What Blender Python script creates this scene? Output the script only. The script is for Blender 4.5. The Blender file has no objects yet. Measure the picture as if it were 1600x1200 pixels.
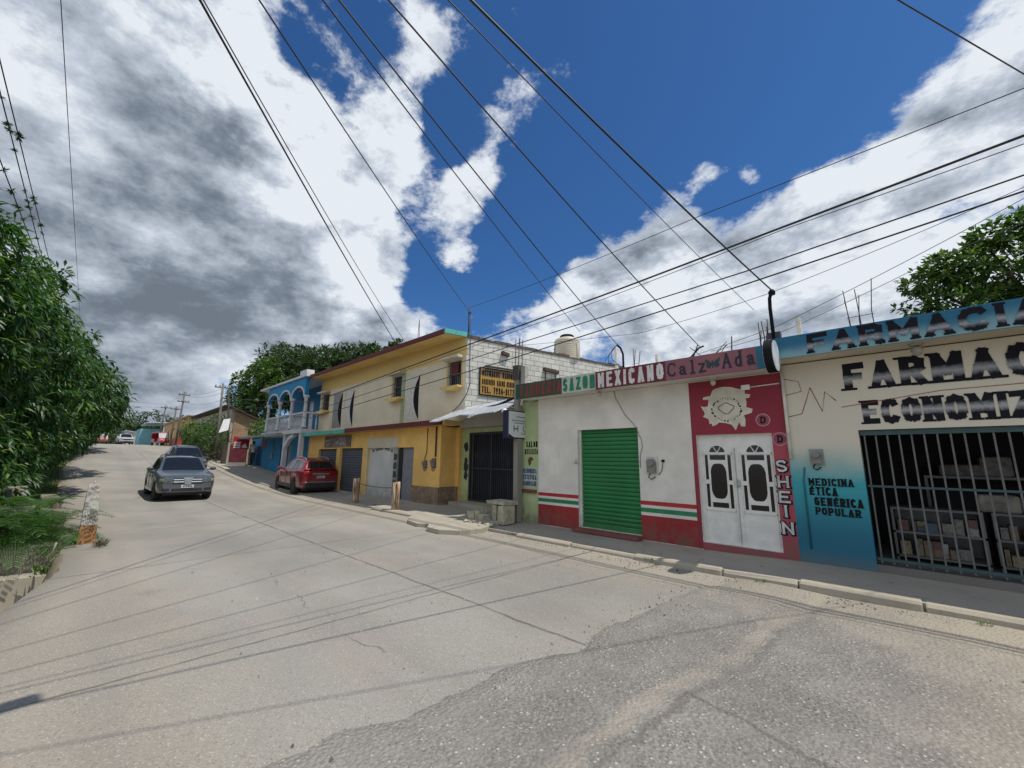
import bpy, bmesh, math, random
from mathutils import Vector, Matrix, noise as mnoise
R = math.radians
random.seed(11)
sc = bpy.context.scene
COL = sc.collection

# ---------------------------------------------------------------- camera
# the street runs along x (the shop fronts face -y), the camera stands in the junction
cam_d = bpy.data.cameras.new("Camera"); cam = bpy.data.objects.new("Camera", cam_d); COL.objects.link(cam)
AZ, PITCH, ROLL = R(45.97), R(10.4), 0.011
fwd = Vector((-math.cos(AZ)*math.cos(PITCH), math.sin(AZ)*math.cos(PITCH), math.sin(PITCH)))
rgt = Vector((math.sin(AZ), math.cos(AZ), 0.0)); upv = rgt.cross(fwd)
cr = rgt*math.cos(ROLL) + upv*math.sin(ROLL); cu = upv*math.cos(ROLL) - rgt*math.sin(ROLL)
m3 = Matrix((cr, cu, -fwd)).transposed()
cam.matrix_world = Matrix.Translation((0, 0, 1.7)) @ m3.to_4x4()
cam_d.sensor_width = 36.0; cam_d.lens = 14.4; cam_d.clip_start = 0.05; cam_d.clip_end = 6000
sc.camera = cam

# ---------------------------------------------------------------- world: clear sky with broken cumulus
SUN = Vector((0.414, 0.19, 1.0)).normalized()
SUN_EL = math.asin(SUN.z); SUN_ROT = math.atan2(SUN.x, SUN.y)
CLOUDS = [(-0.812,-0.121,0.571,0.250,1.00),(-0.842,0.017,0.539,0.287,1.00),(-0.951,-0.025,0.307,0.250,1.00),(-0.842,0.184,0.507,0.268,0.90),(-0.787,0.339,0.515,0.183,0.70),(-0.688,0.364,0.628,0.137,0.55),(-0.734,0.203,0.649,0.066,0.35),(-0.992,-0.062,0.110,0.216,1.00),(-0.902,0.281,0.328,0.223,0.80),(-0.807,0.416,0.418,0.084,0.40),(-0.830,0.470,0.301,0.162,0.80),(-0.902,0.357,0.245,0.153,0.60),(-0.628,0.521,0.578,0.082,0.72),(-0.694,0.527,0.491,0.089,0.74),(-0.612,0.503,0.610,0.060,0.60),(-0.703,0.552,0.448,0.059,0.50),(-0.557,0.302,0.774,0.073,0.46),(-0.529,0.366,0.765,0.076,0.44),(-0.582,0.348,0.735,0.056,0.38),(-0.437,0.442,0.784,0.049,0.44),(-0.475,0.464,0.748,0.046,0.36),(-0.667,0.320,0.673,0.059,0.30),(-0.507,0.516,0.691,0.069,0.58),(-0.442,0.530,0.724,0.057,0.52),(-0.387,0.539,0.748,0.041,0.50),(-0.546,0.499,0.673,0.038,0.36),(-0.512,0.751,0.417,0.062,0.62),(-0.474,0.701,0.533,0.036,0.50),(-0.440,0.750,0.494,0.028,0.45),(-0.735,0.522,0.432,0.044,0.45),(-0.217,0.793,0.569,0.048,0.62),(-0.290,0.795,0.533,0.083,0.66),(-0.139,0.813,0.565,0.045,0.55),(-0.153,0.787,0.598,0.031,0.50),(-0.158,0.822,0.547,0.030,0.45),(-0.362,0.819,0.446,0.110,0.60),(-0.462,0.795,0.393,0.124,0.60),(-0.597,0.725,0.344,0.137,0.70),(-0.346,0.870,0.352,0.181,0.90),(-0.077,0.874,0.480,0.065,0.55),(-0.180,0.889,0.422,0.147,0.80),(-0.033,0.915,0.403,0.138,0.90),(0.029,0.875,0.484,0.086,0.70),(0.098,0.856,0.508,0.094,0.85),(0.156,0.829,0.537,0.092,0.90),(0.145,0.876,0.460,0.089,0.80),(0.058,0.938,0.342,0.134,0.80),(-0.104,0.945,0.309,0.174,0.90),(-0.425,0.866,0.262,0.219,0.70),(0.136,0.962,0.238,0.103,0.60),(-0.686,0.686,0.241,0.093,0.40),(-0.994,0.084,0.065,0.172,0.60),(0.201,0.764,0.613,0.079,0.60),(-0.918,-0.186,0.350,0.220,1.00),(-0.683,-0.115,0.721,0.198,1.00),(-0.484,0.656,0.578,0.354,-0.35),(-0.166,0.711,0.683,0.274,-0.60),(-0.764,0.489,0.422,0.123,-0.80),(-0.625,0.446,0.641,0.064,-0.35),(-0.691,0.422,0.587,0.053,-0.30),(-0.815,0.457,0.356,0.058,-0.50),(-0.696,0.157,0.700,0.060,-0.45),(-0.724,0.259,0.640,0.075,-0.50),(-0.596,0.654,0.466,0.118,-0.50),(0.100,0.912,0.399,0.036,-0.70),(-0.219,0.838,0.500,0.049,-0.30),(-0.352,0.902,0.249,0.049,-0.25),(-0.508,0.808,0.297,0.075,-0.30),(-0.608,0.431,0.667,0.062,-0.50),(-0.736,0.431,0.521,0.055,-0.25),(-0.065,0.805,0.590,0.112,-0.40)]
SHADE = [(-0.948,0.013,0.319,0.192,1.00),(-0.931,0.127,0.342,0.172,1.00),(-0.925,-0.096,0.368,0.137,0.80),(-0.891,0.033,0.452,0.121,0.70),(-0.921,0.227,0.317,0.139,0.90),(-0.817,0.089,0.570,0.113,0.50),(-0.844,-0.097,0.528,0.122,0.75),(-0.818,-0.028,0.574,0.123,0.75),(-0.758,-0.006,0.652,0.095,0.50),(-0.990,0.007,0.142,0.139,0.80),(-0.979,-0.073,0.190,0.090,0.40),(-0.879,0.215,0.425,0.147,0.50),(-0.987,0.074,0.140,0.162,0.60),(-0.082,0.941,0.327,0.147,0.35),(-0.232,0.918,0.321,0.142,0.30),(-0.421,0.859,0.291,0.131,0.30),(0.125,0.960,0.251,0.096,0.40),(0.136,0.853,0.504,0.073,0.25),(-0.928,0.316,0.198,0.135,0.30),(-0.742,0.055,0.668,0.120,-0.50),(-0.774,0.154,0.614,0.129,-0.50),(-0.770,0.328,0.547,0.154,-0.50),(-0.968,-0.060,0.244,0.055,-0.50),(-0.889,-0.067,0.454,0.035,-0.50),(-0.809,-0.000,0.588,0.027,-0.50),(-0.802,0.047,0.595,0.039,-0.50),(-0.812,-0.121,0.571,0.045,-0.35),(-0.967,0.068,0.245,0.043,-0.50),(-0.966,0.149,0.213,0.059,-0.40)]

wd = bpy.data.worlds.new("World"); sc.world = wd; wd.use_nodes = True
nt = wd.node_tree; nt.nodes.clear()
def N(t, **kw):
    n = nt.nodes.new(t)
    for k, v in kw.items(): setattr(n, k, v)
    return n
def L(a, b): nt.links.new(a, b)
def M(op, a, b=None, c=None, clamp=False):
    n = N('ShaderNodeMath', operation=op); n.use_clamp = clamp
    for i, v in enumerate((a, b, c)):
        if v is None: continue
        if isinstance(v, (int, float)): n.inputs[i].default_value = v
        else: L(v, n.inputs[i])
    return n.outputs[0]
def SM(v, a, b, lo=0.0, hi=1.0):
    n = N('ShaderNodeMapRange', interpolation_type='SMOOTHSTEP')
    L(v, n.inputs[0])
    for i, x in enumerate((a, b, lo, hi)): n.inputs[1+i].default_value = x
    return n.outputs[0]
def MIX(f, a, b, mode='MIX'):
    n = N('ShaderNodeMix', data_type='RGBA', blend_type=mode)
    for s, v in ((n.inputs[0], f), (n.inputs[6], a), (n.inputs[7], b)):
        if isinstance(v, (int, float)): s.default_value = v
        elif isinstance(v, tuple): s.default_value = (*v, 1)
        else: L(v, s)
    return n.outputs[2]
sky = N('ShaderNodeTexSky', sky_type='NISHITA')
sky.sun_disc = False; sky.sun_elevation = SUN_EL; sky.sun_rotation = SUN_ROT
sky.air_density = 1.0; sky.dust_density = 0.6; sky.ozone_density = 3.0; sky.altitude = 600
tc = N('ShaderNodeTexCoord')
DIR = tc.outputs['Generated']
wn = N('ShaderNodeTexNoise'); wn.inputs['Scale'].default_value = 5.0; wn.inputs['Detail'].default_value = 5; wn.inputs['Roughness'].default_value = 0.6
L(DIR, wn.inputs['Vector'])
def VM(op, a, b):
    n = N('ShaderNodeVectorMath', operation=op)
    for i, v in enumerate((a, b)):
        if isinstance(v, tuple): n.inputs[i].default_value = v
        else: L(v, n.inputs[i])
    return n
wv = VM('SUBTRACT', wn.outputs['Color'], (0.5, 0.5, 0.5)).outputs[0]
wsc = N('ShaderNodeVectorMath', operation='SCALE'); L(wv, wsc.inputs[0]); wsc.inputs[3].default_value = 0.10
WARP = VM('ADD', DIR, wsc.outputs[0]).outputs[0]
def field(blobs):
    acc = None
    for x, y, z, r, w in blobs:
        d = VM('DISTANCE', WARP, (x, y, z)).outputs['Value']
        s = SM(d, 0.0, r*1.45, w, 0.0)
        acc = s if acc is None else M('ADD', acc, s)
    return acc
def fbm(vec, scale, detail, rough, stretch=1.7):
    mp = N('ShaderNodeMapping'); mp.inputs['Scale'].default_value = (1, 1, stretch); L(vec, mp.inputs[0])
    n = N('ShaderNodeTexNoise'); n.inputs['Scale'].default_value = scale; n.inputs['Detail'].default_value = detail
    n.inputs['Roughness'].default_value = rough; L(mp.outputs[0], n.inputs['Vector'])
    return n.outputs['Fac']
cov = field(CLOUDS); drk = field(SHADE)
# unseen bright clouds added behind the camera to lift the shaded shop fronts
FILL_CLOUDS = [(0.35, -0.85, 0.40, 0.75, 1.1), (-0.45, -0.80, 0.40, 0.62, 1.0), (0.85, -0.35, 0.40, 0.62, 1.0)]
fill_clouds = field(FILL_CLOUDS); cov = M('ADD', cov, fill_clouds)
n1 = fbm(DIR, 7.0, 10, 0.66)
off = VM('ADD', DIR, (0.035*SUN.x+0.01, 0.035*SUN.y, 0.035)).outputs[0]
n2 = fbm(off, 6.0, 5, 0.6)
n3 = fbm(DIR, 4.2, 5, 0.5, 2.4)
n1c = M('MULTIPLY', M('SUBTRACT', n1, 0.5), 1.9)
nh = fbm(DIR, 21.0, 6, 0.68)
n1c = M('ADD', n1c, M('MULTIPLY', M('SUBTRACT', nh, 0.5), 0.85))
dens = M('ADD', cov, n1c)
mask = SM(dens, 0.22, 0.74)
relief = M('ADD', M('MULTIPLY', M('SUBTRACT', n1, n2), SM(drk, 0.2, 1.2, 2.4, 1.7)), M('MULTIPLY', M('SUBTRACT', nh, 0.5), 0.45))
thick = M('ADD', M('ADD', M('MULTIPLY', drk, 0.29), 0.22), M('MULTIPLY', M('SUBTRACT', n3, 0.5), 1.7))
shade = M('SUBTRACT', thick, relief, clamp=True)
edge = SM(dens, 0.25, 1.1, 0.15, 1.0)
shade = M('MULTIPLY', shade, edge)
ramp = N('ShaderNodeValToRGB'); L(shade, ramp.inputs[0])
ramp.color_ramp.elements[0].color = (0.74, 0.785, 0.84, 1); ramp.color_ramp.elements[1].color = (0.15, 0.18, 0.225, 1)
e = ramp.color_ramp.elements.new(0.3); e.color = (0.48, 0.535, 0.62, 1)
e = ramp.color_ramp.elements.new(0.55); e.color = (0.34, 0.385, 0.455, 1)
e = ramp.color_ramp.elements.new(0.8); e.color = (0.20, 0.24, 0.295, 1)
sepn = N('ShaderNodeSeparateXYZ'); L(DIR, sepn.inputs[0])
SKY_STRENGTH = 0.10
blue = MIX(1.0, sky.outputs[0], (0.35, 0.66, 0.96), 'MULTIPLY')
gain = SM(fill_clouds, 0.15, 0.8, 1.0/SKY_STRENGTH, 1.15/SKY_STRENGTH)  # extra brightness for the added clouds out of view
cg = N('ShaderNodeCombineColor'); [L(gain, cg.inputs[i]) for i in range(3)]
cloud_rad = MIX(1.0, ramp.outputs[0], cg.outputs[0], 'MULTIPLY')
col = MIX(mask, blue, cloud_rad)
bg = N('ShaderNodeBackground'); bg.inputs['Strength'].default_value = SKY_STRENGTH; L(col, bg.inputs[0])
wo = N('ShaderNodeOutputWorld'); L(bg.outputs[0], wo.inputs[0])
wd.cycles.sampling_method = 'MANUAL'; wd.cycles.sample_map_resolution = 512

# ---------------------------------------------------------------- sun
sl = bpy.data.lights.new("Sun", 'SUN'); sl.energy = 3.9; sl.angle = R(0.53); sl.color = (1.0, 0.95, 0.87)
so = bpy.data.objects.new("Sun", sl); COL.objects.link(so)
so.rotation_euler = SUN.to_track_quat('Z', 'Y').to_euler(); so.location = SUN*200
sc.view_settings.view_transform = 'Standard'; sc.view_settings.look = 'None'
sc.view_settings.exposure = 0.10; sc.view_settings.gamma = 1.0
sc.cycles.max_bounces = 6; sc.cycles.transparent_max_bounces = 6

# ================================================================ materials
MATS = {}
def nodemat(name):
    m = bpy.data.materials.new(name); m.use_nodes = True
    t = m.node_tree; b = t.nodes["Principled BSDF"]
    return m, t, b
class MT:
    """small wrapper for building node trees"""
    def __init__(s, name):
        s.m, s.t, s.b = nodemat(name)
        s.tc = s.t.nodes.new('ShaderNodeTexCoord')
        g = s.t.nodes.new('ShaderNodeNewGeometry'); s.pos = g.outputs['Position']; s.isl = g.outputs['Random Per Island']
    def node(s, typ, **kw):
        n = s.t.nodes.new(typ)
        for k, v in kw.items(): setattr(n, k, v)
        return n
    def set(s, sock, v):
        if isinstance(v, (int, float)): sock.default_value = v
        elif isinstance(v, tuple): sock.default_value = (*v, 1) if len(v) == 3 and sock.type == 'RGBA' else v
        else: s.t.links.new(v, sock)
    def noise(s, scale, detail=4, rough=0.55, vec=None, sc3=None, dist=0.0):
        n = s.node('ShaderNodeTexNoise'); n.inputs['Scale'].default_value = scale; n.inputs['Detail'].default_value = detail
        n.inputs['Roughness'].default_value = rough; n.inputs['Distortion'].default_value = dist
        v = vec or s.pos
        if sc3:
            mp = s.node('ShaderNodeMapping'); mp.inputs['Scale'].default_value = sc3; s.t.links.new(v, mp.inputs[0]); v = mp.outputs[0]
        s.t.links.new(v, n.inputs['Vector']); return n.outputs['Fac']
    def vor(s, scale, feature='F1', vec=None):
        n = s.node('ShaderNodeTexVoronoi', feature=feature); n.inputs['Scale'].default_value = scale
        s.t.links.new(vec or s.pos, n.inputs['Vector']); return n
    def math(s, op, a, b=None, clamp=False):
        n = s.node('ShaderNodeMath', operation=op); n.use_clamp = clamp
        s.set(n.inputs[0], a)
        if b is not None: s.set(n.inputs[1], b)
        return n.outputs[0]
    def sm(s, v, a, b, lo=0.0, hi=1.0):
        n = s.node('ShaderNodeMapRange', interpolation_type='SMOOTHSTEP'); s.set(n.inputs[0], v)
        for i, x in enumerate((a, b, lo, hi)): n.inputs[1+i].default_value = x
        return n.outputs[0]
    def mix(s, f, a, b, mode='MIX'):
        n = s.node('ShaderNodeMix', data_type='RGBA', blend_type=mode)
        s.set(n.inputs[0], f); s.set(n.inputs[6], a); s.set(n.inputs[7], b); return n.outputs[2]
    def xyz(s, v=None):
        n = s.node('ShaderNodeSeparateXYZ'); s.t.links.new(v or s.pos, n.inputs[0]); return n.outputs
    def bump(s, h, strength=0.3, dist=0.01):
        n = s.node('ShaderNodeBump'); n.inputs['Strength'].default_value = strength; n.inputs['Distance'].default_value = dist
        s.set(n.inputs['Height'], h); s.t.links.new(n.outputs[0], s.b.inputs['Normal'])
    def out(s, col, rough=0.8, metal=0.0, spec=None):
        s.set(s.b.inputs['Base Color'], col); s.set(s.b.inputs['Roughness'], rough); s.b.inputs['Metallic'].default_value = metal
        if spec is not None: s.b.inputs['Specular IOR Level'].default_value = spec
        return s.m
def wallpaint(name, c, dirt=(0.16, 0.13, 0.10), amt=0.35, rough=0.75, streak=True, base_z=None, bump=0.15):
    """painted plaster: blotches, rain streaks, splash dirt near the foot of the wall"""
    k = MT(name)
    n = k.noise(1.3, 5, 0.6); n2 = k.noise(11, 4, 0.6)
    col = k.mix(k.sm(n, 0.35, 0.7), tuple(x*0.86 for x in c), tuple(min(1, x*1.06) for x in c))
    col = k.mix(k.sm(k.noise(3.7, 6, 0.7), 0.56, 0.66, 0, 0.22), col, tuple(x*0.74+y*0.2 for x, y in zip(c, dirt)))
    col = k.mix(k.sm(n2, 0.55, 0.8, 0, 0.25), col, tuple(x*0.8 for x in c))
    if streak:
        st = k.noise(2.0, 4, 0.6, sc3=(5, 5, 0.35))
        col = k.mix(k.sm(st, 0.56, 0.78, 0, amt), col, dirt)
    if base_z is not None:
        z = k.xyz()[2]
        f = k.math('MULTIPLY', k.sm(z, base_z, base_z+0.65, 1, 0), k.sm(k.noise(5, 5, 0.65), 0.38, 0.62, 0.12, 0.9))
        col = k.mix(f, col, dirt)
    k.bump(k.noise(60, 3, 0.6), bump, 0.004)
    return k.out(col, rough)
def plain(name, c, rough=0.6, metal=0.0, var=0.15, scale=6, bump=0.0, spec=None):
    k = MT(name); n = k.noise(scale, 4, 0.6)
    col = k.mix(k.sm(n, 0.3, 0.75), tuple(x*(1-var) for x in c), tuple(min(1, x*(1+var)) for x in c))
    if bump: k.bump(k.noise(scale*6, 3, 0.6), bump, 0.005)
    return k.out(col, rough, metal, spec)
def concrete(name, c, speck=0.5, scale=1.0, stain=(0.2, 0.17, 0.13), rough=0.9, bump=0.4):
    k = MT(name)
    big = k.noise(0.35*scale, 5, 0.6); mid = k.noise(2.2*scale, 5, 0.65); fine = k.noise(45*scale, 3, 0.7)
    col = k.mix(k.sm(big, 0.35, 0.65), tuple(x*0.88 for x in c), tuple(x*1.08 for x in c))
    col = k.mix(k.sm(mid, 0.5, 0.75, 0, 0.35), col, stain)
    col = k.mix(k.sm(fine, 0.52, 0.72, 0, speck), col, tuple(x*0.55 for x in c))
    k.bump(k.math('ADD', fine, k.math('MULTIPLY', mid, 1.5)), bump, 0.01)
    return k.out(col, rough)

# ================================================================ mesh helpers
class MB:
    def __init__(s): s.v = []; s.f = []; s.smooth = []
    def add(s, vs, fs, M4=None, smooth=False):
        o = len(s.v)
        for p in vs:
            p = Vector(p)
            s.v.append(tuple(M4 @ p) if M4 is not None else tuple(p))
        for f in fs: s.f.append(tuple(i+o for i in f)); s.smooth.append(smooth)
        return s
    def box(s, x0, x1, y0, y1, z0, z1, M4=None):
        vs = [(x, y, z) for z in (z0, z1) for y in (y0, y1) for x in (x0, x1)]
        return s.add(vs, [(0,2,3,1),(4,5,7,6),(0,1,5,4),(2,6,7,3),(0,4,6,2),(1,3,7,5)], M4)
    def prism(s, pts, h0, h1, axis='z', M4=None):
        """extrude a 2-D polygon; axis z: pts are (x,y); axis y: pts are (x,z); axis x: pts are (y,z)"""
        n = len(pts)
        def mk(p, h): return {'z': (p[0], p[1], h), 'y': (p[0], h, p[1]), 'x': (h, p[0], p[1])}[axis]
        vs = [mk(p, h0) for p in pts] + [mk(p, h1) for p in pts]
        fs = [tuple(range(n))[::-1], tuple(range(n, 2*n))] + [(i, (i+1) % n, n+(i+1) % n, n+i) for i in range(n)]
        return s.add(vs, fs, M4)
    def cyl(s, p, q, r0, r1=None, n=10, caps=True, smooth=True):
        p = Vector(p); q = Vector(q); r1 = r0 if r1 is None else r1
        d = (q-p).normalized(); a = d.orthogonal().normalized(); b = d.cross(a)
        vs = [];
        for c, r in ((p, r0), (q, r1)):
            for i in range(n):
                t = 2*math.pi*i/n; vs.append(c + (a*math.cos(t)+b*math.sin(t))*r)
        fs = [(i, (i+1) % n, n+(i+1) % n, n+i) for i in range(n)]
        s.add(vs, fs, smooth=smooth)
        if caps: s.add(vs, [tuple(range(n))[::-1], tuple(range(n, 2*n))])
        return s
    def tube(s, pts, r, n=6, r1=None):
        pts = [Vector(p) for p in pts]; vs = []; fs = []
        m = len(pts)
        up = None
        for j, p in enumerate(pts):
            d = (pts[min(j+1, m-1)] - pts[max(j-1, 0)]).normalized()
            if up is None: up = d.orthogonal().normalized()
            a = (up - d*up.dot(d)).normalized(); up = a; b = d.cross(a)
            rr = r if r1 is None else r + (r1-r)*j/(m-1)
            for i in range(n):
                t = 2*math.pi*i/n; vs.append(p + (a*math.cos(t)+b*math.sin(t))*rr)
        for j in range(m-1):
            for i in range(n): fs.append((j*n+i, j*n+(i+1) % n, (j+1)*n+(i+1) % n, (j+1)*n+i))
        fs += [tuple(range(n))[::-1], tuple(range((m-1)*n, m*n))]
        return s.add(vs, fs, smooth=True)
    def lathe(s, prof, c=(0, 0, 0), n=16, M4=None):
        vs = []; fs = []
        for r, z in prof:
            for i in range(n):
                t = 2*math.pi*i/n; vs.append((c[0]+r*math.cos(t), c[1]+r*math.sin(t), c[2]+z))
        m = len(prof)
        for j in range(m-1):
            for i in range(n): fs.append((j*n+i, j*n+(i+1) % n, (j+1)*n+(i+1) % n, (j+1)*n+i))
        fs += [tuple(range(n))[::-1], tuple(range((m-1)*n, m*n))]
        return s.add(vs, fs, M4, smooth=True)
    def grid(s, P, smooth=True, M4=None):
        """P[i][j] rows of points"""
        n, m = len(P), len(P[0]); vs = [p for row in P for p in row]
        fs = [(i*m+j, i*m+j+1, (i+1)*m+j+1, (i+1)*m+j) for i in range(n-1) for j in range(m-1)]
        return s.add(vs, fs, M4, smooth)
    def rock(s, c, rx, ry, rz, seed=0, sub=2, amp=0.25):
        bm = bmesh.new(); bmesh.ops.create_icosphere(bm, subdivisions=sub, radius=1)
        vs = []
        for v in bm.verts:
            k = 1+amp*mnoise.noise(v.co*1.4+Vector((seed*3.1, seed*1.7, 0)))*1.6
            vs.append((c[0]+v.co.x*rx*k, c[1]+v.co.y*ry*k, c[2]+v.co.z*rz*k))
        fs = [tuple(v.index for v in f.verts) for f in bm.faces]; bm.free()
        return s.add(vs, fs)
    def build(s, name, mat, parent=None, local=False, bevel=0.0):
        me = bpy.data.meshes.new(name)
        v = s.v
        if parent is not None and not local:
            r = parent
            while r.parent is not None: r = r.parent
            o = r.location; v = [(a[0]-o.x, a[1]-o.y, a[2]-o.z) for a in v]
        me.from_pydata([tuple(a) for a in v], [], s.f); me.validate()
        if len(me.polygons) == len(s.smooth): me.polygons.foreach_set('use_smooth', s.smooth)
        if mat is not None: me.materials.append(mat)
        bm = bmesh.new(); bm.from_mesh(me); bmesh.ops.recalc_face_normals(bm, faces=bm.faces) ; bm.to_mesh(me); bm.free()
        o = bpy.data.objects.new(name, me); COL.objects.link(o)
        if parent is not None: o.parent = parent
        if bevel:
            b = o.modifiers.new('bevel', 'BEVEL'); b.width = bevel; b.segments = 2; b.limit_method = 'ANGLE'; b.angle_limit = R(50)
        return o
def tag(o, label, cat, group=None, kind=None):
    o['label'] = label; o['category'] = cat
    if group: o['group'] = group
    if kind: o['kind'] = kind
    return o
def structure(o): o['kind'] = 'structure'; return o
def thing(name, label, cat, loc=(0, 0, 0), rz=0.0, group=None):
    e = bpy.data.objects.new(name, None); COL.objects.link(e); e.location = loc; e.rotation_euler = (0, 0, rz); e.empty_display_size = 0.2
    return tag(e, label, cat, group)
def dup(o, loc, rz, label, group=None):
    def cp(a, par):
        c = a.copy(); COL.objects.link(c); c.parent = par
        for ch in a.children: cp(ch, c)
        return c
    c = cp(o, None); c.location = loc; c.rotation_euler = (0, 0, rz); c['label'] = label
    if group: c['group'] = group
    return c
def lerp_table(t, x):
    if x <= t[0][0]: return t[0][1]
    for (a, b), (c, d) in zip(t, t[1:]):
        if x <= c: return b+(d-b)*(x-a)/(c-a)
    return t[-1][1]

# ================================================================ ground, road, pavement
ZT = [(-900, 6), (-400, 4.6), (-130, 3.95), (-110, 3.72), (-90, 3.36), (-75, 3.02), (-65, 2.8), (-56, 2.42), (-48, 1.95), (-42, 1.42), (-36, 0.9), (-30, 0.47), (-24, 0.13), (-19, 0.0), (60, 0.0)]
def zr(x):
    return sum(lerp_table(ZT, x+d) for d in (-2, -1, 0, 1, 2))/5
LT = [(-130, 0.9), (-60, 0.5), (-50, 0.1), (-35, -0.55), (-20, -0.25), (-12, 0.02), (-9.4, 0.03), (-7.3, -0.36), (-5, -0.75), (-3, -1.2), (8, -3)]
def yl(x): return lerp_table(LT, x)
def frange(a, b, st):
    n = max(1, int(round((b-a)/st))); return [a+(b-a)*i/n for i in range(n+1)]
def sstep(x, a, b):
    t = max(0.0, min(1.0, (x-a)/(b-a))); return t*t*(3-2*t)
def zg(x, y):
    z = zr(x) - 0.03
    if y < yl(x)-0.05:
        d = yl(x)-y
        if -11.9 < x < -2.0: z -= 0.95*sstep(d, 0.03, 0.32)*sstep(x, -11.9, -11.75)*sstep(-x, 2.0, 4.0)
        else: z -= 0.35*sstep(d, 0.3, 2.5)
        z += 0.06*mnoise.noise(Vector((x*1.3, y*1.3, 0)))
    if y > 8.6: z += 0.0
    return z
# earth: one sheet to the horizon
k = MT('earth')
n = k.noise(0.5, 5, 0.6); n2 = k.noise(4, 5, 0.65); n3 = k.noise(30, 3, 0.7)
c = k.mix(k.sm(n2, 0.35, 0.7), (0.17, 0.135, 0.09), (0.27, 0.22, 0.155))
c = k.mix(k.sm(n, 0.45, 0.65, 0, 0.7), c, (0.07, 0.085, 0.03))
c = k.mix(k.sm(n3, 0.5, 0.75, 0, 0.5), c, (0.1, 0.08, 0.055))
k.bump(k.math('ADD', n3, n2), 0.5, 0.03); MATS['earth'] = k.out(c, 0.95)
xs = [-3000, -1500, -900, -600, -400, -250, -180] + frange(-140, -24, 4) + frange(-22, 4, 0.2) + [6, 10, 20, 60, 200, 600, 3000]
ys = [-3000, -1000, -400, -150, -60, -30, -15] + frange(-10, -3, 1) + frange(-2.7, 1.0, 0.1) + [2, 4, 6, 7, 8, 9, 10, 14, 20, 40, 80, 200, 500, 1500, 3000]
b = MB(); b.grid([[(x, y, zg(x, y)) for y in ys] for x in xs]); structure(b.build('ground', MATS['earth']))

# road: old broom-finished concrete
k = MT('road_concrete')
X, Y_, Z_ = k.xyz()
big = k.noise(0.28, 5, 0.6); mid = k.noise(1.7, 6, 0.65); peb = k.noise(48, 4, 0.8); peb2 = k.noise(70, 3, 0.75)
lon = k.noise(1.0, 5, 0.6, sc3=(0.25, 2.2, 1))
c = k.mix(k.sm(big, 0.35, 0.65), (0.215, 0.207, 0.182), (0.305, 0.292, 0.256))
c = k.mix(k.sm(lon, 0.45, 0.75, 0, 0.3), c, (0.36, 0.33, 0.275))
c = k.mix(k.sm(mid, 0.52, 0.8, 0, 0.45), c, (0.225, 0.20, 0.165))
# dusty, yellowish borders
yn = k.math('ADD', Y_, k.math('MULTIPLY', k.math('SUBTRACT', mid, 0.5), 1.6))
bord = k.math('MAXIMUM', k.sm(yn, 0.5, 1.5, 1, 0), k.sm(yn, 5.0, 6.6, 0, 1))
c = k.mix(k.math('MULTIPLY', bord, 0.42), c, (0.35, 0.295, 0.215))
far = k.sm(X, -60, -12, 1, 0); c = k.mix(k.math('MULTIPLY', far, 0.35), c, (0.34, 0.30, 0.24))
# each slab cured a little differently; tyre lanes and old oil drips
cell = k.node('ShaderNodeTexWhiteNoise', noise_dimensions='2D'); cv = k.node('ShaderNodeCombineXYZ'); k.set(cv.inputs[0], k.math('FLOOR', k.math('DIVIDE', k.math('ADD', X, 101.2), 4.2))); k.set(cv.inputs[1], k.math('GREATER_THAN', Y_, 3.5)); k.t.links.new(cv.outputs[0], cell.inputs['Vector'])
c = k.mix(k.math('MULTIPLY', cell.outputs['Value'], 0.30), c, (0.20, 0.195, 0.175))
c = k.mix(k.sm(k.noise(0.9, 3, 0.5, sc3=(0.7, 1, 1)), 0.52, 0.66, 0, 0.22), c, (0.34, 0.27, 0.215))
lane = k.math('MULTIPLY', k.sm(k.math('ABSOLUTE', k.math('SUBTRACT', k.math('PINGPONG', k.math('ADD', Y_, k.math('MULTIPLY', big, 0.8)), 1.75), 0.9)), 0.1, 0.5, 1, 0), k.sm(lon, 0.35, 0.65, 0.1, 0.4))
c = k.mix(lane, c, (0.19, 0.178, 0.155))
oil = k.vor(0.55); c = k.mix(k.math('MULTIPLY', k.sm(k.math('ADD', oil.outputs['Distance'], k.math('MULTIPLY', mid, 0.2)), 0.14, 0.24, 1, 0), 0.35), c, (0.10, 0.093, 0.08))
# exposed aggregate, strongest near the junction
near = k.sm(X, -13, -4, 0.25, 1)
pvc_ = k.node('ShaderNodeSeparateColor'); pv_ = k.vor(52); k.set(pvc_.inputs[0], pv_.outputs['Color']); small = k.sm(pv_.outputs['Distance'], 0.20, 0.34, 1, 0)
pv2 = k.vor(95); pc2 = k.node('ShaderNodeSeparateColor'); k.set(pc2.inputs[0], pv2.outputs['Color'])
c = k.mix(k.math('MULTIPLY', k.math('MULTIPLY', small, k.math('GREATER_THAN', pvc_.outputs[0], 0.80)), k.math('MULTIPLY', near, 0.75)), c, (0.13, 0.115, 0.10))
c = k.mix(k.math('MULTIPLY', k.math('MULTIPLY', small, k.math('LESS_THAN', pvc_.outputs[0], 0.12)), k.math('MULTIPLY', near, 0.8)), c, (0.52, 0.49, 0.44))
c = k.mix(k.math('MULTIPLY', k.sm(pc2.outputs[1], 0.2, 0.9), k.math('MULTIPLY', near, 0.22)), c, (0.17, 0.155, 0.13))
c = k.mix(k.math('MULTIPLY', k.sm(peb2, 0.57, 0.72), k.math('MULTIPLY', near, 0.8)), c, (0.52, 0.50, 0.45))
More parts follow.
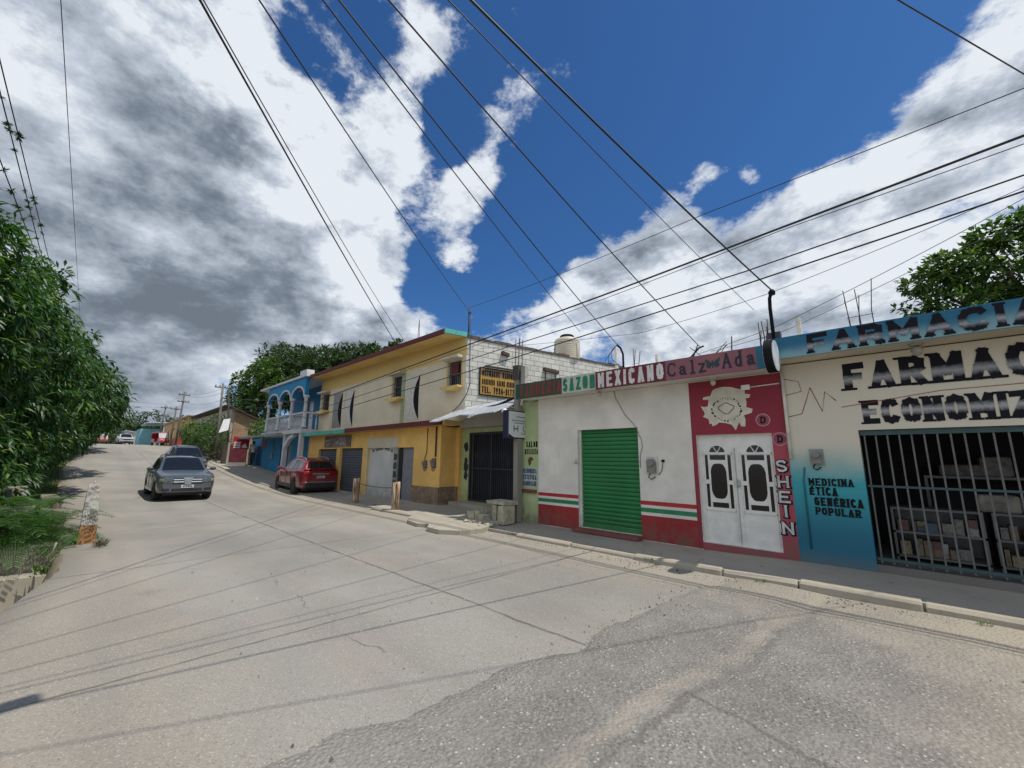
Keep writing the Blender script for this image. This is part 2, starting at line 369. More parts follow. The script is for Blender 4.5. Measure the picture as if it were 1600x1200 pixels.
c = k.mix(k.math('MULTIPLY', k.sm(peb2, 0.30, 0.44, 1, 0), 0.7), c, (0.11, 0.10, 0.088))
sp3 = k.noise(26, 5, 0.8); c = k.mix(k.math('MULTIPLY', k.sm(sp3, 0.56, 0.70), k.math('MULTIPLY', near, 0.45)), c, (0.16, 0.145, 0.125)); c = k.mix(k.math('MULTIPLY', k.sm(sp3, 0.30, 0.42, 1, 0), k.math('MULTIPLY', near, 0.4)), c, (0.44, 0.415, 0.37))
# slab joints (wobbly) and two wandering cracks
wob = k.math('MULTIPLY', k.math('SUBTRACT', k.noise(1.6, 4, 0.6), 0.5), 0.10)
def line(v, at, w): return k.sm(k.math('ABSOLUTE', k.math('SUBTRACT', k.math('ADD', v, wob), at)), w*0.4, w, 1, 0)
jl = line(Y_, 3.5, 0.028)
md = k.math('ABSOLUTE', k.math('SUBTRACT', k.math('FLOORED_MODULO', k.math('ADD', k.math('ADD', X, wob), 0.8), 4.2), 2.1)) if False else None
mod = k.node('ShaderNodeMath', operation='PINGPONG'); k.set(mod.inputs[0], k.math('ADD', k.math('ADD', X, wob), 101.2)); mod.inputs[1].default_value = 2.1
jt = k.sm(mod.outputs[0], 0.008, 0.024, 1, 0)
w2 = k.math('MULTIPLY', k.math('SUBTRACT', k.noise(1.0, 4, 0.55), 0.5), 0.9)
cr1 = k.sm(k.math('ABSOLUTE', k.math('SUBTRACT', k.math('ADD', Y_, w2), 2.05)), 0.004, 0.016, 1, 0)
cr1 = k.math('MULTIPLY', cr1, k.math('MULTIPLY', k.sm(X, -7.2, -6.6), k.sm(X, -3.6, -3.0, 1, 0)))
jn = k.math('MAXIMUM', k.math('MULTIPLY', k.math('MAXIMUM', jl, jt), k.sm(mid, 0.3, 0.6, 0.35, 0.8)), k.math('MULTIPLY', cr1, k.sm(k.noise(2.2, 4, .6), 0.40, 0.62, 0.05, 0.6)))
c = k.mix(jn, c, (0.085, 0.075, 0.06))
h = k.math('SUBTRACT', k.math('ADD', k.math('MULTIPLY', k.math('SUBTRACT', 0.5, peb), near), k.math('MULTIPLY', peb2, 0.6)), k.math('MULTIPLY', jn, 1.2))
k.bump(h, 0.55, 0.012)
MATS['road'] = k.out(c, 0.9)
xs = frange(-140, -20, 3) + frange(-19.5, 6, 0.2)
b = MB(); rows = []
KY = [(-140, 8.4), (-60, 7.6), (-45, 7.1), (6, 6.98)]
for x in xs:
    y0, y1 = yl(x) + 0.07*mnoise.noise(Vector((x*2.1, 3, 0))), lerp_table(KY, x)
    rows.append([(x, y0+(y1-y0)*t, zr(x) + 0.012*mnoise.noise(Vector((x*0.4, t*3, 5)))*(1 if x > -30 else 0)) for t in [i/14 for i in range(15)]])
    rows[-1].insert(0, (x, y0-0.03-0.05*abs(mnoise.noise(Vector((x*3, 1, 1)))), zr(x)-(0.7 if -11.6 < x < -3 else 0.25)))
b.grid(rows); structure(b.build('road', MATS['road']))

# worn asphalt of the side street: lies over the concrete with a ragged edge
k = MT('worn_asphalt')
mid = k.noise(1.2, 6, 0.65); peb = k.vor(33); pd = peb.outputs['Distance']; pc = peb.outputs['Color']; fine = k.noise(80, 3, 0.75)
X, Y_, Z_ = k.xyz()
c = k.mix(k.sm(mid, 0.35, 0.7), (0.165, 0.155, 0.137), (0.245, 0.23, 0.203))
pr = k.node('ShaderNodeSeparateColor'); k.set(pr.inputs[0], pc)
sp2 = k.vor(75); s2c = k.node('ShaderNodeSeparateColor'); k.set(s2c.inputs[0], sp2.outputs['Color'])
wear = k.sm(k.noise(2.6, 5, 0.65), 0.35, 0.68, 0.25, 1.0)
c = k.mix(k.math('MULTIPLY', k.sm(fine, 0.35, 0.6, 0.55, 0), wear), c, (0.10, 0.093, 0.082))
c = k.mix(k.math('MULTIPLY', k.sm(s2c.outputs[0], 0.55, 0.95, 0, 0.5), wear), c, (0.40, 0.375, 0.335))
c = k.mix(k.math('MULTIPLY', k.sm(s2c.outputs[1], 0.7, 0.95, 0, 0.6), wear), c, (0.085, 0.078, 0.07))
c = k.mix(k.math('MULTIPLY', k.math('MULTIPLY', k.sm(pd, 0.2, 0.32, 1, 0), k.math('GREATER_THAN', pr.outputs[0], 0.86)), 0.75), c, (0.52, 0.50, 0.47))
c = k.mix(k.math('MULTIPLY', k.math('MULTIPLY', k.sm(pd, 0.2, 0.32, 1, 0), k.math('LESS_THAN', pr.outputs[0], 0.10)), 0.7), c, (0.075, 0.07, 0.065))
c = k.mix(k.sm(fine, 0.62, 0.75, 0, 0.4), c, (0.43, 0.41, 0.37))
ef = k.sm(k.math('ADD', X, k.math('MULTIPLY', k.noise(3, 5, .65), 0.9)), -2.15, -1.5, 0.25, 0.0); c = k.mix(ef, c, (0.30, 0.282, 0.243))
# silt washed along the gutter and down two ruts
st = k.math('ADD', k.math('ADD', X, k.math('MULTIPLY', Y_, -0.115)), k.math('MULTIPLY', k.math('SUBTRACT', k.noise(1.1, 6, 0.65), 0.5), 0.55))
rut = k.sm(k.math('ABSOLUTE', k.math('SUBTRACT', st, -1.86)), 0.03, 0.13, 1, 0)
c = k.mix(k.math('MULTIPLY', rut, k.sm(mid, 0.3, 0.6, 0.1, 0.55)), c, (0.33, 0.29, 0.235))
rutd = k.sm(k.math('ABSOLUTE', k.math('SUBTRACT', st, -1.70)), 0.01, 0.05, 1, 0); c = k.mix(k.math('MULTIPLY', rutd, k.sm(mid, 0.35, 0.62, 0.0, 0.6)), c, (0.10, 0.09, 0.075))
ex = k.math('ADD', k.math('ADD', Y_, k.math('MULTIPLY', X, 0.28)), k.math('MULTIPLY', k.math('SUBTRACT', k.noise(0.9, 6, 0.65), 0.5), 0.5))
jc = k.math('MULTIPLY', k.sm(k.math('ABSOLUTE', k.math('SUBTRACT', ex, 2.98)), 0.008, 0.03, 1, 0), k.sm(X, -1.5, -1.35)); c = k.mix(k.math('MULTIPLY', jc, 0.6), c, (0.10, 0.09, 0.075))
gut = k.sm(k.math('ADD', Y_, k.math('MULTIPLY', mid, 1.4)), 6.0, 7.3)
c = k.mix(k.math('MULTIPLY', gut, 0.5), c, (0.33, 0.29, 0.225))
rgt_ = k.sm(k.math('ADD', X, k.math('MULTIPLY', mid, 1.5)), 0.0, 1.6); c = k.mix(k.math('MULTIPLY', rgt_, 0.45), c, (0.37, 0.315, 0.24))
w2 = k.math('MULTIPLY', k.math('SUBTRACT', k.noise(0.9, 7, 0.7), 0.5), 1.1)
ck = k.sm(k.math('ABSOLUTE', k.math('SUBTRACT', k.math('ADD', k.math('ADD', X, k.math('MULTIPLY', Y_, 0.18)), w2), 0.15)), 0.006, 0.03, 1, 0)
ck = k.math('MULTIPLY', ck, k.sm(Y_, 4.6, 4.0))
c = k.mix(k.math('MULTIPLY', ck, 0.0), c, (0.06, 0.055, 0.05))
k.bump(k.math('ADD', k.math('SUBTRACT', 0.5, pd), k.math('MULTIPLY', mid, 2.0)), 0.7, 0.02)
MATS['asphalt'] = k.out(c, 0.92)
edge = [(-1.35, 1.6), (-1.19, 2.62), (-0.8, 2.9), (-0.41, 3.17), (-0.12, 3.55), (0.0, 3.9)]
# edge of the patch in street coordinates, from the kerb back to the junction
EDGE = [(-2.02, 6.98), (-2.1, 6.6), (-2.3, 5.9), (-2.36, 5.2), (-2.36, 4.6), (-2.5, 3.9), (-2.36, 3.4), (-2.6, 2.6), (-2.6, 2.0), (-2.75, 1.3), (-2.8, 0.6), (-3.0, 0.0), (-3.4, -0.8)]
fine_e = []
for (x0, y0), (x1, y1) in zip(EDGE, EDGE[1:]):
    for t in [i/8 for i in range(8)]:
        x, y = x0+(x1-x0)*t, y0+(y1-y0)*t
        fine_e.append((x + 0.09*mnoise.noise(Vector((x*2.5, y*2.5, 1.0))) + 0.05*mnoise.noise(Vector((x*9, y*9, 4.0))), y))
fine_e.append(EDGE[-1])
rows = []
for x, y in fine_e:
    row = [(x-0.03, y, -0.004), (x, y, 0.016)]
    for i in range(1, 24):
        xx = x + (9.0-x)*(i/23)**1.3
        row.append((xx, y, 0.018+0.02*mnoise.noise(Vector((xx*0.9, y*0.9, 7)))+0.012*min(1, (xx-x)*2) - 0.028*math.exp(-((xx-0.115*y+1.86)/0.12)**2)))
    rows.append(row)
b = MB(); b.grid(rows); structure(b.build('side_street_asphalt', MATS['asphalt']))

# pavement with a kerb made of cast lengths
MATS['pave'] = concrete('pavement_concrete', (0.37, 0.335, 0.28), 0.6)
MATS['kerb'] = concrete('kerb_concrete', (0.35, 0.315, 0.25), 0.5, 1.6, (0.17, 0.14, 0.10))
b = MB()
def kh(x): return 0.07+0.05*sstep(x, -3.2, -1.2)
def pz(x): return zr(x)+kh(x)
rows = []
for x in frange(-48, -24, 2) + frange(-23.5, 6, 0.5):
    d = 0.0
    rows.append([(x, lerp_table(KY, x)+0.02, zr(x)-0.1), (x, lerp_table(KY, x)+0.02, pz(x)-0.006)] + [(x, y, pz(x)+0.012*(y-7)) for y in (7.3, 7.8, 8.4, 9.2, 11)])
b.grid(rows, smooth=False); structure(b.build('pavement', MATS['pave']))
rnd = random.Random(5)
x = -47.0; segs = []  # cast kerb lengths
while x < 5.5:
    l = rnd.uniform(0.95, 1.5) if x > -12 else 2.6
    if not (-12.4 < x < -7.9) and not (-23.6 < x < -13.2): segs.append((x, min(x+l, 5.5)))
    x += l
b = MB()
for a, c2 in segs:
    y0 = lerp_table(KY, a); dz = rnd.uniform(-0.012, 0.015); dy = rnd.uniform(-0.018, 0.018)
    z0, z1 = zr(a), zr(c2)
    w = 0.17 + rnd.uniform(-.01, .01)
    pts = []
    for xx, zz in ((a+0.012, z0), (c2-0.012, z1)):
        pts += [(xx, y0-0.06+dy, zz-0.1), (xx, y0-0.045+dy+rnd.uniform(-.012, .012), zz+kh(xx)-0.035+dz), (xx, y0-0.01+dy, zz+kh(xx)+dz*.6), (xx, y0+w+dy, zz+kh(xx)+0.008+dz), (xx, y0+w+dy, zz-0.1)]
    b.add(pts, [(4,3,2,1,0), (5,6,7,8,9), (0,1,6,5), (1,2,7,6), (2,3,8,7), (3,4,9,8)])
structure(b.build('kerb', MATS['kerb'], bevel=0.018))
# broken driveway slab in front of the yellow house: three tilted pieces running out onto the road
MATS['slab'] = concrete('driveway_concrete', (0.36, 0.33, 0.265), 0.4)
b = MB()
def slab(pts, z_in, z_out, th=0.07):
    cx = sum(p[0] for p in pts)/len(pts)
    top = []
    for x, y in pts:
        t = (y-6.0)/3.0; z = z_out+(z_in-z_out)*max(0, min(1, t)); top.append((x+0.03*rnd.uniform(-1, 1), y, z))
    n = len(top); vs = top+[(x, y, -0.05) for x, y, z in top]
    b.add(vs, [tuple(range(n))]+[(i, n+i, n+(i+1) % n, (i+1) % n) for i in range(n)])
slab([(-10.7, 7.3), (-10.35, 6.6), (-9.8, 6.22), (-9.2, 6.12), (-8.9, 6.3), (-8.95, 7.2), (-9.3, 8.9), (-11.5, 8.9)], 0.155, 0.085)
slab([(-8.87, 6.25), (-8.5, 5.95), (-8.0, 5.92), (-7.6, 6.2), (-7.42, 6.7), (-7.7, 7.4), (-8.2, 8.9), (-9.25, 8.9), (-8.92, 7.2)], 0.16, 0.10)
slab([(-8.95, 7.25), (-8.1, 7.05), (-7.6, 7.42), (-7.9, 8.4), (-9.2, 8.3)], 0.20, 0.16)
structure(b.build('driveway_slab', MATS['slab'], bevel=0.012))
b = MB()
rows = []
for x in frange(-23.6, -10.8, 0.5):
    f_ = 0.12+0.88*sstep(x, -19.0, -17.0); rows.append([(x, 6.95, zr(x)+0.004), (x, 7.3, zr(x)+(0.03+0.02*mnoise.noise(Vector((x, 0, 0))))*f_), (x, 7.9, zr(x)+0.10*f_), (x, 8.5, zr(x)+0.15*f_), (x, 8.62, zr(x)+0.152), (x, 9.4, zr(x)+0.155)])
b.grid(rows); structure(b.build('parking_apron', MATS['slab']))

# wooded hills far up the valley
k = MT('wooded_hill')
n = k.noise(0.05, 5, 0.7); n2 = k.noise(0.012, 4, 0.6)
c = k.mix(k.sm(n, 0.35, 0.65), (0.012, 0.022, 0.018), (0.035, 0.055, 0.04)); c = k.mix(k.sm(n2, 0.4, 0.6, 0, 0.6), c, (0.05, 0.065, 0.06))
MATS['hill'] = k.out(c, 1.0)
def hill(x, y0, y1, h, seed, w=260):
    b = MB(); rows = []
    for i in range(14):
        s = i/13; row = []
        for j in range(70):
            y = y0+(y1-y0)*j/69; e = min(1, j/14, (69-j)/14)
            n = mnoise.fractal(Vector((y*0.004, s*1.2, seed)), 1.0, 2.0, 5)
            row.append((x-w*s+20*n, y, 2+(h*(0.75+0.5*n)*math.sin(min(1, s*1.6)*math.pi/2)+3*mnoise.noise(Vector((y*0.08, s*9, seed))))*math.sqrt(max(0, e))))
        rows.append(row)
    b.grid(rows); return structure(b.build('hills', MATS['hill']))
hill(-1250, -500, 900, 100, 2.0); hill(-800, 60, 700, 44, 7.0)

# ================================================================ lettering: stroke alphabet on a unit box
GL = {
 'A': [[(0,0),(.5,1),(1,0)],[(.2,.36),(.8,.36)]], 'B': [[(0,0),(0,1),(.7,1),(.9,.88),(.9,.64),(.7,.53),(0,.53)],[(.7,.53),(1,.4),(1,.13),(.75,0),(0,0)]],
 'C': [[(1,.78),(.82,.96),(.5,1),(.18,.94),(0,.7),(0,.3),(.18,.06),(.5,0),(.82,.04),(1,.22)]],
 'D': [[(0,0),(0,1),(.6,1),(.9,.85),(1,.5),(.9,.15),(.6,0),(0,0)]], 'E': [[(1,1),(0,1),(0,0),(1,0)],[(0,.52),(.75,.52)]],
 'F': [[(1,1),(0,1),(0,0)],[(0,.5),(.75,.5)]], 'G': [[(1,.8),(.8,.96),(.5,1),(.18,.94),(0,.7),(0,.3),(.18,.06),(.5,0),(.85,.05),(1,.2),(1,.48),(.6,.48)]],
 'H': [[(0,0),(0,1)],[(1,0),(1,1)],[(0,.5),(1,.5)]], 'I': [[(0,0),(0,1)]], 'J': [[(1,1),(1,.2),(.7,0),(.3,0),(0,.2)]],
 'L': [[(0,1),(0,0),(1,0)]], 'M': [[(0,0),(0,1),(.5,.3),(1,1),(1,0)]], 'N': [[(0,0),(0,1),(1,0),(1,1)]],
 'O': [[(.5,0),(.15,.08),(0,.32),(0,.68),(.15,.92),(.5,1),(.85,.92),(1,.68),(1,.32),(.85,.08),(.5,0)]],
 'P': [[(0,0),(0,1),(.7,1),(1,.88),(1,.58),(.7,.46),(0,.46)]], 'Q': [[(.5,0),(.15,.08),(0,.32),(0,.68),(.15,.92),(.5,1),(.85,.92),(1,.68),(1,.32),(.85,.08),(.5,0)],[(.6,.25),(1,-.08)]],
 'R': [[(0,0),(0,1),(.7,1),(1,.88),(1,.6),(.7,.48),(0,.48)],[(.5,.48),(1,0)]],
 'S': [[(.95,.8),(.75,.97),(.4,1),(.1,.9),(.03,.72),(.15,.57),(.8,.44),(.98,.28),(.9,.1),(.6,0),(.25,.02),(0,.2)]],
 'T': [[(0,1),(1,1)],[(.5,0),(.5,1)]], 'U': [[(0,1),(0,.3),(.15,.06),(.5,0),(.85,.06),(1,.3),(1,1)]], 'V': [[(0,1),(.5,0),(1,1)]],
 'X': [[(0,0),(1,1)],[(0,1),(1,0)]], 'Y': [[(0,1),(.5,.5),(1,1)],[(.5,.5),(.5,0)]], 'Z': [[(0,1),(1,1),(0,0),(1,0)]],
 'a': [[(.1,.52),(.3,.62),(.65,.6),(.8,.45),(.8,.1),(1,0)],[(.8,.36),(.35,.34),(.08,.2),(.2,.03),(.5,.02),(.8,.18)]],
 'd': [[(.8,1),(.8,0)],[(.8,.5),(.55,.64),(.2,.56),(.05,.3),(.2,.05),(.55,0),(.8,.15)]],
 'l': [[(.3,1),(.55,1),(.55,0)],[(.2,0),(.9,0)]], 'z': [[(.05,.62),(.9,.62),(.05,0),(1,0)]],
 '0': [[(.5,0),(.1,.15),(0,.5),(.1,.85),(.5,1),(.9,.85),(1,.5),(.9,.15),(.5,0)]], '1': [[(.2,.8),(.55,1),(.55,0)]], '2': [[(0,.8),(.3,1),(.75,.98),(1,.75),(.9,.5),(0,0),(1,0)]],
 '3': [[(0,.95),(.6,1),(.95,.8),(.8,.58),(.4,.53)],[(.8,.52),(1,.3),(.85,.05),(.5,0),(0,.06)]], '4': [[(.75,0),(.75,1),(0,.3),(1,.3)]], '7': [[(0,1),(1,1),(.4,0)]],
 '9': [[(.95,.6),(.6,.45),(.15,.52),(0,.75),(.2,.97),(.6,1),(.95,.85),(.95,.4),(.7,.05),(.3,0)]], '.': [[(0,0),(0,.06)]], '-': [[(0,.45),(1,.45)]],
 'É': [[(1,.84),(0,.84),(0,0),(1,0)],[(0,.44),(.75,.44)],[(.4,.95),(.75,1.12)]], '+': [[(.5,.1),(.5,.9)],[(.1,.5),(.9,.5)]],
}
NARROW = {'I': 0.0, 'l': .6, '1': .6, '.': 0.0, '-': .6, 'M': 1.25, 'a': .85, 'd': .9, 'z': .75}
def lettering(name, s, org, H, W, mat, parent, th=.16, serif=0.0, gap=.42, u=(1,0,0), nrm=(0,-1,0), out=0.004, drift=0.0, grow=0.0, hs=None, squash=1.0, label=None):
    """write string s: org = lower left corner, H cap height, W total width; th = stroke in cap heights"""
    ww = [0.55 if c == ' ' else NARROW.get(c, 1.0) for c in s]
    t = th*H
    n = len(s); 
    unit = 1.0
    # glyph cell width cw solves sum(ww)*cw + (n-1)*(gap*H+t)... = W - t
    g = gap*H*0.45 + t
    cw = max(0.05*H, (W - t - (n-1)*g)/max(0.2, sum(ww)))
    o = Vector(org); u = Vector(u).normalized(); nv = Vector(nrm).normalized(); up = Vector((0, 0, 1))
    b = MB(); k = 0; x = t/2; jr = random.Random(len(s)*31+int(H*1000)); J = H*0.011
    def P3(px, py, lay): return o + u*px + up*(py+drift*px) + nv*(out+lay*0.00022)
    def quad(a, c, w, e0, e1):
        nonlocal k
        a = Vector(a)+Vector((jr.uniform(-J, J), jr.uniform(-J, J))); c = Vector(c)+Vector((jr.uniform(-J, J), jr.uniform(-J, J))); w *= jr.uniform(.92, 1.08); d = c-a
        if d.length < 1e-6: return
        d.normalize(); q = Vector((-d.y, d.x))*w/2
        a2 = a-d*e0; c2 = c+d*e1
        b.add([P3(p.x, p.y, k) for p in (a2-q, c2-q, c2+q, a2+q)], [(0, 1, 2, 3)]); k = (k+1) % 40
    for ch, wf in zip(s, ww):
        if ch != ' ':
            Hh = H - t
            ends = {}
            for st in GL.get(ch, []):
                for p in (st[0], st[-1]): ends[p] = ends.get(p, 0)+1
                for i, (a, c) in enumerate(zip(st, st[1:])):
                    A = (x+a[0]*cw*wf, t/2+a[1]*Hh); C = (x+c[0]*cw*wf, t/2+c[1]*Hh)
                    horiz = abs(A[1]-C[1]) < 0.3*abs(A[0]-C[0])
                    w = (t*squash if horiz else t) + grow
                    first, last = i == 0, i == len(st)-2
                    e = t*0.42+grow/2
                    quad(A, C, w, e if not first else (t*.5 if ch not in 'COSGQ0' else t*.1)+grow/2, e if not last else (t*.5 if ch not in 'COSGQ0' else t*.1)+grow/2)
                if serif:
                    for p, q in ((st[0], st[1]), (st[-1], st[-2])):
                        if abs(p[1]-q[1]) > abs(p[0]-q[0])*.6 and (p[1] < .02 or p[1] > .98) and ch not in 'COSGQUJ':
                            X, Y2 = x+p[0]*cw*wf, (t*.16 if p[1] < .5 else H-t*.16)
                            quad((X-serif*t*.5-t*.5, Y2), (X+serif*t*.5+t*.5, Y2), t*.36+grow, grow/2, grow/2)
                    for p in st[1:-1]:
                        if ch in 'MN' and p[1] > .98 and p[0] < .1:
                            quad((x-serif*t*.5-t*.5, H-t*.16), (x+t*.3, H-t*.16), t*.36+grow, grow/2, 0)
                        if ch in 'BDPRE' and p[0] < .02 and (p[1] > .98 or p[1] < .02):
                            Y2 = t*.16 if p[1] < .5 else H-t*.16
                            quad((x-serif*t*.5-t*.5, Y2), (x+t*.3, Y2), t*.36+grow, grow/2, 0)
        x += cw*wf + g
    ob = b.build(name, mat, parent)
    if label: ob['label'] = label
    return ob

# ================================================================ building helpers
def wall_with_openings(b, x0, x1, z0, z1, y0, y1, ops):
    """front wall slab pierced by rectangular openings (x0,x1,z0,z1)"""
    cx = sorted({x0, x1, *[max(x0, min(x1, v)) for o in ops for v in o[:2]]}); 
    for a, c in zip(cx, cx[1:]):
        if c-a < 1e-4: continue
        m = (a+c)/2; oz = sorted([(o[2], o[3]) for o in ops if o[0] < m < o[1]])
        z = z0
        for p, q in oz:
            if p-z > 1e-3: b.box(a, c, y0, y1, z, p)
            z = max(z, q)
        if z1-z > 1e-3: b.box(a, c, y0, y1, z, z1)
    return b
def poly_prism_x(b, pts, x0, x1): return b.prism(pts, x0, x1, 'x')
MATS['black_paint'] = plain('black_paint', (0.012, 0.012, 0.016), 0.75, spec=.12)
def airbrush(name, dark, lite, lo=.42, hi=.62):
    """sign-writer's black fading to silver in the belly of each letter"""
    k = MT(name); z = k.node('ShaderNodeSeparateXYZ'); k.t.links.new(k.tc.outputs['Generated'], z.inputs[0]); Z = z.outputs[2]
    r = k.node('ShaderNodeValToRGB'); k.set(r.inputs[0], k.math('ADD', Z, k.math('MULTIPLY', k.math('SUBTRACT', k.noise(20, 4, .75), .5), .22)))
    els = r.color_ramp.elements; els[0].color = (*dark, 1); els[1].color = (*dark, 1); els[0].position = lo-.15; els[1].position = hi+.15
    e = els.new((lo+hi)/2); e.color = (*lite, 1)
    return k.out(r.outputs[0], .75, 0.0, .15)
MATS['air1'] = airbrush('airbrushed_letters', (0.012, 0.012, 0.018), (0.33, 0.34, 0.37), .34, .42)
MATS['air2'] = airbrush('airbrushed_letters_pale', (0.012, 0.012, 0.018), (0.38, 0.38, 0.40), .46, .54)

# near-black for a painted strip of shade
MATS['shade_dark'] = plain('painted_shade', (0.02, 0.02, 0.022), 0.9)
MATS['steel_grey'] = plain('galvanised_steel', (0.42, 0.43, 0.44), 0.45, 0.6, 0.2)
MATS['meter_glass'] = plain('meter_glass', (0.10, 0.10, 0.10), 0.15, 0.0, 0.3)
MATS['white_gloss'] = plain('white_enamel', (0.72, 0.71, 0.68), 0.4, 0, .08)
MATS['rebar'] = plain('rusty_rebar', (0.07, 0.045, 0.035), 0.85)
MATS['pvc'] = plain('pvc_pipe', (0.62, 0.60, 0.54), 0.5)

# ================================================================ white and red shop building
WY = 8.29; FY = 7.8
S = thing('shop_building', 'single-storey white shop with a red base, green roller shutter and painted sign band', 'shop', (-4.3, WY, 0.15))
MATS['white_wall'] = wallpaint('white_plaster', (0.74, 0.71, 0.65), (0.36, 0.32, 0.26), 0.2, base_z=0.0)
b = MB()
OP = [(-5.79, -4.22, 0.17, 2.41), (-3.0, -1.72, 0.22, 2.2)]
wall_with_openings(b, -7.03, -1.5, 0.05, 3.26, WY, WY+0.2, OP)
b.box(-7.03, -6.83, WY+.2, 17, 0.05, 3.3); b.box(-1.7, -1.5, WY+.2, 17, 0.05, 3.3)
b.box(-6.83, -1.7, 16.8, 17, .05, 3.3)
b.build('wall', MATS['white_wall'], S)
MATS['soffit'] = wallpaint('soffit_plaster', (0.70, 0.68, 0.63), (0.34, 0.29, 0.22), 0.25, streak=False)
b = MB(); b.box(-7.35, -1.5, FY+0.004, 17, 3.265, 3.56); b.build('roof_slab', MATS['soffit'], S)
# painted fascia in blocks of colour
def fascia(name, x0, x1, c, zlo=3.25, zhi=3.64, par=None, mat=None):
    b = MB(); b.box(x0, x1, FY-0.05, FY+0.004, zlo, zhi); return b.build(name, mat or wallpaint(name+'_paint', c, tuple(v*.4 for v in c), .3), par or S)
fascia('sign_band', -7.35, -6.9, (0.022, 0.075, 0.045))['label'] = 'dark green end of the sign band'
fascia('sign_band', -6.9, -5.84, (0.045, 0.085, 0.05))['label'] = 'dark green stretch reading TAQUERIA'
fascia('sign_band', -5.84, -4.9, (0.50, 0.55, 0.48))['label'] = 'pale stretch reading SAZON'
fascia('sign_band', -4.9, -3.3, (0.16, 0.02, 0.035))['label'] = 'wine red stretch reading MEXICANO'
fascia('sign_band', -3.3, -1.72, (0.30, 0.115, 0.14))['label'] = 'dusty pink stretch reading Calz Ada'
fascia('sign_band', -1.72, -1.5, (0.03, 0.16, 0.25))
MATS['lt_red'] = plain('sign_red', (0.20, 0.035, 0.03), .6); MATS['lt_green'] = plain('sign_green', (0.015, 0.19, 0.10), .6); MATS['lt_white'] = plain('sign_white', (0.66, 0.64, 0.62), .6)
MATS['lt_navy'] = plain('sign_navy', (0.018, 0.014, 0.035), .6)
yl_ = FY-0.05
lettering('lettering', 'TAQUERIA', (-7.2, yl_, 3.29), .30, 1.36, MATS['lt_red'], S, th=.19)
lettering('lettering', 'SAZON', (-5.80, yl_, 3.285), .31, .88, MATS['lt_green'], S, th=.21)
lettering('lettering', 'MEXICANO', (-4.84, yl_, 3.275), .33, 1.5, MATS['lt_white'], S, th=.19)
lettering('lettering', 'Calz', (-3.26, yl_, 3.31), .27, .72, MATS['lt_navy'], S, th=.13, serif=1.0)
lettering('lettering', 'Ada', (-2.26, yl_, 3.33), .28, .52, MATS['lt_navy'], S, th=.13, serif=1.0)
# little butterfly painted between the two words
b = MB(); bx, bz = -2.42, 3.45
for sx in (-1, 1):
    b.prism([(bx+sx*.01, bz), (bx+sx*.06, bz+.06), (bx+sx*.125, bz+.10), (bx+sx*.13, bz+.05), (bx+sx*.10, bz+.01), (bx+sx*.12, bz-.04), (bx+sx*.07, bz-.085), (bx+sx*.03, bz-.06)], yl_-.004, yl_-.001, 'y')
b.prism([(bx-.01, bz-.08), (bx+.01, bz-.08), (bx+.012, bz+.06), (bx-.012, bz+.06)], yl_-.008, yl_-.003, 'y')
b.build('painted_butterfly', plain('butterfly_teal', (0.012, 0.05, 0.06), .6), S)
# dado: stripes and red base
DADO = [(-7.03, -5.79), (-4.22, -3.08)]
MATS['p_red'] = wallpaint('dado_red', (0.33, 0.018, 0.022), (0.16, 0.08, 0.06), .3, base_z=0.1); MATS['p_green'] = plain('stripe_green', (0.02, 0.20, 0.08), .6)
MATS['stripe_red'] = plain('stripe_red', (0.42, 0.02, 0.03), .6)
for x0, x1 in DADO:
    b = MB(); b.box(x0, x1, WY-.004, WY, .1, .59); b.build('painted_base', MATS['p_red'], S)
    b = MB(); b.box(x0, x1, WY-.004, WY, .80, .88); b.build('painted_stripe', MATS['stripe_red'], S)
    b = MB(); b.box(x0, x1, WY-.004, WY, .655, .74); b.build('painted_stripe', MATS['p_green'], S)
# red surround of the boutique door
MATS['surround'] = wallpaint('crimson_paint', (0.27, 0.024, 0.045), (0.12, 0.05, 0.05), .2, base_z=0.05)
MATS['surround2'] = wallpaint('rose_paint', (0.36, 0.06, 0.085), (0.17, 0.10, 0.08), .25, base_z=0.05)
b = MB(); b.prism([(-3.08, .1), (-3.0, .1), (-3.0, 2.2), (-1.5, 2.2), (-1.5, 3.24), (-3.08, 3.24)], WY-.006, WY, 'y'); b.build('crimson_surround', MATS['surround'], S)
b = MB(); b.prism([(-3.0, .05), (-1.5, .05), (-1.5, 2.2), (-1.72, 2.2), (-1.72, .22), (-3.0, .22)], WY-.006, WY, 'y'); b.build('rose_surround', MATS['surround2'], S)
# painted cream rosette, ragged like peeled paint
b = MB(); pts = []
rr = random.Random(3)
pts = [(-2.626, 3.047), (-2.55, 3.078), (-2.464, 3.091), (-2.38, 3.088), (-2.297, 3.072), (-2.165, 3.021), (-2.07, 3.031), (-2.079, 2.928), (-1.989, 2.904), (-2.007, 2.847), (-2.073, 2.839), (-2.06, 2.76), (-2.073, 2.677), (-1.973, 2.64), (-1.991, 2.569), (-2.124, 2.534), (-2.104, 2.46), (-2.115, 2.33), (-2.181, 2.333), (-2.214, 2.408), (-2.279, 2.264), (-2.339, 2.37), (-2.432, 2.404), (-2.557, 2.426), (-2.60, 2.385), (-2.676, 2.356), (-2.69, 2.41), (-2.731, 2.405), (-2.739, 2.497), (-2.839, 2.55), (-2.80, 2.59), (-2.804, 2.625), (-2.869, 2.756), (-2.80, 2.735), (-2.736, 2.745), (-2.712, 2.868), (-2.816, 2.877), (-2.812, 2.924), (-2.677, 2.943)]
b.prism(pts, WY-.012, WY-.006, 'y'); b.build('painted_rosette', plain('rosette_cream', (0.60, 0.57, 0.47), .7), S)
b = MB()
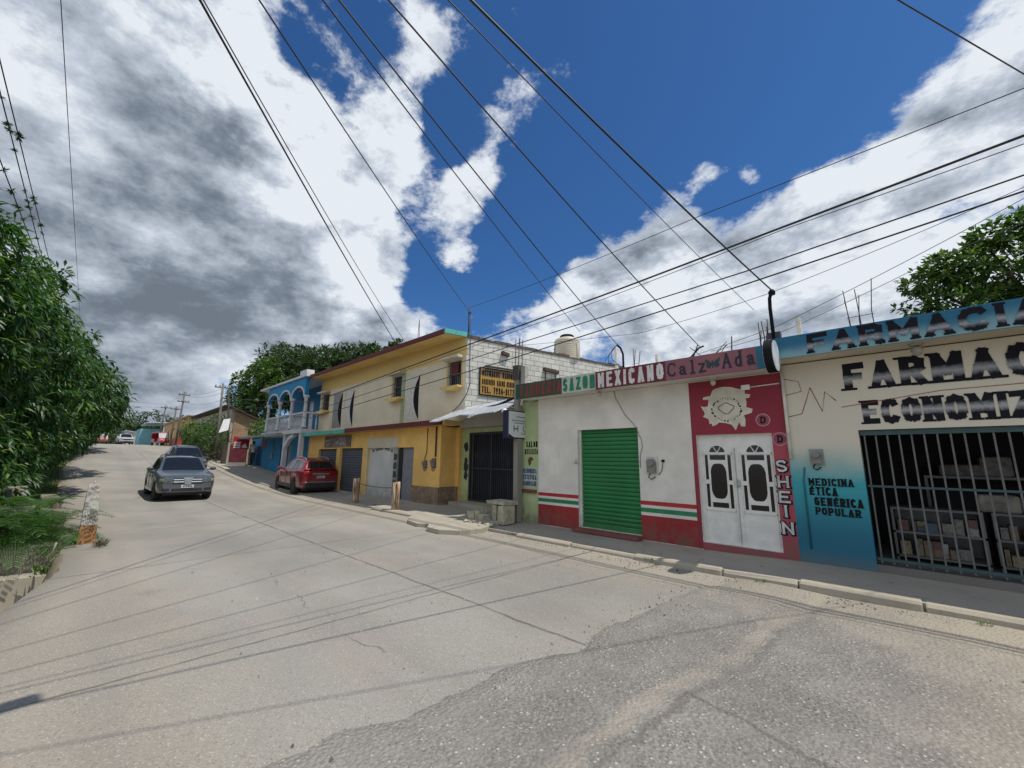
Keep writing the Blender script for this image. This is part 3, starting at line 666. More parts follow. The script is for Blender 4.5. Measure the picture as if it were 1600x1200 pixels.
for i in range(40):
    a = 2*math.pi*i/40+.05*rr.uniform(-1, 1); r = .245+rr.uniform(-.015, .015); x, z = -2.41+r*math.cos(a), 2.66+r*.85*math.sin(a); s_ = rr.choice((.006, .009, .014))
    b.box(x-s_, x+s_, WY-.014, WY-.012, z-s_, z+s_)
wp = [(-2.41+(.13+.02*math.sin(3*a))*math.cos(a), WY-.014, 2.68+(.09+.018*math.cos(4*a))*math.sin(a)) for a in [2*math.pi*i/20 for i in range(21)]]
b.tube(wp, .006, 5)
b.build('rosette_drawing', MATS['black_paint'], S)
# two round monogram badges
def badge(x, z):
    b = MB(); b.cyl((x, WY-.006, z), (x, WY-.011, z), .115, n=28, smooth=False); o = b.build('round_badge', plain('badge_rim', (0.50, 0.22, 0.27), .6), S)
    b = MB(); b.cyl((x, WY-.011, z), (x, WY-.014, z), .098, n=28, smooth=False); b.build('badge_face', plain('badge_face', (0.26, 0.06, 0.09), .6), o)
    lettering('badge_letter', 'D', (x-.04, WY-.014, z-.06), .12, .085, MATS['black_paint'], o, th=.2, serif=1.0)
badge(-1.83, 2.43); badge(-1.60, 2.09)
# vertical lettering on the rose pilaster, silver with a black edge
MATS['silver_paint'] = plain('silver_paint', (0.50, 0.52, 0.52), .5, .1, .25)
for i, (chh, z) in enumerate(zip('SHEIN', (1.53, 1.27, 1.02, .79, .52))):
    w = .17 if chh != 'I' else .05; x = -1.70 + (0.0 if chh != 'I' else .06)
    lettering('lettering', chh, (x, WY-.006, z), .20, w, MATS['black_paint'], S, th=.2, serif=.9, grow=.028, out=.002)
    lettering('lettering', chh, (x-.006, WY-.006, z+.006), .20, w, MATS['silver_paint'], S, th=.2, serif=.6, grow=-.006, out=.012)
# roller shutter
k = MT('green_shutter'); z = k.xyz()[2]; n = k.noise(1.5, 5, .6, sc3=(1, 1, .4)); n2 = k.noise(14, 4, .6, sc3=(1, 1, 6))
c = k.mix(k.sm(n, .35, .7), (0.010, 0.155, 0.042), (0.016, 0.20, 0.055)); c = k.mix(k.sm(n2, .6, .8, 0, .35), c, (0.03, 0.10, 0.05)); c = k.mix(k.sm(z, .2, .7, .35, 0), c, (0.06, 0.13, 0.06))
MATS['shutter_g'] = k.out(c, .42)
def shutter(x0, x1, z0, z1, y, mat, par, pitch=.09, name='roller_shutter', groove=.022):
    b = MB(); rows = []; n = int((z1-z0)/pitch)
    for i in range(n):
        za = z0+(z1-z0)*i/n; zb = z0+(z1-z0)*(i+1)/n; h = zb-za
        for t, d in ((0, groove), (.12, 0.004), (.5, -.004), (.86, .004), (.98, groove)): rows.append([(x0, y+d, za+h*t), (x1, y+d, za+h*t)])
    b.grid(rows, smooth=False); b.box(x0, x1, y-.02, y+.02, z0-.02, z0+.05)
    return b.build(name, mat, par)
shutter(-5.76, -4.25, .19, 2.41, WY+.13, MATS['shutter_g'], S)
for x0 in (-5.79, -4.255):
    b = MB(); b.box(x0, x0+.035, WY+.08, WY+.16, .18, 2.41); b.build('shutter_guide', MATS['white_wall'], S)
b = MB(); b.box(-5.9, -5.79, WY-.02, WY+.0, 1.62, 1.65); b.cyl((-5.84, WY-.02, 1.60), (-5.84, WY-.02, 1.72), .012); b.build('shutter_latch', MATS['steel_grey'], S)
b = MB(); b.box(-5.82, -4.2, WY-.25, WY+.2, .1, .165); b.build('threshold', concrete('threshold_red', (0.22, .07, .06), .3), S)
# double metal door with panes
Dx0, Dx1, Dz0, Dz1, DY = -3.0, -1.72, .22, 2.2, WY+.08
D = MB(); D.box(Dx0, Dx1, DY, DY+.04, Dz0, Dz1)
D = D.build('double_door', MATS['white_gloss'], S)
b = MB(); MATS['pane'] = plain('dark_glass', (0.006, 0.006, 0.008), .12, 0, .2)
fr = MB()
for lx in (Dx0, (Dx0+Dx1)/2):
    w = (Dx1-Dx0)/2; zb, zt = .80, 1.86
    def R_(a, c, z0, z1): b.box(lx+a*w, lx+c*w, DY-.004, DY-.001, z0, z1)
    R_(.17, .25, .86, 1.28); R_(.17, .25, 1.36, 1.82); R_(.80, .88, .86, 1.28); R_(.80, .88, 1.36, 1.82)
    R_(.31, .74, 1.73, 1.82); R_(.31, .74, .86, .95)
    c = (lx+.525*w, 1.34); pts = []
    for i in range(24):
        a = 2*math.pi*i/24; pts.append((c[0]+.215*w*max(-1, min(1, 1.22*math.cos(a))), c[1]+.32*max(-1, min(1, 1.10*math.sin(a)))))
    b.prism(pts, DY-.004, DY-.001, 'y')
    for a0, a1 in ((4, 58), (64, 116), (122, 176)):
        pts = [(c[0]+.02*math.cos(R((a0+a1)/2)), 1.86+.02*math.sin(R((a0+a1)/2)))] + [(c[0]+.215*w*math.cos(R(a0+(a1-a0)*i/6)), 1.865+.13*math.sin(R(a0+(a1-a0)*i/6))) for i in range(7)]
        b.prism(pts, DY-.004, DY-.001, 'y')
    fr.box(lx+.12*w, lx+.93*w, DY-.016, DY, 1.835, 1.855); fr.box(lx+.12*w, lx+.93*w, DY-.016, DY, .80, .82)
    fr.box(lx+.11*w, lx+.13*w, DY-.016, DY, .30, 1.9); fr.box(lx+.91*w, lx+.93*w, DY-.016, DY, .30, 1.9)
    fr.box(lx+.13*w, lx+.30*w, DY-.012, DY-.0005, 1.285, 1.355); fr.box(lx+.76*w, lx+.91*w, DY-.012, DY-.0005, 1.285, 1.355)
b.build('door_pane', MATS['pane'], D); fr.build('door_frame', MATS['white_gloss'], D)
b = MB(); b.box(-2.366, -2.354, DY-.02, DY, .25, 1.95); b.cyl((-2.33, DY-.03, 1.24), (-2.33, DY-.03, 1.38), .014); b.box(-2.37, -2.29, DY-.035, DY-.016, 1.29, 1.33)
b.build('door_bolt', MATS['steel_grey'], D)
# ceiling lamps under the canopy, conduit and switch box
for x, y in ((-4.95, 7.98), (-2.55, 8.1)):
    b = MB(); b.cyl((x, y, 3.265), (x, y, 3.225), .075, .06, 14); b.lathe([(.02, 0), (.045, -.03), (.05, -.07), (.03, -.11), (.005, -.12)], (x, y, 3.225), 12)
    b.build('ceiling_lamp', plain('lamp_cream', (.5, .47, .40), .4), S)
b = MB(); b.box(-2.12, -1.98, WY-.05, WY-.006, 2.99, 3.08); b.tube([(-1.98, WY-.02, 3.035), (-1.52, WY-.02, 3.05)], .011); b.build('conduit_box', MATS['white_gloss'], S)
b = MB(); b.tube([(-4.75, WY-.012, 3.26), (-4.72, WY-.012, 3.1), (-4.5, WY-.012, 2.7), (-4.32, WY-.012, 2.5), (-4.26, WY-.012, 2.42), (-4.14, WY-.012, 2.15), (-4.12, WY-.012, 2.0), (-4.18, WY-.012, 1.8), (-4.19, WY-.012, 1.55)], .007); b.build('cable', plain('grey_cable', (.2, .2, .19), .6), S)
def meter(x, z, par, yw, plate=(.55, .54, .50), s=1.0):
    b = MB(); b.box(x-.13*s, x+.13*s, yw-.02, yw, z-.2*s, z+.16*s); o = b.build('electric_meter', plain('meter_plate', plate, .6), par)
    b = MB(); b.box(x-.09*s, x+.09*s, yw-.09, yw-.02, z-.16*s, z+.02*s); b.cyl((x, yw-.02, z+.04*s), (x, yw-.14, z+.04*s), .085*s, .075*s, 16); b.build('meter_dial', plain('meter_body', (.20, .19, .18), .3), o)
    b = MB(); b.tube([(x-.05*s, yw-.03, z-.18*s), (x-.08*s, yw-.04, z-.26*s), (x-.02*s, yw-.03, z-.30*s), (x+.06*s, yw-.02, z-.24*s)], .01); b.build('meter_cable', MATS['black_paint'], o)
    return o
meter(-3.92, 1.62, S, WY)
b = MB(); b.cyl((-3.68, WY-.05, 1.70), (-3.68, WY, 1.70), .028); b.tube([(-3.68, WY-.03, 1.68), (-3.72, WY-.02, 1.5), (-3.78, WY-.02, 1.42)], .007); b.build('breaker_box', MATS['black_paint'], S)
# PVC downpipe where the two shops meet
b = MB(); b.tube([(-1.47, WY-.04, 3.33), (-1.47, WY-.04, 1.75)], .025, 8); b.build('downpipe', MATS['pvc'], S)

# ================================================================ pharmacy
Fm = thing('pharmacy', 'cream and turquoise pharmacy painted FARMACIA ECONOMIZ behind a barred front', 'pharmacy', (1.0, WY, 0.15))
k = MT('turquoise_fade_paint'); X, Y_, Z = k.xyz(); w = k.noise(1.1, 5, .6); w2 = k.noise(2.5, 4, .6, sc3=(4, 4, .4))
f = k.sm(k.math('ADD', Z, k.math('MULTIPLY', k.math('SUBTRACT', w, .5), .6)), 1.35, 2.05, 1, 0)
lo = k.mix(k.sm(Z, .45, 1.5), (0.010, 0.13, 0.21), (0.035, 0.33, 0.38))
c = k.mix(f, (0.62, 0.58, 0.48), lo); c = k.mix(k.sm(w2, .6, .8, 0, .2), c, (.33, .27, .2)); c = k.mix(k.math('MULTIPLY', k.sm(Z, .1, .4, 1, 0), .5), c, (.16, .15, .13))
k.bump(k.noise(60, 3, .6), .12, .004); MATS['pharm'] = k.out(c, .7)
PO = [(-.56, 3.1, .05, 2.2)]
b = MB(); wall_with_openings(b, -1.5, 6.0, .05, 3.36, WY+.002, WY+.2, PO); b.box(-1.5, -1.3, WY+.2, 16, .05, 3.4); b.box(5.8, 6, WY+.2, 16, .05, 3.4); b.box(-1.3, 5.8, 15.8, 16, .05, 3.4)
b.build('wall', MATS['pharm'], Fm)
k = MT('cream_soffit'); MATS['cream'] = wallpaint('cream_plaster', (0.58, 0.53, 0.42), (.3, .24, .17), .25, streak=False)
b = MB(); b.box(-1.5, 6, FY+.006, 16, 3.38, 3.62); b.build('roof_slab', MATS['cream'], Fm)
k = MT('fascia_fade_blue'); X, Y_, Z = k.xyz(); w = k.noise(1.3, 5, .6)
c = k.mix(k.sm(k.math('ADD', Z, k.math('MULTIPLY', k.math('SUBTRACT', w, .5), .32)), 3.36, 3.62), (0.20, 0.36, 0.40), (0.008, 0.125, 0.23)); MATS['fasc'] = k.out(c, .65)
fascia('sign_band', -1.5, 6, None, 3.37, 3.72, Fm, MATS['fasc'])
lettering('lettering', 'FARMACIA', (-1.0, FY-.05, 3.39), .31, 2.36, MATS['air1'], Fm, th=.25, gap=.42, serif=.4)
lettering('lettering', 'FARMACIA', (-.65, WY, 2.83), .43, 2.46, MATS['air1'], Fm, th=.24, serif=1.0, gap=.34, out=.003)
lettering('lettering', 'ECONOMIZA', (-.48, WY, 2.29), .36, 1.90, MATS['air2'], Fm, th=.23, serif=.7, gap=.16, out=.003)
for t_, z, w_ in (('MEDICINA', 1.335, .57), ('ÉTICA', 1.185, .36), ('GENÉRICA', 1.025, .60), ('POPULAR', .885, .56)):
    lettering('lettering', t_, (-1.27+(.05 if z < 1.1 else 0), WY, z), .115 if 'É' not in t_ else .13, w_, MATS['black_paint'], Fm, th=.22, serif=.8, gap=.3, out=.003)
# painted cardiogram: a cross and a jagged red pulse line running along the front
b = MB(); z0 = 2.72
b.tube([(-1.46, WY, 3.12), (-1.25, WY, 3.05), (-1.22, WY, 2.88), (-1.45, WY, 2.83)], .006, 4); b.tube([(-1.44, WY, 2.46), (-1.25, WY, 2.5), (-1.17, WY, 2.72), (-1.10, WY, 2.93), (-.97, WY, 2.52), (-.91, WY, 2.84), (-.78, WY, 2.68)], .007, 4)
b.tube([(-.72, WY, 2.57), (.4, WY, 2.72), (1.4, WY, 2.74), (2.6, WY, 2.74)], .006, 4)
b.build('painted_pulse_line', plain('pulse_red', (0.30, 0.06, 0.03), .7), Fm)
# barred front
MATS['bars'] = plain('grey_bars', (0.12, 0.125, 0.125), .5, .3, .2); MATS['tealframe'] = plain('teal_frame', (0.03, 0.075, 0.08), .5)
b = MB(); GY = WY+.08; b.box(-.55, 3.1, GY-.03, GY+.03, 2.12, 2.19); b.box(-.55, 3.1, GY-.02, GY+.02, .30, .34); b.box(-.54, 3.1, GY-.015, GY+.015, 1.345, 1.375); o = b.build('gate_frame', MATS['tealframe'], Fm)
b = MB(); x = -.50
while x < 3.08:
    b.box(x-.010, x+.010, GY-.010, GY+.010, .26, 2.12); x += .131
b.box(.95, .98, GY-.025, GY+.02, .25, 1.02); b.box(.95, 1.8, GY-.02, GY+.02, 1.0, 1.03)
b.build('gate_bar', MATS['bars'], o)
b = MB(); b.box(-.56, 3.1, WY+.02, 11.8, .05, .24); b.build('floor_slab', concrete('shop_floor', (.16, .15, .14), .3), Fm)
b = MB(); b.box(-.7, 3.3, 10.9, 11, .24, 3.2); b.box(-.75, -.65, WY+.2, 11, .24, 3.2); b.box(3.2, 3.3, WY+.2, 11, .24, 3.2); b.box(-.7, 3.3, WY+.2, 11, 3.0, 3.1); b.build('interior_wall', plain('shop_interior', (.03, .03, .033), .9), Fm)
b = MB(); b.cyl((.22, 8.0, 3.38), (.22, 8.0, 3.34), .08, .07, 14); b.lathe([(.02, 0), (.06, -.03), (.065, -.08), (.04, -.13), (.005, -.14)], (.22, 8.0, 3.34), 12); b.build('ceiling_lamp', plain('lamp_grey', (.32, .30, .26), .4), Fm)
meter(-1.12, 1.80, Fm, WY+.002, (.24, .30, .29), .72)
b = MB(); b.tube([(-1.3, WY-.01, 1.62), (-1.33, WY-.01, 1.4), (-1.33, WY-.01, .35)], .012); b.build('conduit', plain('blue_conduit', (.015, .12, .19), .5), Fm)
# glass counter and stacked goods inside: each counter and parcel its own thing
k = MT('mixed_packets'); wn_ = k.node('ShaderNodeTexWhiteNoise', noise_dimensions='1D'); k.set(wn_.inputs['W'], k.isl)
rp = k.node('ShaderNodeValToRGB'); k.set(rp.inputs[0], k.isl); rp.color_ramp.interpolation = 'CONSTANT'
for i_, cc_ in enumerate(((.30, .29, .27), (.16, .05, .045), (.22, .21, .18), (.05, .09, .16), (.30, .25, .12), (.10, .14, .10), (.36, .35, .33), (.20, .13, .08))):
    e_ = rp.color_ramp.elements[0] if i_ == 0 else rp.color_ramp.elements.new(i_/8); e_.color = (*cc_, 1)
MATS['packets'] = k.out(k.mix(k.sm(k.noise(22, 3, .6), .45, .6, .2, .75), rp.outputs[0], (.07, .07, .07)), .6)
MATS['counter'] = plain('counter_steel', (.12, .125, .13), .4, .4)
for i, (x0, x1) in enumerate(((-.35, .62), (.7, 2.2))):
    t_ = thing('shop_counter', ('glass-fronted counter just inside the left bars of the pharmacy', 'longer glass-fronted counter deeper along the pharmacy bars')[i], 'counter', ((x0+x1)/2, 9.2, .24), group='counters in the pharmacy')
    b = MB(); [b.box(x0, x1, 8.95, 9.5, z, z+.03) for z in (.3, .65, 1.0)]; b.box(x0, x0+.03, 8.95, 9.5, .24, 1.0); b.box(x1-.03, x1, 8.95, 9.5, .24, 1.0); b.box(x0+.03, x1-.03, 9.47, 9.5, .33, 1.0); b.build('counter_frame', MATS['counter'], t_)
    b = MB(); r2 = random.Random(i)
    for z in (.33, .68):
        x = x0+.06
        while x < x1-.15:
            w = r2.uniform(.035, .13); h_ = r2.uniform(.06, .26); yy = r2.uniform(8.98, 9.08)
            for lv in range(1 if h_ > .13 else 2): b.box(x, x+w, yy, yy+.2, z+lv*(h_+.002), z+lv*(h_+.002)+h_*r2.uniform(.9, 1))
            x += w+r2.choice((.004, .01, .05))
    b.build('goods', MATS['packets'], t_)
r2 = random.Random(8); nn = 0
for x, y, z, sx, sz, cc, lb in ((.55, 10.4, 1.5, .5, .24, (.30, .28, .25), 'grey bundle on the high shelf behind the pharmacy bars'), (.95, 10.4, 1.5, .35, .4, (.42, .40, .36), 'tall pale parcel on the high shelf behind the pharmacy bars'), (.8, 9.2, 1.03, .4, .3, (.34, .32, .28), 'carton standing on the counter behind the pharmacy bars')):
    b = MB(); b.box(x-sx/2, x+sx/2, y-.18, y+.18, z, z+sz*.8); nn += 1; tag(b.build('parcel', plain('parcel_%d' % nn, tuple(v*.6 for v in cc), .8, 0, .4, 9), bevel=.035), lb, 'parcel')
t_ = MB(); t_.box(.1, 2.6, 10.2, 10.7, 1.46, 1.5); t_.box(.1, .14, 10.2, 10.7, .24, 1.46); t_.box(2.56, 2.6, 10.2, 10.7, .24, 1.46); tag(t_.build('shelf', MATS['counter']), 'dark metal shelf at the back of the pharmacy', 'shelf')

# round sign hanging over the pavement between the shops
t_ = thing('round_sign', 'round white projecting sign with a black rim above the SHEIN pilaster', 'sign', (-1.45, 7.5, 3.38))
b = MB(); b.cyl((-1.51, 7.52, 3.38), (-1.39, 7.52, 3.38), .27, n=40, smooth=False); b.build('rim', MATS['black_paint'], t_)
k = MT('worn_white_face'); c = k.mix(k.sm(k.noise(7, 5, .6), .4, .7), (.62, .66, .70), (.42, .46, .55)); MATS['disc_face'] = k.out(c, .4)
for s_ in (-1, 1):
    b = MB(); b.cyl((-1.45+s_*.06, 7.52, 3.38), (-1.45+s_*.068, 7.52, 3.38), .25, n=40, smooth=False); b.build('sign_face', MATS['disc_face'], t_)
b = MB(); b.box(-1.47, -1.43, 7.52, 7.75, 3.62, 3.66); b.box(-1.47, -1.43, 7.5, 7.54, 3.6, 3.66); b.build('bracket', MATS['steel_grey'], t_)
# service mast with black weatherhead
t_ = thing('service_mast', 'black service mast with a bent weatherhead on the roof edge between the shops', 'mast', (-1.45, 7.85, 3.6))
b = MB(); b.tube([(-1.45, 7.85, 3.58), (-1.46, 7.85, 4.3), (-1.45, 7.84, 4.46), (-1.41, 7.80, 4.55), (-1.38, 7.76, 4.53)], .028, 8); b.build('conduit', MATS['black_paint'], t_)
b = MB(); b.lathe([(.05, 0), (.055, .05), (.03, .09), (.01, .1)], (-1.40, 7.79, 4.5), 10); b.build('weatherhead', MATS['black_paint'], t_)
b = MB(); b.box(-1.55, -1.36, 7.84, 7.98, 3.6, 3.86); b.build('junction_box', plain('dark_box', (.03, .03, .035), .5), t_)
# rebar starters and pale stubs left standing on the roofs
def rebar(x, y, z, n, h, label, lean=0.06, r=.009, spread=.16):
    b = MB(); q = random.Random(int(x*100)+7)
    for i in range(n):
        a, c2 = x+q.uniform(-spread, spread)/2, y+q.uniform(-.1, .1); hh = h*q.uniform(.75, 1.05)
        b.tube([(a, c2, z-.05), (a+q.uniform(-lean, lean)*.4, c2, z+hh*.5), (a+q.uniform(-lean, lean), c2, z+hh)], r, 5)
    for j in range(2): b.box(x-spread/2, x+spread/2, y-.05, y-.04, z+h*(.2+.25*j), z+h*(.2+.25*j)+.008)
    return tag(b.build('rebar_starter', MATS['rebar']), label, 'rebar', 'rebar starters on the roofs')
rebar(-1.62, 8.1, 3.56, 7, .62, 'dense clump of rebar beside the black service mast', .05, .009, .26)
rebar(-.35, 8.6, 3.62, 5, 1.0, 'tall thin rebar cage rising above the first letters of FARMACIA', .05, .007, .34)
rebar(-4.35, 8.6, 3.56, 3, .72, 'rebar rods beside the bent black cable riser over MEXICANO', .06)
rebar(-2.2, 8.3, 3.56, 1, .62, 'single curved rod above the word Ada', .2, .012, .01)
rebar(-3.1, 8.4, 3.56, 1, .62, 'single leaning rod above the word Calz', .22, .012, .01)
rebar(-2.75, 8.6, 3.56, 4, .5, 'loose tangle of rods above the butterfly', .3, .008, .5)
b = MB(); b.tube([(-3.05, 8.2, 3.55), (-2.95, 8.2, 3.75), (-2.8, 8.2, 3.9), (-2.7, 8.2, 3.93)], .018, 6); tag(b.build('roof_conduit', MATS['black_paint']), 'thick black conduit curving off the roof above Calz', 'conduit')
for i, (x, y, h, lb) in enumerate(((-5.35, 9.5, 1.15, 'tall white pipe stub above the word SAZON'), (-4.1, 9.2, .62, 'short white pipe stub above the word MEXICANO'), (-1.25, 9.0, .8, 'white pipe stub just right of the service mast'))):
    b = MB(); b.cyl((x, y, 3.5), (x, y, 3.56+h), .045, n=10); tag(b.build('pipe_stub', MATS['pvc']), lb, 'pipe', 'pipe stubs on the roofs')
t_ = thing('cable_riser', 'bent black cable riser with loose loops above the word MEXICANO', 'cable riser', (-4.5, 8.3, 3.56))
b = MB(); b.tube([(-4.5, 8.3, 3.5), (-4.5, 8.3, 4.1), (-4.55, 8.28, 4.25), (-4.62, 8.25, 4.32)], .024, 7); b.build('pipe', MATS['black_paint'], t_)
b = MB(); [b.tube([(-4.62, 8.25, 4.32), (-4.8-.08*i, 8.3, 4.22-.1*i), (-4.78-.1*i, 8.3, 4.0-.05*i), (-4.6, 8.3, 3.85)], .006, 4) for i in range(3)]; b.build('loose_cable', MATS['black_paint'], t_)

# ================================================================ yellow two-storey building
YB = thing('yellow_building', 'two-storey yellow and beige building with maroon roof edges and a block side wall', 'building', (-17, 8.6, .12))
MATS['yellow'] = wallpaint('yellow_plaster', (0.80, 0.50, 0.15), (.36, .24, .1), .28, base_z=.05)
k = MT('beige_wall_paint'); X, Y_, Z = k.xyz(); n = k.noise(1.1, 5, .6); st = k.noise(2, 4, .6, sc3=(4, 4, .3))
c = k.mix(k.sm(n, .35, .7), (.62, .56, .43), (.72, .65, .50)); c = k.mix(k.sm(k.math('ADD', Z, k.math('MULTIPLY', n, .12)), 5.33, 5.36), c, (.66, .48, .18)); c = k.mix(k.sm(st, .6, .8, 0, .25), c, (.30, .26, .2))
k.bump(k.noise(60, 3, .6), .12, .004); MATS['beige'] = k.out(c, .75)
MATS['maroon'] = wallpaint('maroon_edge', (0.12, 0.018, 0.022), (.06, .03, .03), .3, streak=False)
MATS['turq'] = wallpaint('turquoise_edge', (0.10, 0.42, 0.36), (.2, .3, .26), .25, streak=False)
MATS['ysoffit'] = wallpaint('yellow_soffit', (0.70, 0.50, 0.19), (.4, .25, .1), .3, streak=False)
MATS['grey_door'] = plain('grey_metal_door', (0.085, 0.095, 0.115), .5, .1, .12, 2)
MATS['pale_door'] = wallpaint('pale_metal_door', (0.56, 0.56, 0.55), (.3, .28, .24), .25, base_z=.1)
# painted block side wall
k = MT('whitewashed_blocks'); br = k.node('ShaderNodeTexBrick')
mp = k.node('ShaderNodeCombineXYZ'); X, Y_, Z = k.xyz(); k.set(mp.inputs[0], Y_); k.set(mp.inputs[1], Z); k.t.links.new(mp.outputs[0], br.inputs['Vector'])
br.inputs['Scale'].default_value = 1.0; br.inputs['Brick Width'].default_value = .42; br.inputs['Row Height'].default_value = .205; br.inputs['Mortar Size'].default_value = .012; br.inputs['Mortar Smooth'].default_value = .3
br.inputs['Color1'].default_value = (.60, .59, .54, 1); br.inputs['Color2'].default_value = (.50, .49, .45, 1); br.inputs['Mortar'].default_value = (.22, .20, .17, 1)
n = k.noise(1.4, 6, .65); n2 = k.noise(5, 5, .65)
c = k.mix(k.sm(n, .5, .75, 0, .55), br.outputs['Color'], (.36, .33, .28)); c = k.mix(k.sm(n2, .6, .8, 0, .6), c, (.24, .21, .18)); c = k.mix(k.sm(k.noise(2, 4, .6, sc3=(5, 5, .3)), .58, .8, 0, .55), c, (.15, .13, .11))
k.bump(k.math('ADD', k.math('MULTIPLY', br.outputs['Fac'], -1.2), k.noise(30, 4, .7)), .6, .012); MATS['blocks'] = k.out(c, .9)
BW = Vector((.2, .98, 0)).normalized(); BO = Vector((-10.95, 9.0, 0))
def bwp(s, z, o=0.0):  # point on the side wall, o metres proud of it
    return (BO.x+BW.x*s+BW.y*o, BO.y+BW.y*s-BW.x*o, z)
UP = [(-12.0, -11.2, 4.25, 5.2), (-15.9, -15.02, 4.2, 5.15), (-23.5, -22.5, 4.2, 5.12)]
b = MB(); wall_with_openings(b, -23.75, -10.96, 2.98, 6.0, 9.0, 9.2, UP); b.build('upper_wall', MATS['beige'], YB)
LO = [(-22.3, -20.1, .1, 2.1), (-19.7, -17.4, .1, 2.12), (-16.9, -13.36, .1, 2.1)]
b = MB(); wall_with_openings(b, -23.75, -11.7, 0, 2.82, 8.6, 8.8, LO); b.build('lower_wall', MATS['yellow'], YB)
b = MB()
for s0, s1 in ((0.0, 12.0),):
    p = [bwp(s0, 2.8), bwp(s1, 2.8), bwp(s1, 5.97), bwp(s0, 5.97)]; q = [(v[0]-.18, v[1]+.1, v[2]) for v in p]
    b.add(p+q, [(0,1,2,3), (7,6,5,4), (0,4,5,1), (1,5,6,2), (2,6,7,3), (3,7,4,0)])
b.build('block_side_wall', MATS['blocks'], YB)
b = MB(); e0, e1 = bwp(12, 0), bwp(0, 0)
b.prism([(-23.75, 9.2), (e1[0]-.2, 9.2), (e0[0]-.2, 20), (-23.75, 20)], 5.6, 5.9); b.box(-23.75, -23.55, 9.2, 20, 0, 5.95); b.box(-23.5, e0[0]-.3, 20, 20.2, 0, 5.95); b.build('roof_deck', MATS['blocks'], YB)
# top coping of the side wall, stained dark and broken
b = MB(); q = random.Random(2); s = 0.0
while s < 11.8:
    l = q.uniform(.35, .8); z = 5.97+q.uniform(0, .05)
    a0, a1 = bwp(s, z, .03), bwp(min(12, s+l), z, .03)
    b.add([(a0[0], a0[1], 5.94), (a1[0], a1[1], 5.94), (a1[0], a1[1], z+.04), (a0[0], a0[1], z+.04), (a0[0]-.26, a0[1]+.06, 5.94), (a1[0]-.26, a1[1]+.06, 5.94), (a1[0]-.26, a1[1]+.06, z+.04), (a0[0]-.26, a0[1]+.06, z+.04)], [(0,1,2,3), (7,6,5,4), (0,4,5,1), (1,5,6,2), (2,6,7,3), (3,7,4,0)])
    s += l
b.build('coping', plain('stained_coping', (.10, .075, .06), .95, 0, .4), YB)
# cantilevered roof slab: yellow underneath, maroon front edge, turquoise end
b = MB(); b.prism([(-23.4, 8.24), (-11.19, 8.24), (-11.03, 9.2), (-23.4, 9.2)], 6.0, 6.10); b.build('roof_slab', MATS['ysoffit'], YB)
b = MB(); b.box(-23.42, -11.22, 8.18, 8.24, 5.985, 6.15); b.build('roof_edge', MATS['maroon'], YB)
b = MB(); b.prism([(-11.22, 8.18), (-11.14, 8.18), (-10.93, 9.12), (-11.02, 9.12)], 5.985, 6.15); b.build('roof_end', MATS['turq'], YB)
b = MB(); b.box(-23.7, -11.05, 8.25, 9.0, 2.83, 2.97); b.build('floor_slab', MATS['ysoffit'], YB)
b = MB(); b.box(-18.5, -11.2, 8.19, 8.25, 2.81, 2.99); b.build('floor_edge', MATS['maroon'], YB)
b = MB(); b.box(-23.7, -18.5, 8.18, 8.25, 2.78, 2.97); b.build('floor_edge', MATS['turq'], YB)
# upstairs windows: hood, sill, bars, curtain
for i, (x0, x1, z0, z1) in enumerate(UP):
    b = MB(); b.box(x0-.03, x1+.03, 9.17, 9.2, z0, z1); w = b.build('window', MATS['pane'], YB)
    b = MB(); b.box(x0-.1, x1+.1, 8.72, 9.0, z1+.04, z1+.13); b.build('hood', MATS['cream'], w)
    b = MB(); pts = [(x0-.12+(x1-x0+.24)*j/12, z0-.08-.10*math.sin(math.pi*j/12)) for j in range(13)] + [(x1+.12, z0-.02), (x0-.12, z0-.02)]
    b.prism(pts, 8.72, 9.0, 'y'); b.build('sill', MATS['ysoffit'], w)
    b = MB(); xm = x0+.06
    while xm < x1: b.box(xm-.009, xm+.009, 9.06, 9.08, z0, z1); xm += .115
    b.box(x0, x1, 9.055, 9.085, z0+.45, z0+.48); b.build('window_bars', plain('window_bar', (.09, .09, .10), .5, .3), w)
    if i == 0:
        b = MB(); b.grid([[(x0+.04+.4*j/12, 9.14+.015*math.sin(j*1.9), z) for j in range(13)] for z in (z1-.5, z1-.02)]); b.build('curtain', plain('red_curtain', (.28, .02, .03), .8), w)
    for xa in (x0-.06, x1):
        b = MB(); b.box(xa, xa+.06, 8.985, 9.0, z0, z1); b.build('window_surround', MATS['ysoffit'], w)
# decorative lens niches: pale panel with a black crescent slot
MATS['niche'] = plain('niche_white', (.58, .57, .53), .7); MATS['niche_g'] = plain('niche_grey', (.25, .25, .24), .7)
for x0, x1, mt in ((-14.75, -13.78, 'niche'), (-20.4, -19.5, 'niche'), (-21.9, -20.8, 'niche_g')):
    b = MB(); z0, z1 = 3.2, 5.0
    left = [(x0, z0), (x0, z1)]; n_ = 14
    arc = [(x1-.02-.42*(1-((2*j/n_-1)**2))*(x1-x0), z1-(z1-z0)*j/n_) for j in range(n_+1)]
    b.prism([(x0, z0)] + [(x0, z1)] + arc, 8.985, 9.0, 'y'); o = b.build('lens_panel', MATS[mt], YB)
    arc2 = [(x1-.02-.05*(1-((2*j/n_-1)**2))*(x1-x0), z0+(z1-z0)*j/n_) for j in range(n_+1)]
    b = MB(); b.prism(arc+arc2, 8.99, 8.998, 'y'); b.build('crescent_slot', MATS['black_paint'], o)
MATS['sage'] = wallpaint('sage_green', (.36, .42, .25), (.2, .2, .13), .25)
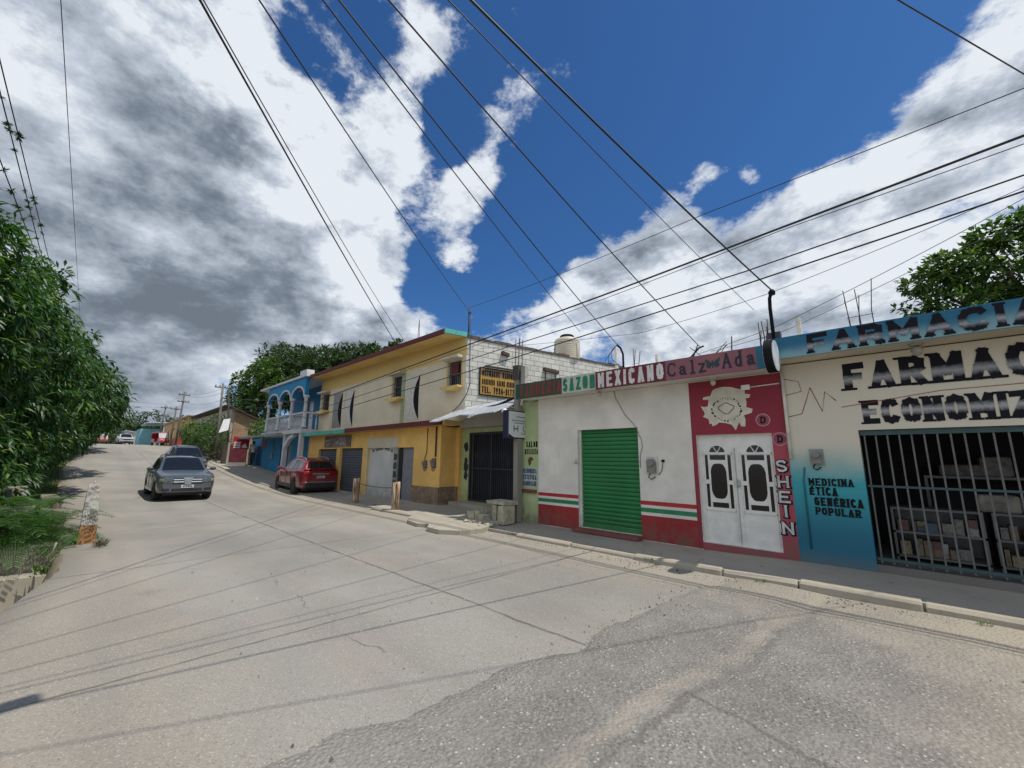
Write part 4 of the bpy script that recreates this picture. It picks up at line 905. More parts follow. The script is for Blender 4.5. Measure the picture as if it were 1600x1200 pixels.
for x in (-15.0, -20.65, -22.2):
    b = MB(); b.box(x-.12, x+.12, 8.97, 9.0, 2.99, 5.3); b.build('pilaster', MATS['beige'] if x < -16 else MATS['sage'], YB)
# ground-floor doors
shutter(-22.3, -20.1, .1, 2.1, 8.72, MATS['grey_door'], YB, .11, 'roller_door'); shutter(-19.7, -17.4, .1, 2.12, 8.72, MATS['grey_door'], YB, .11, 'roller_door')
b = MB(); wall_with_openings(b, -16.9, -14.52, .1, 2.1, 8.66, 8.7, []); d_ = b.build('white_door', MATS['pale_door'], YB)
b = MB()
for i, (x, z) in enumerate(((-16.55, 1.99), (-16.25, 2.02), (-16.05, 2.06), (-15.85, 2.07), (-15.5, 2.06), (-15.3, 2.03), (-15.05, 1.98))):
    for j in range(4):
        a = 1.2*i+1.57*j; b.prism([(x, z), (x+.10*math.cos(a-.4), z+.06*math.sin(a-.4)), (x+.12*math.cos(a), z+.075*math.sin(a)), (x+.10*math.cos(a+.4), z+.06*math.sin(a+.4))], 8.651+.001*j, 8.6515+.001*j+.004, 'y')
b.build('door_ornament', MATS['black_paint'], d_)
b = MB(); b.box(-16.98, -14.5, 8.585, 8.6, 2.1, 2.52); b.box(-17.0, -16.9, 8.58, 8.6, .1, 2.1); b.build('door_surround', MATS['cream'], YB)
b = MB(); b.box(-14.78, -14.5, 8.60, 8.655, .14, 2.08); o = b.build('side_leaf', plain('leaf_grey', (.30, .31, .30), .5), YB)
b = MB(); 
for z in (.3, .62, .95, 1.28, 1.62):
    for j in range(3): b.box(-14.74+.08*j, -14.69+.08*j, 8.594, 8.6, z, z+.24)
b.build('leaf_slots', MATS['black_paint'], o)
b = MB(); b.box(-14.48, -13.36, 8.70, 8.74, .12, 2.1); o = b.build('grey_door', plain('door_bluegrey', (.20, .21, .24), .5), YB)
b = MB(); b.box(-14.48, -14.25, 8.66, 8.70, .12, 2.1); b.build('door_shade_strip', MATS['shade_dark'], o)  # solid dark strip in place of shade along the door edge
# faded shop board
b = MB(); b.box(-21.5, -18.6, 8.55, 8.6, 2.2, 2.72); o = b.build('faded_board', plain('faded_board', (.19, .165, .15), .7, 0, .5, 1.5), YB)
b = MB(); q = random.Random(4)
for x, z, w, h, in ((-21.1, 2.5, .7, .1), (-20.2, 2.58, .5, .07), (-19.4, 2.55, .6, .09), (-21, 2.3, .4, .08), (-19.5, 2.32, .7, .07), (-20.1, 2.36, .45, .12)):
    b.prism([(x-w/2, z-h/2), (x+w/2-.1, z-h/2+.05), (x+w/2, z+h/2+.04), (x-w/2+.12, z+h/2)], 8.544, 8.55, 'y')
b.build('board_picture', plain('faded_motif', (.36, .30, .29), .7, 0, .4), o)
# stone foot and return wall at the corner
k = MT('rubble_stone'); v = k.vor(4.5, 'DISTANCE_TO_EDGE'); vc = k.vor(4.5); vs_ = k.node('ShaderNodeSeparateColor'); k.set(vs_.inputs[0], vc.outputs['Color']); c = k.mix(vs_.outputs[0], (.30, .20, .13), (.17, .125, .085)); c = k.mix(k.sm(k.noise(9, 4, .6), .4, .7), c, (.26, .18, .12)); c = k.mix(k.sm(v.outputs['Distance'], .01, .05, .8, 0), c, (.12, .10, .085))
k.bump(v.outputs['Distance'], .8, .04); MATS['rubble'] = k.out(c, .95)
b = MB(); b.box(-13.36, -11.68, 8.54, 8.598, .02, .72); b.build('stone_base', MATS['rubble'], YB)
b = MB(); b.box(-11.88, -11.7, 8.8, 9.4, 0, 2.8); b.box(-11.7, -11.5, 9.25, 9.45, 0, 2.8); b.build('corner_wall', MATS['yellow'], YB)
b = MB(); b.box(-11.698, -11.64, 8.6, 9.25, .02, .74); b.box(-11.64, -11.5, 9.19, 9.248, .02, .74); b.build('stone_base', MATS['rubble'], YB)
meter(-12.56, 1.5, YB, 8.6, (.1, .1, .1), .8); meter(-12.05, 1.55, YB, 8.6, (.12, .11, .1), .95)
b = MB(); b.tube([(-11.95, 8.57, 2.8), (-11.95, 8.57, 1.75)], .03, 8); b.build('conduit', MATS['rebar'], YB)
b = MB(); b.tube([(-12.5, 8.58, 2.78), (-12.5, 8.58, 1.9), (-12.6, 8.56, 1.65)], .012, 5); b.build('cable', MATS['black_paint'], YB)
b = MB(); b.tube([bwp(.12, 5.9, .03), bwp(.12, 5.0, .03), bwp(.16, 4.3, .03), bwp(.02, 3.9, .05), (-11.2, 8.96, 3.55), (-12.0, 8.96, 3.1)], .012, 5); b.build('cable', MATS['black_paint'], YB)
# things fixed to the block wall: sign, stub beams and rods
sg = thing('advertising_board', 'hand-painted yellow and black board with a telephone number on the block wall', 'sign', bwp(1.35, 3.95, .04))
def on_wall_quad(b, s0, s1, z0, z1, o0, o1, tilt=0.0):
    P8 = []
    for o in (o1, o0):
        for s, z in ((s0, z0+tilt*0), (s1, z0+tilt), (s1, z1+tilt), (s0, z1)): P8.append(bwp(s, z, o))
    b.add(P8, [(0,1,2,3), (7,6,5,4), (0,4,5,1), (1,5,6,2), (2,6,7,3), (3,7,4,0)])
b = MB(); on_wall_quad(b, .52, 2.12, 3.93, 4.95, .02, .05); b.build('frame', MATS['black_paint'], sg)
k = MT('board_bands'); Z = k.xyz()[2]; w = k.math('ADD', Z, k.math('MULTIPLY', k.math('SUBTRACT', k.noise(3, 5, .7), .5), .10))
f = k.math('MULTIPLY', k.sm(w, 4.62, 4.72), .75); c = k.mix(k.sm(k.noise(5, 5, .6), .35, .7), (.42, .24, .035), (.33, .19, .05)); c = k.mix(f, c, (.10, .065, .04)); MATS['board'] = k.out(c, .55)
b = MB(); on_wall_quad(b, .56, 2.08, 3.97, 4.91, .05, .055); b.build('board', MATS['board'], sg)
for t_, z, h in (('OSTMACRE RADION', 4.64, .21), ('SERVICIO SALON RADIO', 4.33, .20), ('TEL. 7934-3177', 4.02, .24)):
    o_ = bwp(.62, z, .055); lettering('lettering', t_, o_, h, 1.4, MATS['black_paint'], sg, th=.2, gap=.25, u=(BW.x, BW.y, 0), nrm=(BW.y, -BW.x, 0), out=.004)
b = MB(); on_wall_quad(b, .75, 2.2, 4.98, 5.03, .02, .12); b.build('angle_iron', MATS['rebar'], sg)
for s_, z_, w_, lb in ((1.45, 5.55, .3, 'short iron stub projecting high on the block wall above the painted board'), (3.45, 5.2, .75, 'broken iron bracket on the block wall right of the painted board')):
    b = MB(); on_wall_quad(b, s_, s_+w_, z_, z_+.12, 0.0, .14, -.06); 
    if w_ > .5: on_wall_quad(b, s_+.1, s_+.14, z_-1.2, z_, .0, .03); on_wall_quad(b, s_+.62, s_+.65, z_-1.1, z_-.1, .0, .03)
    tag(b.build('wall_bracket', MATS['rebar']), lb, 'bracket')
# plastic water tank and rods on that roof
t_ = thing('water_tank', 'cream ribbed plastic water tank with a dark lid on the roof edge', 'water tank', (-10.35, 14.15, 5.9))
MATS['tank'] = plain('tank_plastic', (.50, .45, .35), .55, 0, .1, 3)
prof = [(.0, 0), (.54, 0), (.56, .03)]
for i in range(9): prof += [(.56, .06+i*.085), (.545, .09+i*.085), (.56, .12+i*.085)]
prof += [(.55, .85), (.50, .93), (.30, 1.0), (.28, 1.04)]
b = MB(); b.lathe(prof, (-10.35, 14.15, 5.95), 28); b.build('body', MATS['tank'], t_)
b = MB(); b.lathe([(.0, 0), (.30, 0), (.31, .04), (.27, .09), (.05, .10)], (-10.35, 14.15, 6.99), 20); b.build('lid', MATS['black_paint'], t_)
b = MB(); b.tube([(-9.85, 14.0, 6.6), (-9.75, 14.1, 6.6), (-9.75, 14.1, 5.95)], .02, 6); b.build('pipe', MATS['pvc'], t_)
b = MB(); b.tube([(-10.95, 9.05, 6.0), (-10.95, 9.05, 7.1)], .022, 6); b.tube([(-10.87, 9.05, 6.0), (-10.87, 9.05, 6.9)], .012, 5); b.box(-10.98, -10.84, 9.03, 9.07, 6.85, 6.9)
tag(b.build('wire_mast', MATS['rebar']), 'thin iron mast carrying wires on the turquoise roof corner', 'mast')
b = MB(); b.tube([(-14.5, 9.2, 6.05), (-14.4, 9.2, 7.5)], .012, 5); b.tube([(-14.3, 9.2, 6.05), (-14.4, 9.2, 7.5)], .012, 5); b.tube([(-14.47, 9.2, 6.5), (-14.33, 9.2, 6.5)], .008, 4)
tag(b.build('antenna_mast', MATS['rebar']), 'slim lattice antenna mast on the yellow roof', 'antenna')
for s_, n_, h_, lb in ((2.4, 2, .45, 'pair of rebar rods over the painted advertising board'), (4.2, 2, .5, 'pair of rebar rods half way along the block wall top'), (5.4, 1, .45, 'single rebar rod left of the water tank')):
    p = bwp(s_, 0); rebar(p[0]-.1, p[1], 5.98, n_, h_, lb, .03, .012, .14)

# ---------------------------------------------------------------- green house with the barred gate
GH = thing('green_house', 'pale green single-storey house with a dark barred gate below the tin awning', 'house', (-9.4, 9.4, .15))
MATS['green_wall'] = wallpaint('pale_green_plaster', (0.44, 0.52, 0.27), (.2, .2, .12), .3, base_z=.1)
b = MB(); wall_with_openings(b, -11.5, -7.5, .02, 2.78, 9.4, 9.6, [(-11.15, -8.93, .28, 2.6)]); b.build('wall', MATS['green_wall'], GH)
b = MB(); b.box(-7.65, -7.034, WY, 17, .02, 3.24); b.build('front_pier', MATS['green_wall'], GH)
b = MB(); b.box(-11.5, -7.66, 8.85, 9.4, -.02, .27); b.build('doorstep', MATS['slab'], GH)
b = MB(); b.box(-11.15, -8.93, 9.62, 9.66, .28, 2.6); b.build('gate_backing', plain('navy_sheet', (.012, .013, .022), .6), GH)
g_ = MB(); g_.box(-11.15, -8.93, 9.43, 9.49, 2.52, 2.6); g_.box(-11.15, -8.93, 9.43, 9.49, .29, .35); g_.box(-11.15, -8.93, 9.44, 9.48, 1.36, 1.4); g_.box(-11.15, -11.09, 9.42, 9.48, .29, 2.6); g_.box(-10.06, -10.0, 9.42, 9.48, .29, 2.6)
MATS['navy_iron'] = plain('navy_iron', (.055, .06, .08), .45, .4, .2); g_ = g_.build('gate', MATS['navy_iron'], GH)
b = MB(); x = -11.05
while x < -8.95: b.box(x-.011, x+.011, 9.45, 9.47, .33, 2.54); x += .098
b.build('gate_bar', MATS['navy_iron'], g_)
b = MB()
for z, r in ((2.12, .13), (1.62, .10), (1.42, .15), (1.12, .12)): b.rock((-11.28, 9.395, z), r*.8, .008, r*1.2, int(z*9), 2, .5)
b.build('painted_figures', plain('mural_black', (.03, .03, .028), .8), GH)
lettering('lettering', 'SALON', (-7.45, WY, 2.02), .15, .40, MATS['black_paint'], GH, th=.2, serif=.6, out=.004)
lettering('lettering', 'BELLEZA', (-7.5, WY, 1.84), .13, .46, MATS['black_paint'], GH, th=.2, serif=.6, out=.004)
MATS['sign_blue'] = plain('sign_blue', (.05, .07, .17), .6); MATS['mint'] = plain('mint_panel', (.42, .50, .44), .7, 0, .2)
b = MB(); b.box(-7.58, -7.06, WY-.004, WY, .98, 1.48); b.build('lettered_panel', MATS['mint'], GH)
for t_, z in (('PELUQUERIA', 1.34), ('ESTETICA', 1.18), ('MAQUILLAJE', 1.02)): lettering('lettering', t_, (-7.56, WY-.004, z), .12, .47, MATS['sign_blue'], GH, th=.2, gap=.25, out=.003)
b = MB(); b.rock((-7.33, WY-.004, 1.66), .055, .006, .12, 4, 2, .5); b.rock((-7.25, WY-.004, 1.71), .05, .006, .04, 5, 2, .5); b.build('painted_figure', plain('figure_brown', (.10, .07, .025), .8), GH)
b = MB(); b.box(-7.58, -7.08, WY-.05, WY, .84, .93); b.build('name_plaque', plain('brown_wood', (.16, .055, .025), .6), GH)
# grey concrete parapet under the awning
b = MB(); b.prism([(-11.2, 2.74), (-7.66, 2.74), (-7.66, 3.5), (-9.0, 3.42), (-11.2, 2.97)], 9.0, 9.4, 'y'); b.build('grey_lintel', concrete('lintel_concrete', (.36, .34, .31), .2), GH)
aw = thing('tin_awning', 'crumpled corrugated tin awning over the green house gate', 'awning', (-9.8, 8.6, 2.9))
MATS['tin'] = plain('zinc_sheet', (.62, .65, .68), .42, .45, .2, 3)
b = MB(); A_, B_, C_, D_ = Vector((-11.55, 7.95, 2.90)), Vector((-8.35, 8.0, 3.02)), Vector((-7.75, 9.2, 3.62)), Vector((-11.2, 9.2, 3.46))
rows = []
for i in range(73):
    u_ = i/72; row = []
    for j in range(9):
        v_ = j/8; rag = .22*mnoise.noise(Vector((math.floor(u_*5)*3.3, 1, 2)))*(1-v_)
        p = (A_*(1-u_)+B_*u_)*(1-v_-rag*0)+(D_*(1-u_)+C_*u_)*v_
        p = p + (D_-A_)*rag
        rows_z = .018*math.sin(u_*72*math.pi/1.5)
        row.append((p.x, p.y, p.z+rows_z+.05*mnoise.noise(Vector((u_*4, v_*2, 9)))))
    rows.append(row)
b.grid(rows); o = b.build('sheet', MATS['tin'], aw); sm_ = o.modifiers.new('solid', 'SOLIDIFY'); sm_.thickness = .006
b = MB(); b.tube([(-10.2, 8.85, 3.28), (-9.0, 8.7, 3.33), (-8.1, 8.6, 3.5), (-7.6, 8.4, 3.72)], .04, 6); b.build('ridge_pipe', MATS['black_paint'], aw)
# concrete column with rebar
t_ = thing('concrete_column', 'unfinished concrete column with rebar rising beside the dark green sign band end', 'column', (-7.58, 8.1, .12))
b = MB(); b.box(-7.67, -7.52, 8.02, 8.2, .1, 3.95); b.build('shaft', concrete('column_concrete', (.24, .23, .20), .4), t_)
b = MB(); b.box(-7.70, -7.49, 7.99, 8.23, 3.85, 4.25); b.build('formwork', plain('dark_form', (.06, .055, .05), .8), t_)
b = MB(); [b.tube([(x, y, 4.2), (x+.02, y, 5.0)], .012, 5) for x in (-7.66, -7.53) for y in (8.04, 8.18)]; b.build('rebar', MATS['rebar'], t_)
b = MB(); b.box(-7.45, -7.3, 8.05, 8.2, 3.62, 4.2); tag(b.build('block_stub', concrete('stub', (.33, .31, .28))), 'short concrete stub beside the rebar column', 'stub')
# projecting white box sign
t_ = thing('box_sign', 'white projecting box sign with a navy edge hung before the green pier', 'sign', (-7.6, 8.15, 2.6))
MATS['navy'] = plain('navy_casing', (.012, .016, .05), .4)
b = MB(); b.box(-7.69, -7.51, 7.62, 8.66, 2.24, 2.98); b.build('casing', MATS['navy'], t_, bevel=.01)
MATS['sign_face'] = plain('sign_face', (.64, .66, .68), .4, 0, .06)
b = MB(); b.prism([(7.66, 2.27), (8.62, 2.27), (8.62, 2.84), (8.48, 2.95), (7.66, 2.95)], -7.51, -7.503, 'x'); f_ = b.build('sign_face', MATS['sign_face'], t_)
b = MB(); b.prism([(7.66, 2.27), (7.86, 2.27), (7.66, 2.36)], -7.503, -7.499, 'x'); b.build('corner_flash', MATS['navy'], f_)
MATS['ink'] = plain('grey_ink', (.16, .18, .22), .6)
def xq(b, y0, y1, z0, z1): b.box(-7.503, -7.4995, y0, y1, z0, z1)
b = MB()
for z, y0, y1 in ((2.80, 7.95, 8.4), (2.70, 7.78, 8.52), (2.635, 7.86, 8.47)):
    y = y0; q = random.Random(int(z*100))
    while y < y1: l = q.uniform(.015, .04); xq(b, y, y+l, z, z+.028); y += l+.012
b.build('small_print', MATS['ink'], f_)
b = MB(); xq(b, 7.84, 7.87, 2.42, 2.58); xq(b, 7.99, 8.02, 2.42, 2.58); xq(b, 7.87, 7.99, 2.48, 2.51); b.build('emblem', plain('emblem_blue', (.05, .10, .18), .6), f_)
b = MB(); b.tube([(-7.5, 8.27+.06*math.cos(a), 2.51+.07*math.sin(a)) for a in [2*math.pi*i/14 for i in range(13)]], .012, 5); b.build('emblem', MATS['ink'], f_)
lettering('emblem_name', 'CLINICA', (-7.503, 8.14, 2.355), .05, .32, plain('ink_maroon', (.14, .03, .06), .6), f_, u=(0, 1, 0), nrm=(1, 0, 0), out=.003)
b = MB(); b.tube([(-7.6, 8.66, 2.9), (-7.6, 8.1, 3.1), (-7.6, 8.66, 3.1)], .015, 5); b.box(-7.62, -7.58, 7.7, 8.3, 2.98, 3.01); b.build('bracket', MATS['steel_grey'], t_)
b = MB(); b.lathe([(.03, 0), (.09, -.05), (.1, -.1)], (-7.75, 7.75, 3.04), 10); b.tube([(-7.75, 7.75, 3.04), (-7.7, 7.9, 3.1), (-7.6, 8.1, 3.05)], .012, 5); tag(b.build('floodlight', MATS['white_gloss']), 'small white floodlight above the box sign', 'lamp')

# broken block bench / steps on the pavement
q = random.Random(17)
k = MT('broken_block'); c = k.mix(k.sm(k.noise(7, 5, .65), .35, .7), (.50, .48, .36), (.30, .27, .19)); c = k.mix(k.sm(k.noise(3, 4, .6), .55, .75, 0, .6), c, (.42, .44, .30)); k.bump(k.noise(25, 5, .7), .8, .03); MATS['brokenblk'] = k.out(c, .95)
def rough_box(b, x0, x1, y0, y1, z0, z1, j=.02):
    vs = [(x+q.uniform(-j, j), y+q.uniform(-j, j), z+q.uniform(-j, j)) for z in (z0, z1) for y in (y0, y1) for x in (x0, x1)]
    b.add(vs, [(0,2,3,1),(4,5,7,6),(0,1,5,4),(2,6,7,3),(0,4,6,2),(1,3,7,5)])
t_ = thing('broken_bench', 'broken concrete block bench with a chipped slab top by the green pier', 'bench', (-7.75, 7.6, .1))
b = MB(); rough_box(b, -8.05, -7.42, 7.42, 7.95, .56, .64); b.build('slab_top', MATS['brokenblk'], t_, bevel=.012)
b = MB(); rough_box(b, -7.68, -7.45, 7.45, 7.85, .1, .555, .015); b.build('pier', MATS['brokenblk'], t_, bevel=.012)
b = MB(); rough_box(b, -7.92, -7.76, 7.5, 7.9, .1, .555, .015); b.build('pier', MATS['brokenblk'], t_, bevel=.012)
for i, (x0, x1, y0, y1, z1, lb) in enumerate(((-8.62, -8.36, 7.28, 7.6, .36, 'hollow grey block standing left of the broken bench'), (-8.33, -8.18, 7.3, 7.6, .38, 'narrow broken block between the hollow block and the bench'), (-8.15, -7.97, 7.25, 7.5, .30, 'low crumbled block against the foot of the bench'))):
    b = MB(); rough_box(b, x0, x1, y0, y1, .1, z1, .02); tag(b.build('broken_block', MATS['brokenblk'], bevel=.015), lb, 'block', 'broken blocks by the bench')
for i in range(9):
    x, y = -8.0+q.uniform(-.35, .55), 7.02+q.uniform(-.12, .25); r = q.uniform(.03, .075)
    b = MB(); b.rock((x, y, .11+r*.4), r, r*.8, r*.65, i, 1, .4); tag(b.build('rubble_chunk', MATS['brokenblk']), 'chunk of rubble scattered at the foot of the broken bench', 'rubble', 'rubble chunks below the bench')

# two short posts with a wire between them
k = MT('weathered_post'); z = k.noise(3, 5, .65, sc3=(6, 6, .8)); c = k.mix(k.sm(z, .38, .62), (.17, .075, .035), (.52, .42, .29)); c = k.mix(k.sm(k.noise(18, 4, .6), .55, .75, 0, .6), c, (.08, .05, .035)); k.bump(k.noise(20, 4, .7, sc3=(3, 3, .4)), .6, .02); MATS['post'] = k.out(c, .9)
for i, (x, y) in enumerate(((-14.95, 7.22), (-12.05, 7.15))):
    t_ = thing('short_post', ('weathered forked post nearer the red car, on the apron edge', 'weathered forked post nearer the bench, on the apron edge')[i], 'post', (x, y, 0), group='weathered posts before the yellow building')
    b = MB(); b.tube([(x-.03, y, -.05), (x-.04+.02*i, y, .45), (x-.05, y, .93)], .088, 9, .075); b.build('shaft', MATS['post'], t_)
    b = MB(); b.tube([(x+.1, y+.05, -.05), (x+.1, y+.05, .5), (x+.085, y+.05, .95)], .05, 7, .055); b.build('stay', MATS['post'], t_)
b = MB(); b.tube([(-14.85, 7.2, .78), (-13.9, 7.2, .72), (-12.9, 7.18, .71), (-12.1, 7.15, .76)], .012, 5); tag(b.build('strung_wire', MATS['rebar']), 'sagging wire strung between the two weathered posts', 'wire')

# ---------------------------------------------------------------- blue house with balcony arcade
BH = thing('blue_house', 'bright blue two-storey house with a white arcaded balcony and balustrade', 'house', (-28, 9.3, .5))
MATS['blue_wall'] = wallpaint('blue_plaster', (0.012, 0.21, 0.43), (.03, .11, .18), .3)
MATS['trim'] = wallpaint('white_trim', (.58, .58, .60), (.3, .3, .3), .35)
def bz_(x): return zr(x)+.1
b = MB(); wall_with_openings(b, -37.5, -23.95, 0, 3.0, 9.3, 9.5, [(-36.0, -34.6, .3, 2.45), (-30.6, -28.6, .2, 2.5)]); b.box(-24.15, -23.95, 9.5, 17, 0, 6.0); b.box(-37.5, -37.3, 9.5, 17, 0, 3.0); b.build('wall', MATS['blue_wall'], BH)
b = MB(); wall_with_openings(b, -30.3, -23.95, 3.1, 6.0, 9.7, 9.9, [(-27.5, -26.6, 3.15, 5.2)]); b.build('upper_wall', MATS['blue_wall'], BH)
b = MB(); b.box(-27.5, -26.6, 9.78, 9.82, 3.15, 5.2); b.build('balcony_door', MATS['white_gloss'], BH)
b = MB(); b.box(-36, -34.6, 9.4, 9.44, .3, 2.45); b.build('door', plain('deep_blue_door', (.006, .055, .16), .5), BH)
b = MB(); b.box(-30.6, -29.5, 9.42, 9.46, .2, 2.5); b.build('door', plain('deep_blue_door', (.006, .055, .16), .5), BH)
b = MB(); b.box(-29.5, -28.6, 9.44, 9.48, .2, 2.5); b.build('grey_shutter', MATS['niche_g'], BH)
b = MB(); b.box(-30.7, -23.6, 8.05, 9.7, 2.98, 3.2); b.build('balcony_slab', MATS['trim'], BH)
b = MB(); b.box(-31.8, -23.4, 8.0, 12, 6.08, 6.2); b.build('roof_slab', MATS['trim'], BH)
b = MB(); b.box(-24.4, -23.4, 8.0, 8.4, 6.2, 6.45); b.build('parapet_end', MATS['trim'], BH)
# arcade front with three arches
CX = [-30.25, -28.0, -25.85, -23.7]
b = MB(); ya, yb_ = 8.12, 8.32
for a, c2 in zip(CX, CX[1:]):
    m, hw = (a+c2)/2, (c2-a)/2-.14
    pts = [(a, 6.08), (a, 5.05)] + [(m-hw*math.cos(math.pi*j/14), 5.05+.52*math.sin(math.pi*j/14)) for j in range(15)] + [(c2, 5.05), (c2, 6.08)]
    b.prism(pts, ya, yb_, 'y')
b.build('arcade_spandrel', MATS['blue_wall'], BH)
for a, c2 in zip(CX, CX[1:]):
    m, hw = (a+c2)/2, (c2-a)/2-.14; b = MB()
    pin = [(m-hw*math.cos(math.pi*j/14), 5.05+.52*math.sin(math.pi*j/14)) for j in range(15)]; pout = [(m-(hw+.1)*math.cos(math.pi*j/14), 5.05+.62*math.sin(math.pi*j/14)) for j in range(15)]
    b.prism(pin+pout[::-1], ya-.04, ya, 'y'); b.build('arch_trim', MATS['trim'], BH)
for x in CX:
    b = MB(); b.lathe([(.15, 0), (.15, .06), (.11, .1), (.10, .6), (.09, 1.55), (.11, 1.6), (.16, 1.68), (.16, 1.78)], (x, 8.22, 3.28), 12); b.build('column', MATS['trim'], BH)
b = MB(); b.box(-30.3, -23.6, 8.14, 8.30, 4.05, 4.14); b.build('handrail', MATS['trim'], BH)
BAL = [(.045, 0), (.05, .06), (.028, .12), (.055, .3), (.035, .5), (.024, .68), (.045, .76), (.045, .82)]
bal_me = None
x = -30.1
while x < -23.7:
    if all(abs(x-c2) > .15 for c2 in CX):
        if bal_me is None:
            b = MB(); b.lathe(BAL, (0, 0, 0), 8); o = b.build('baluster', MATS['trim'], BH, local=True); bal_me = o.data
        else:
            o = bpy.data.objects.new('baluster', bal_me); COL.objects.link(o); o.parent = BH
        o.location = (x+28, 8.22-9.3, 3.22-.5)
    x += .25
for y in (8.5, 8.85, 9.2, 9.55):
    o = bpy.data.objects.new('baluster', bal_me); COL.objects.link(o); o.parent = BH; o.location = (-23.7+28, y-9.3, 3.22-.5)
b = MB(); b.box(-23.78, -23.6, 8.3, 9.7, 4.05, 4.14); b.build('handrail', MATS['trim'], BH)
# porch roof of grey sheets and its pillars
b = MB(); rows = [[(x, 7.75+.0*j, 3.04+.012*math.sin(x*14)) if j == 0 else (x, 9.3, 3.25+.012*math.sin(x*14)) for j in (0, 1)] for x in frange(-35.2, -26.5, .09)]; b.grid(rows); b.box(-35.2, -26.5, 7.76, 7.80, 2.93, 3.02); b.build('porch_roof', plain('grey_sheets', (.30, .31, .32), .6, .2, .2), BH)
for x in (-26.3, -23.8):
    b = MB(); b.box(x-.11, x+.11, 8.1, 8.32, -.1, 2.98); b.build('pillar', MATS['trim'], BH)
b = MB(); b.prism([(-26.19, 2.2), (-26.19, 2.5), (-25.6, 2.85), (-24.9, 2.95), (-24.9, 2.8), (-25.5, 2.66), (-26.0, 2.3)], 8.12, 8.3, 'y'); b.build('curved_bracket', MATS['trim'], BH)
b = MB(); b.box(-34.9, -33.9, 9.26, 9.3, 2.4, 2.85); b.build('red_notice', plain('notice_red', (.34, .05, .06), .6, 0, .4, 3), BH)
b = MB(); b.box(-32.3, -31.95, 9.2, 9.3, 1.55, 1.85); b.tube([(-32.1, 9.28, 2.9), (-32.1, 9.28, 1.8)], .02, 5); b.build('electric_meter', MATS['niche_g'], BH)

# ================================================================ vehicles
def carpaint(name, c, metal=.35):
    k = MT(name); n = k.noise(2.5, 4, .6); z = k.node('ShaderNodeSeparateXYZ'); k.t.links.new(k.tc.outputs['Object'], z.inputs[0])
    dust = k.math('MULTIPLY', k.sm(z.outputs[2], .25, .8, .55, .06), k.sm(n, .3, .7, .5, 1)); k.set(k.b.inputs['Base Color'], k.mix(dust, c, (.27, .23, .18)))
    k.set(k.b.inputs['Roughness'], k.sm(n, .3, .7, .28, .42)); k.b.inputs['Metallic'].default_value = metal; k.b.inputs['Coat Weight'].default_value = .6; k.b.inputs['Coat Roughness'].default_value = .08
    return k.m
MATS['tyre'] = plain('tyre_rubber', (.022, .021, .02), .85); MATS['trimblk'] = plain('black_trim', (.02, .02, .021), .5)
MATS['carglass'] = plain('tinted_glass', (.012, .014, .018), .06, 0, .1, spec=.6); MATS['chrome'] = plain('chrome', (.34, .35, .37), .5, .55, .15)
MATS['rim'] = plain('alloy_rim', (.30, .31, .32), .35, .8, .15); MATS['lamp'] = plain('headlamp_lens', (.16, .17, .18), .1, .3, .4, 12); MATS['amber'] = plain('amber_lens', (.42, .38, .20), .15, .2, .2, 12)
MATS['tail'] = plain('tail_lens', (.22, .008, .012), .12); MATS['plate'] = plain('number_plate', (.55, .56, .58), .4)
T = lambda tab: (lambda s: lerp_table(tab, s))
def smooth_t(tab):
    f = T(tab); return lambda s: (f(s-.012)+f(s)*2+f(s+.012))/4
GREY = dict(L=4.62, zb=[(0, .80), (.012, .86), (.04, .93), (.15, 1.01), (.27, 1.08), (.6, 1.10), (.9, 1.12), (.965, 1.10), (1, 1.02)],
    z0=[(0, .36), (.03, .29), (.97, .32), (1, .42)], hw=[(0, .70), (.015, .80), (.05, .86), (.15, .90), (.5, .905), (.88, .89), (.96, .84), (1, .74)],
    roof=[(.265, 1.06), (.43, 1.60), (.55, 1.655), (.75, 1.65), (.90, 1.58), (.985, 1.10)], wt=[(.265, .77), (.43, .61), (.75, .60), (.9, .58), (.985, .70)], wheels=(.19, .785), wr=.36)
RED = dict(GREY, L=4.55, zb=[(0, .76), (.015, .84), (.05, .94), (.15, 1.02), (.28, 1.08), (.6, 1.12), (.9, 1.17), (.97, 1.12), (1, .98)],
    z0=[(0, .32), (.03, .25), (.96, .32), (1, .40)], roof=[(.28, 1.06), (.46, 1.58), (.58, 1.65), (.78, 1.62), (.915, 1.50), (.985, 1.12)], wt=[(.28, .76), (.46, .59), (.78, .58), (.915, .56), (.985, .70)], wr=.365)
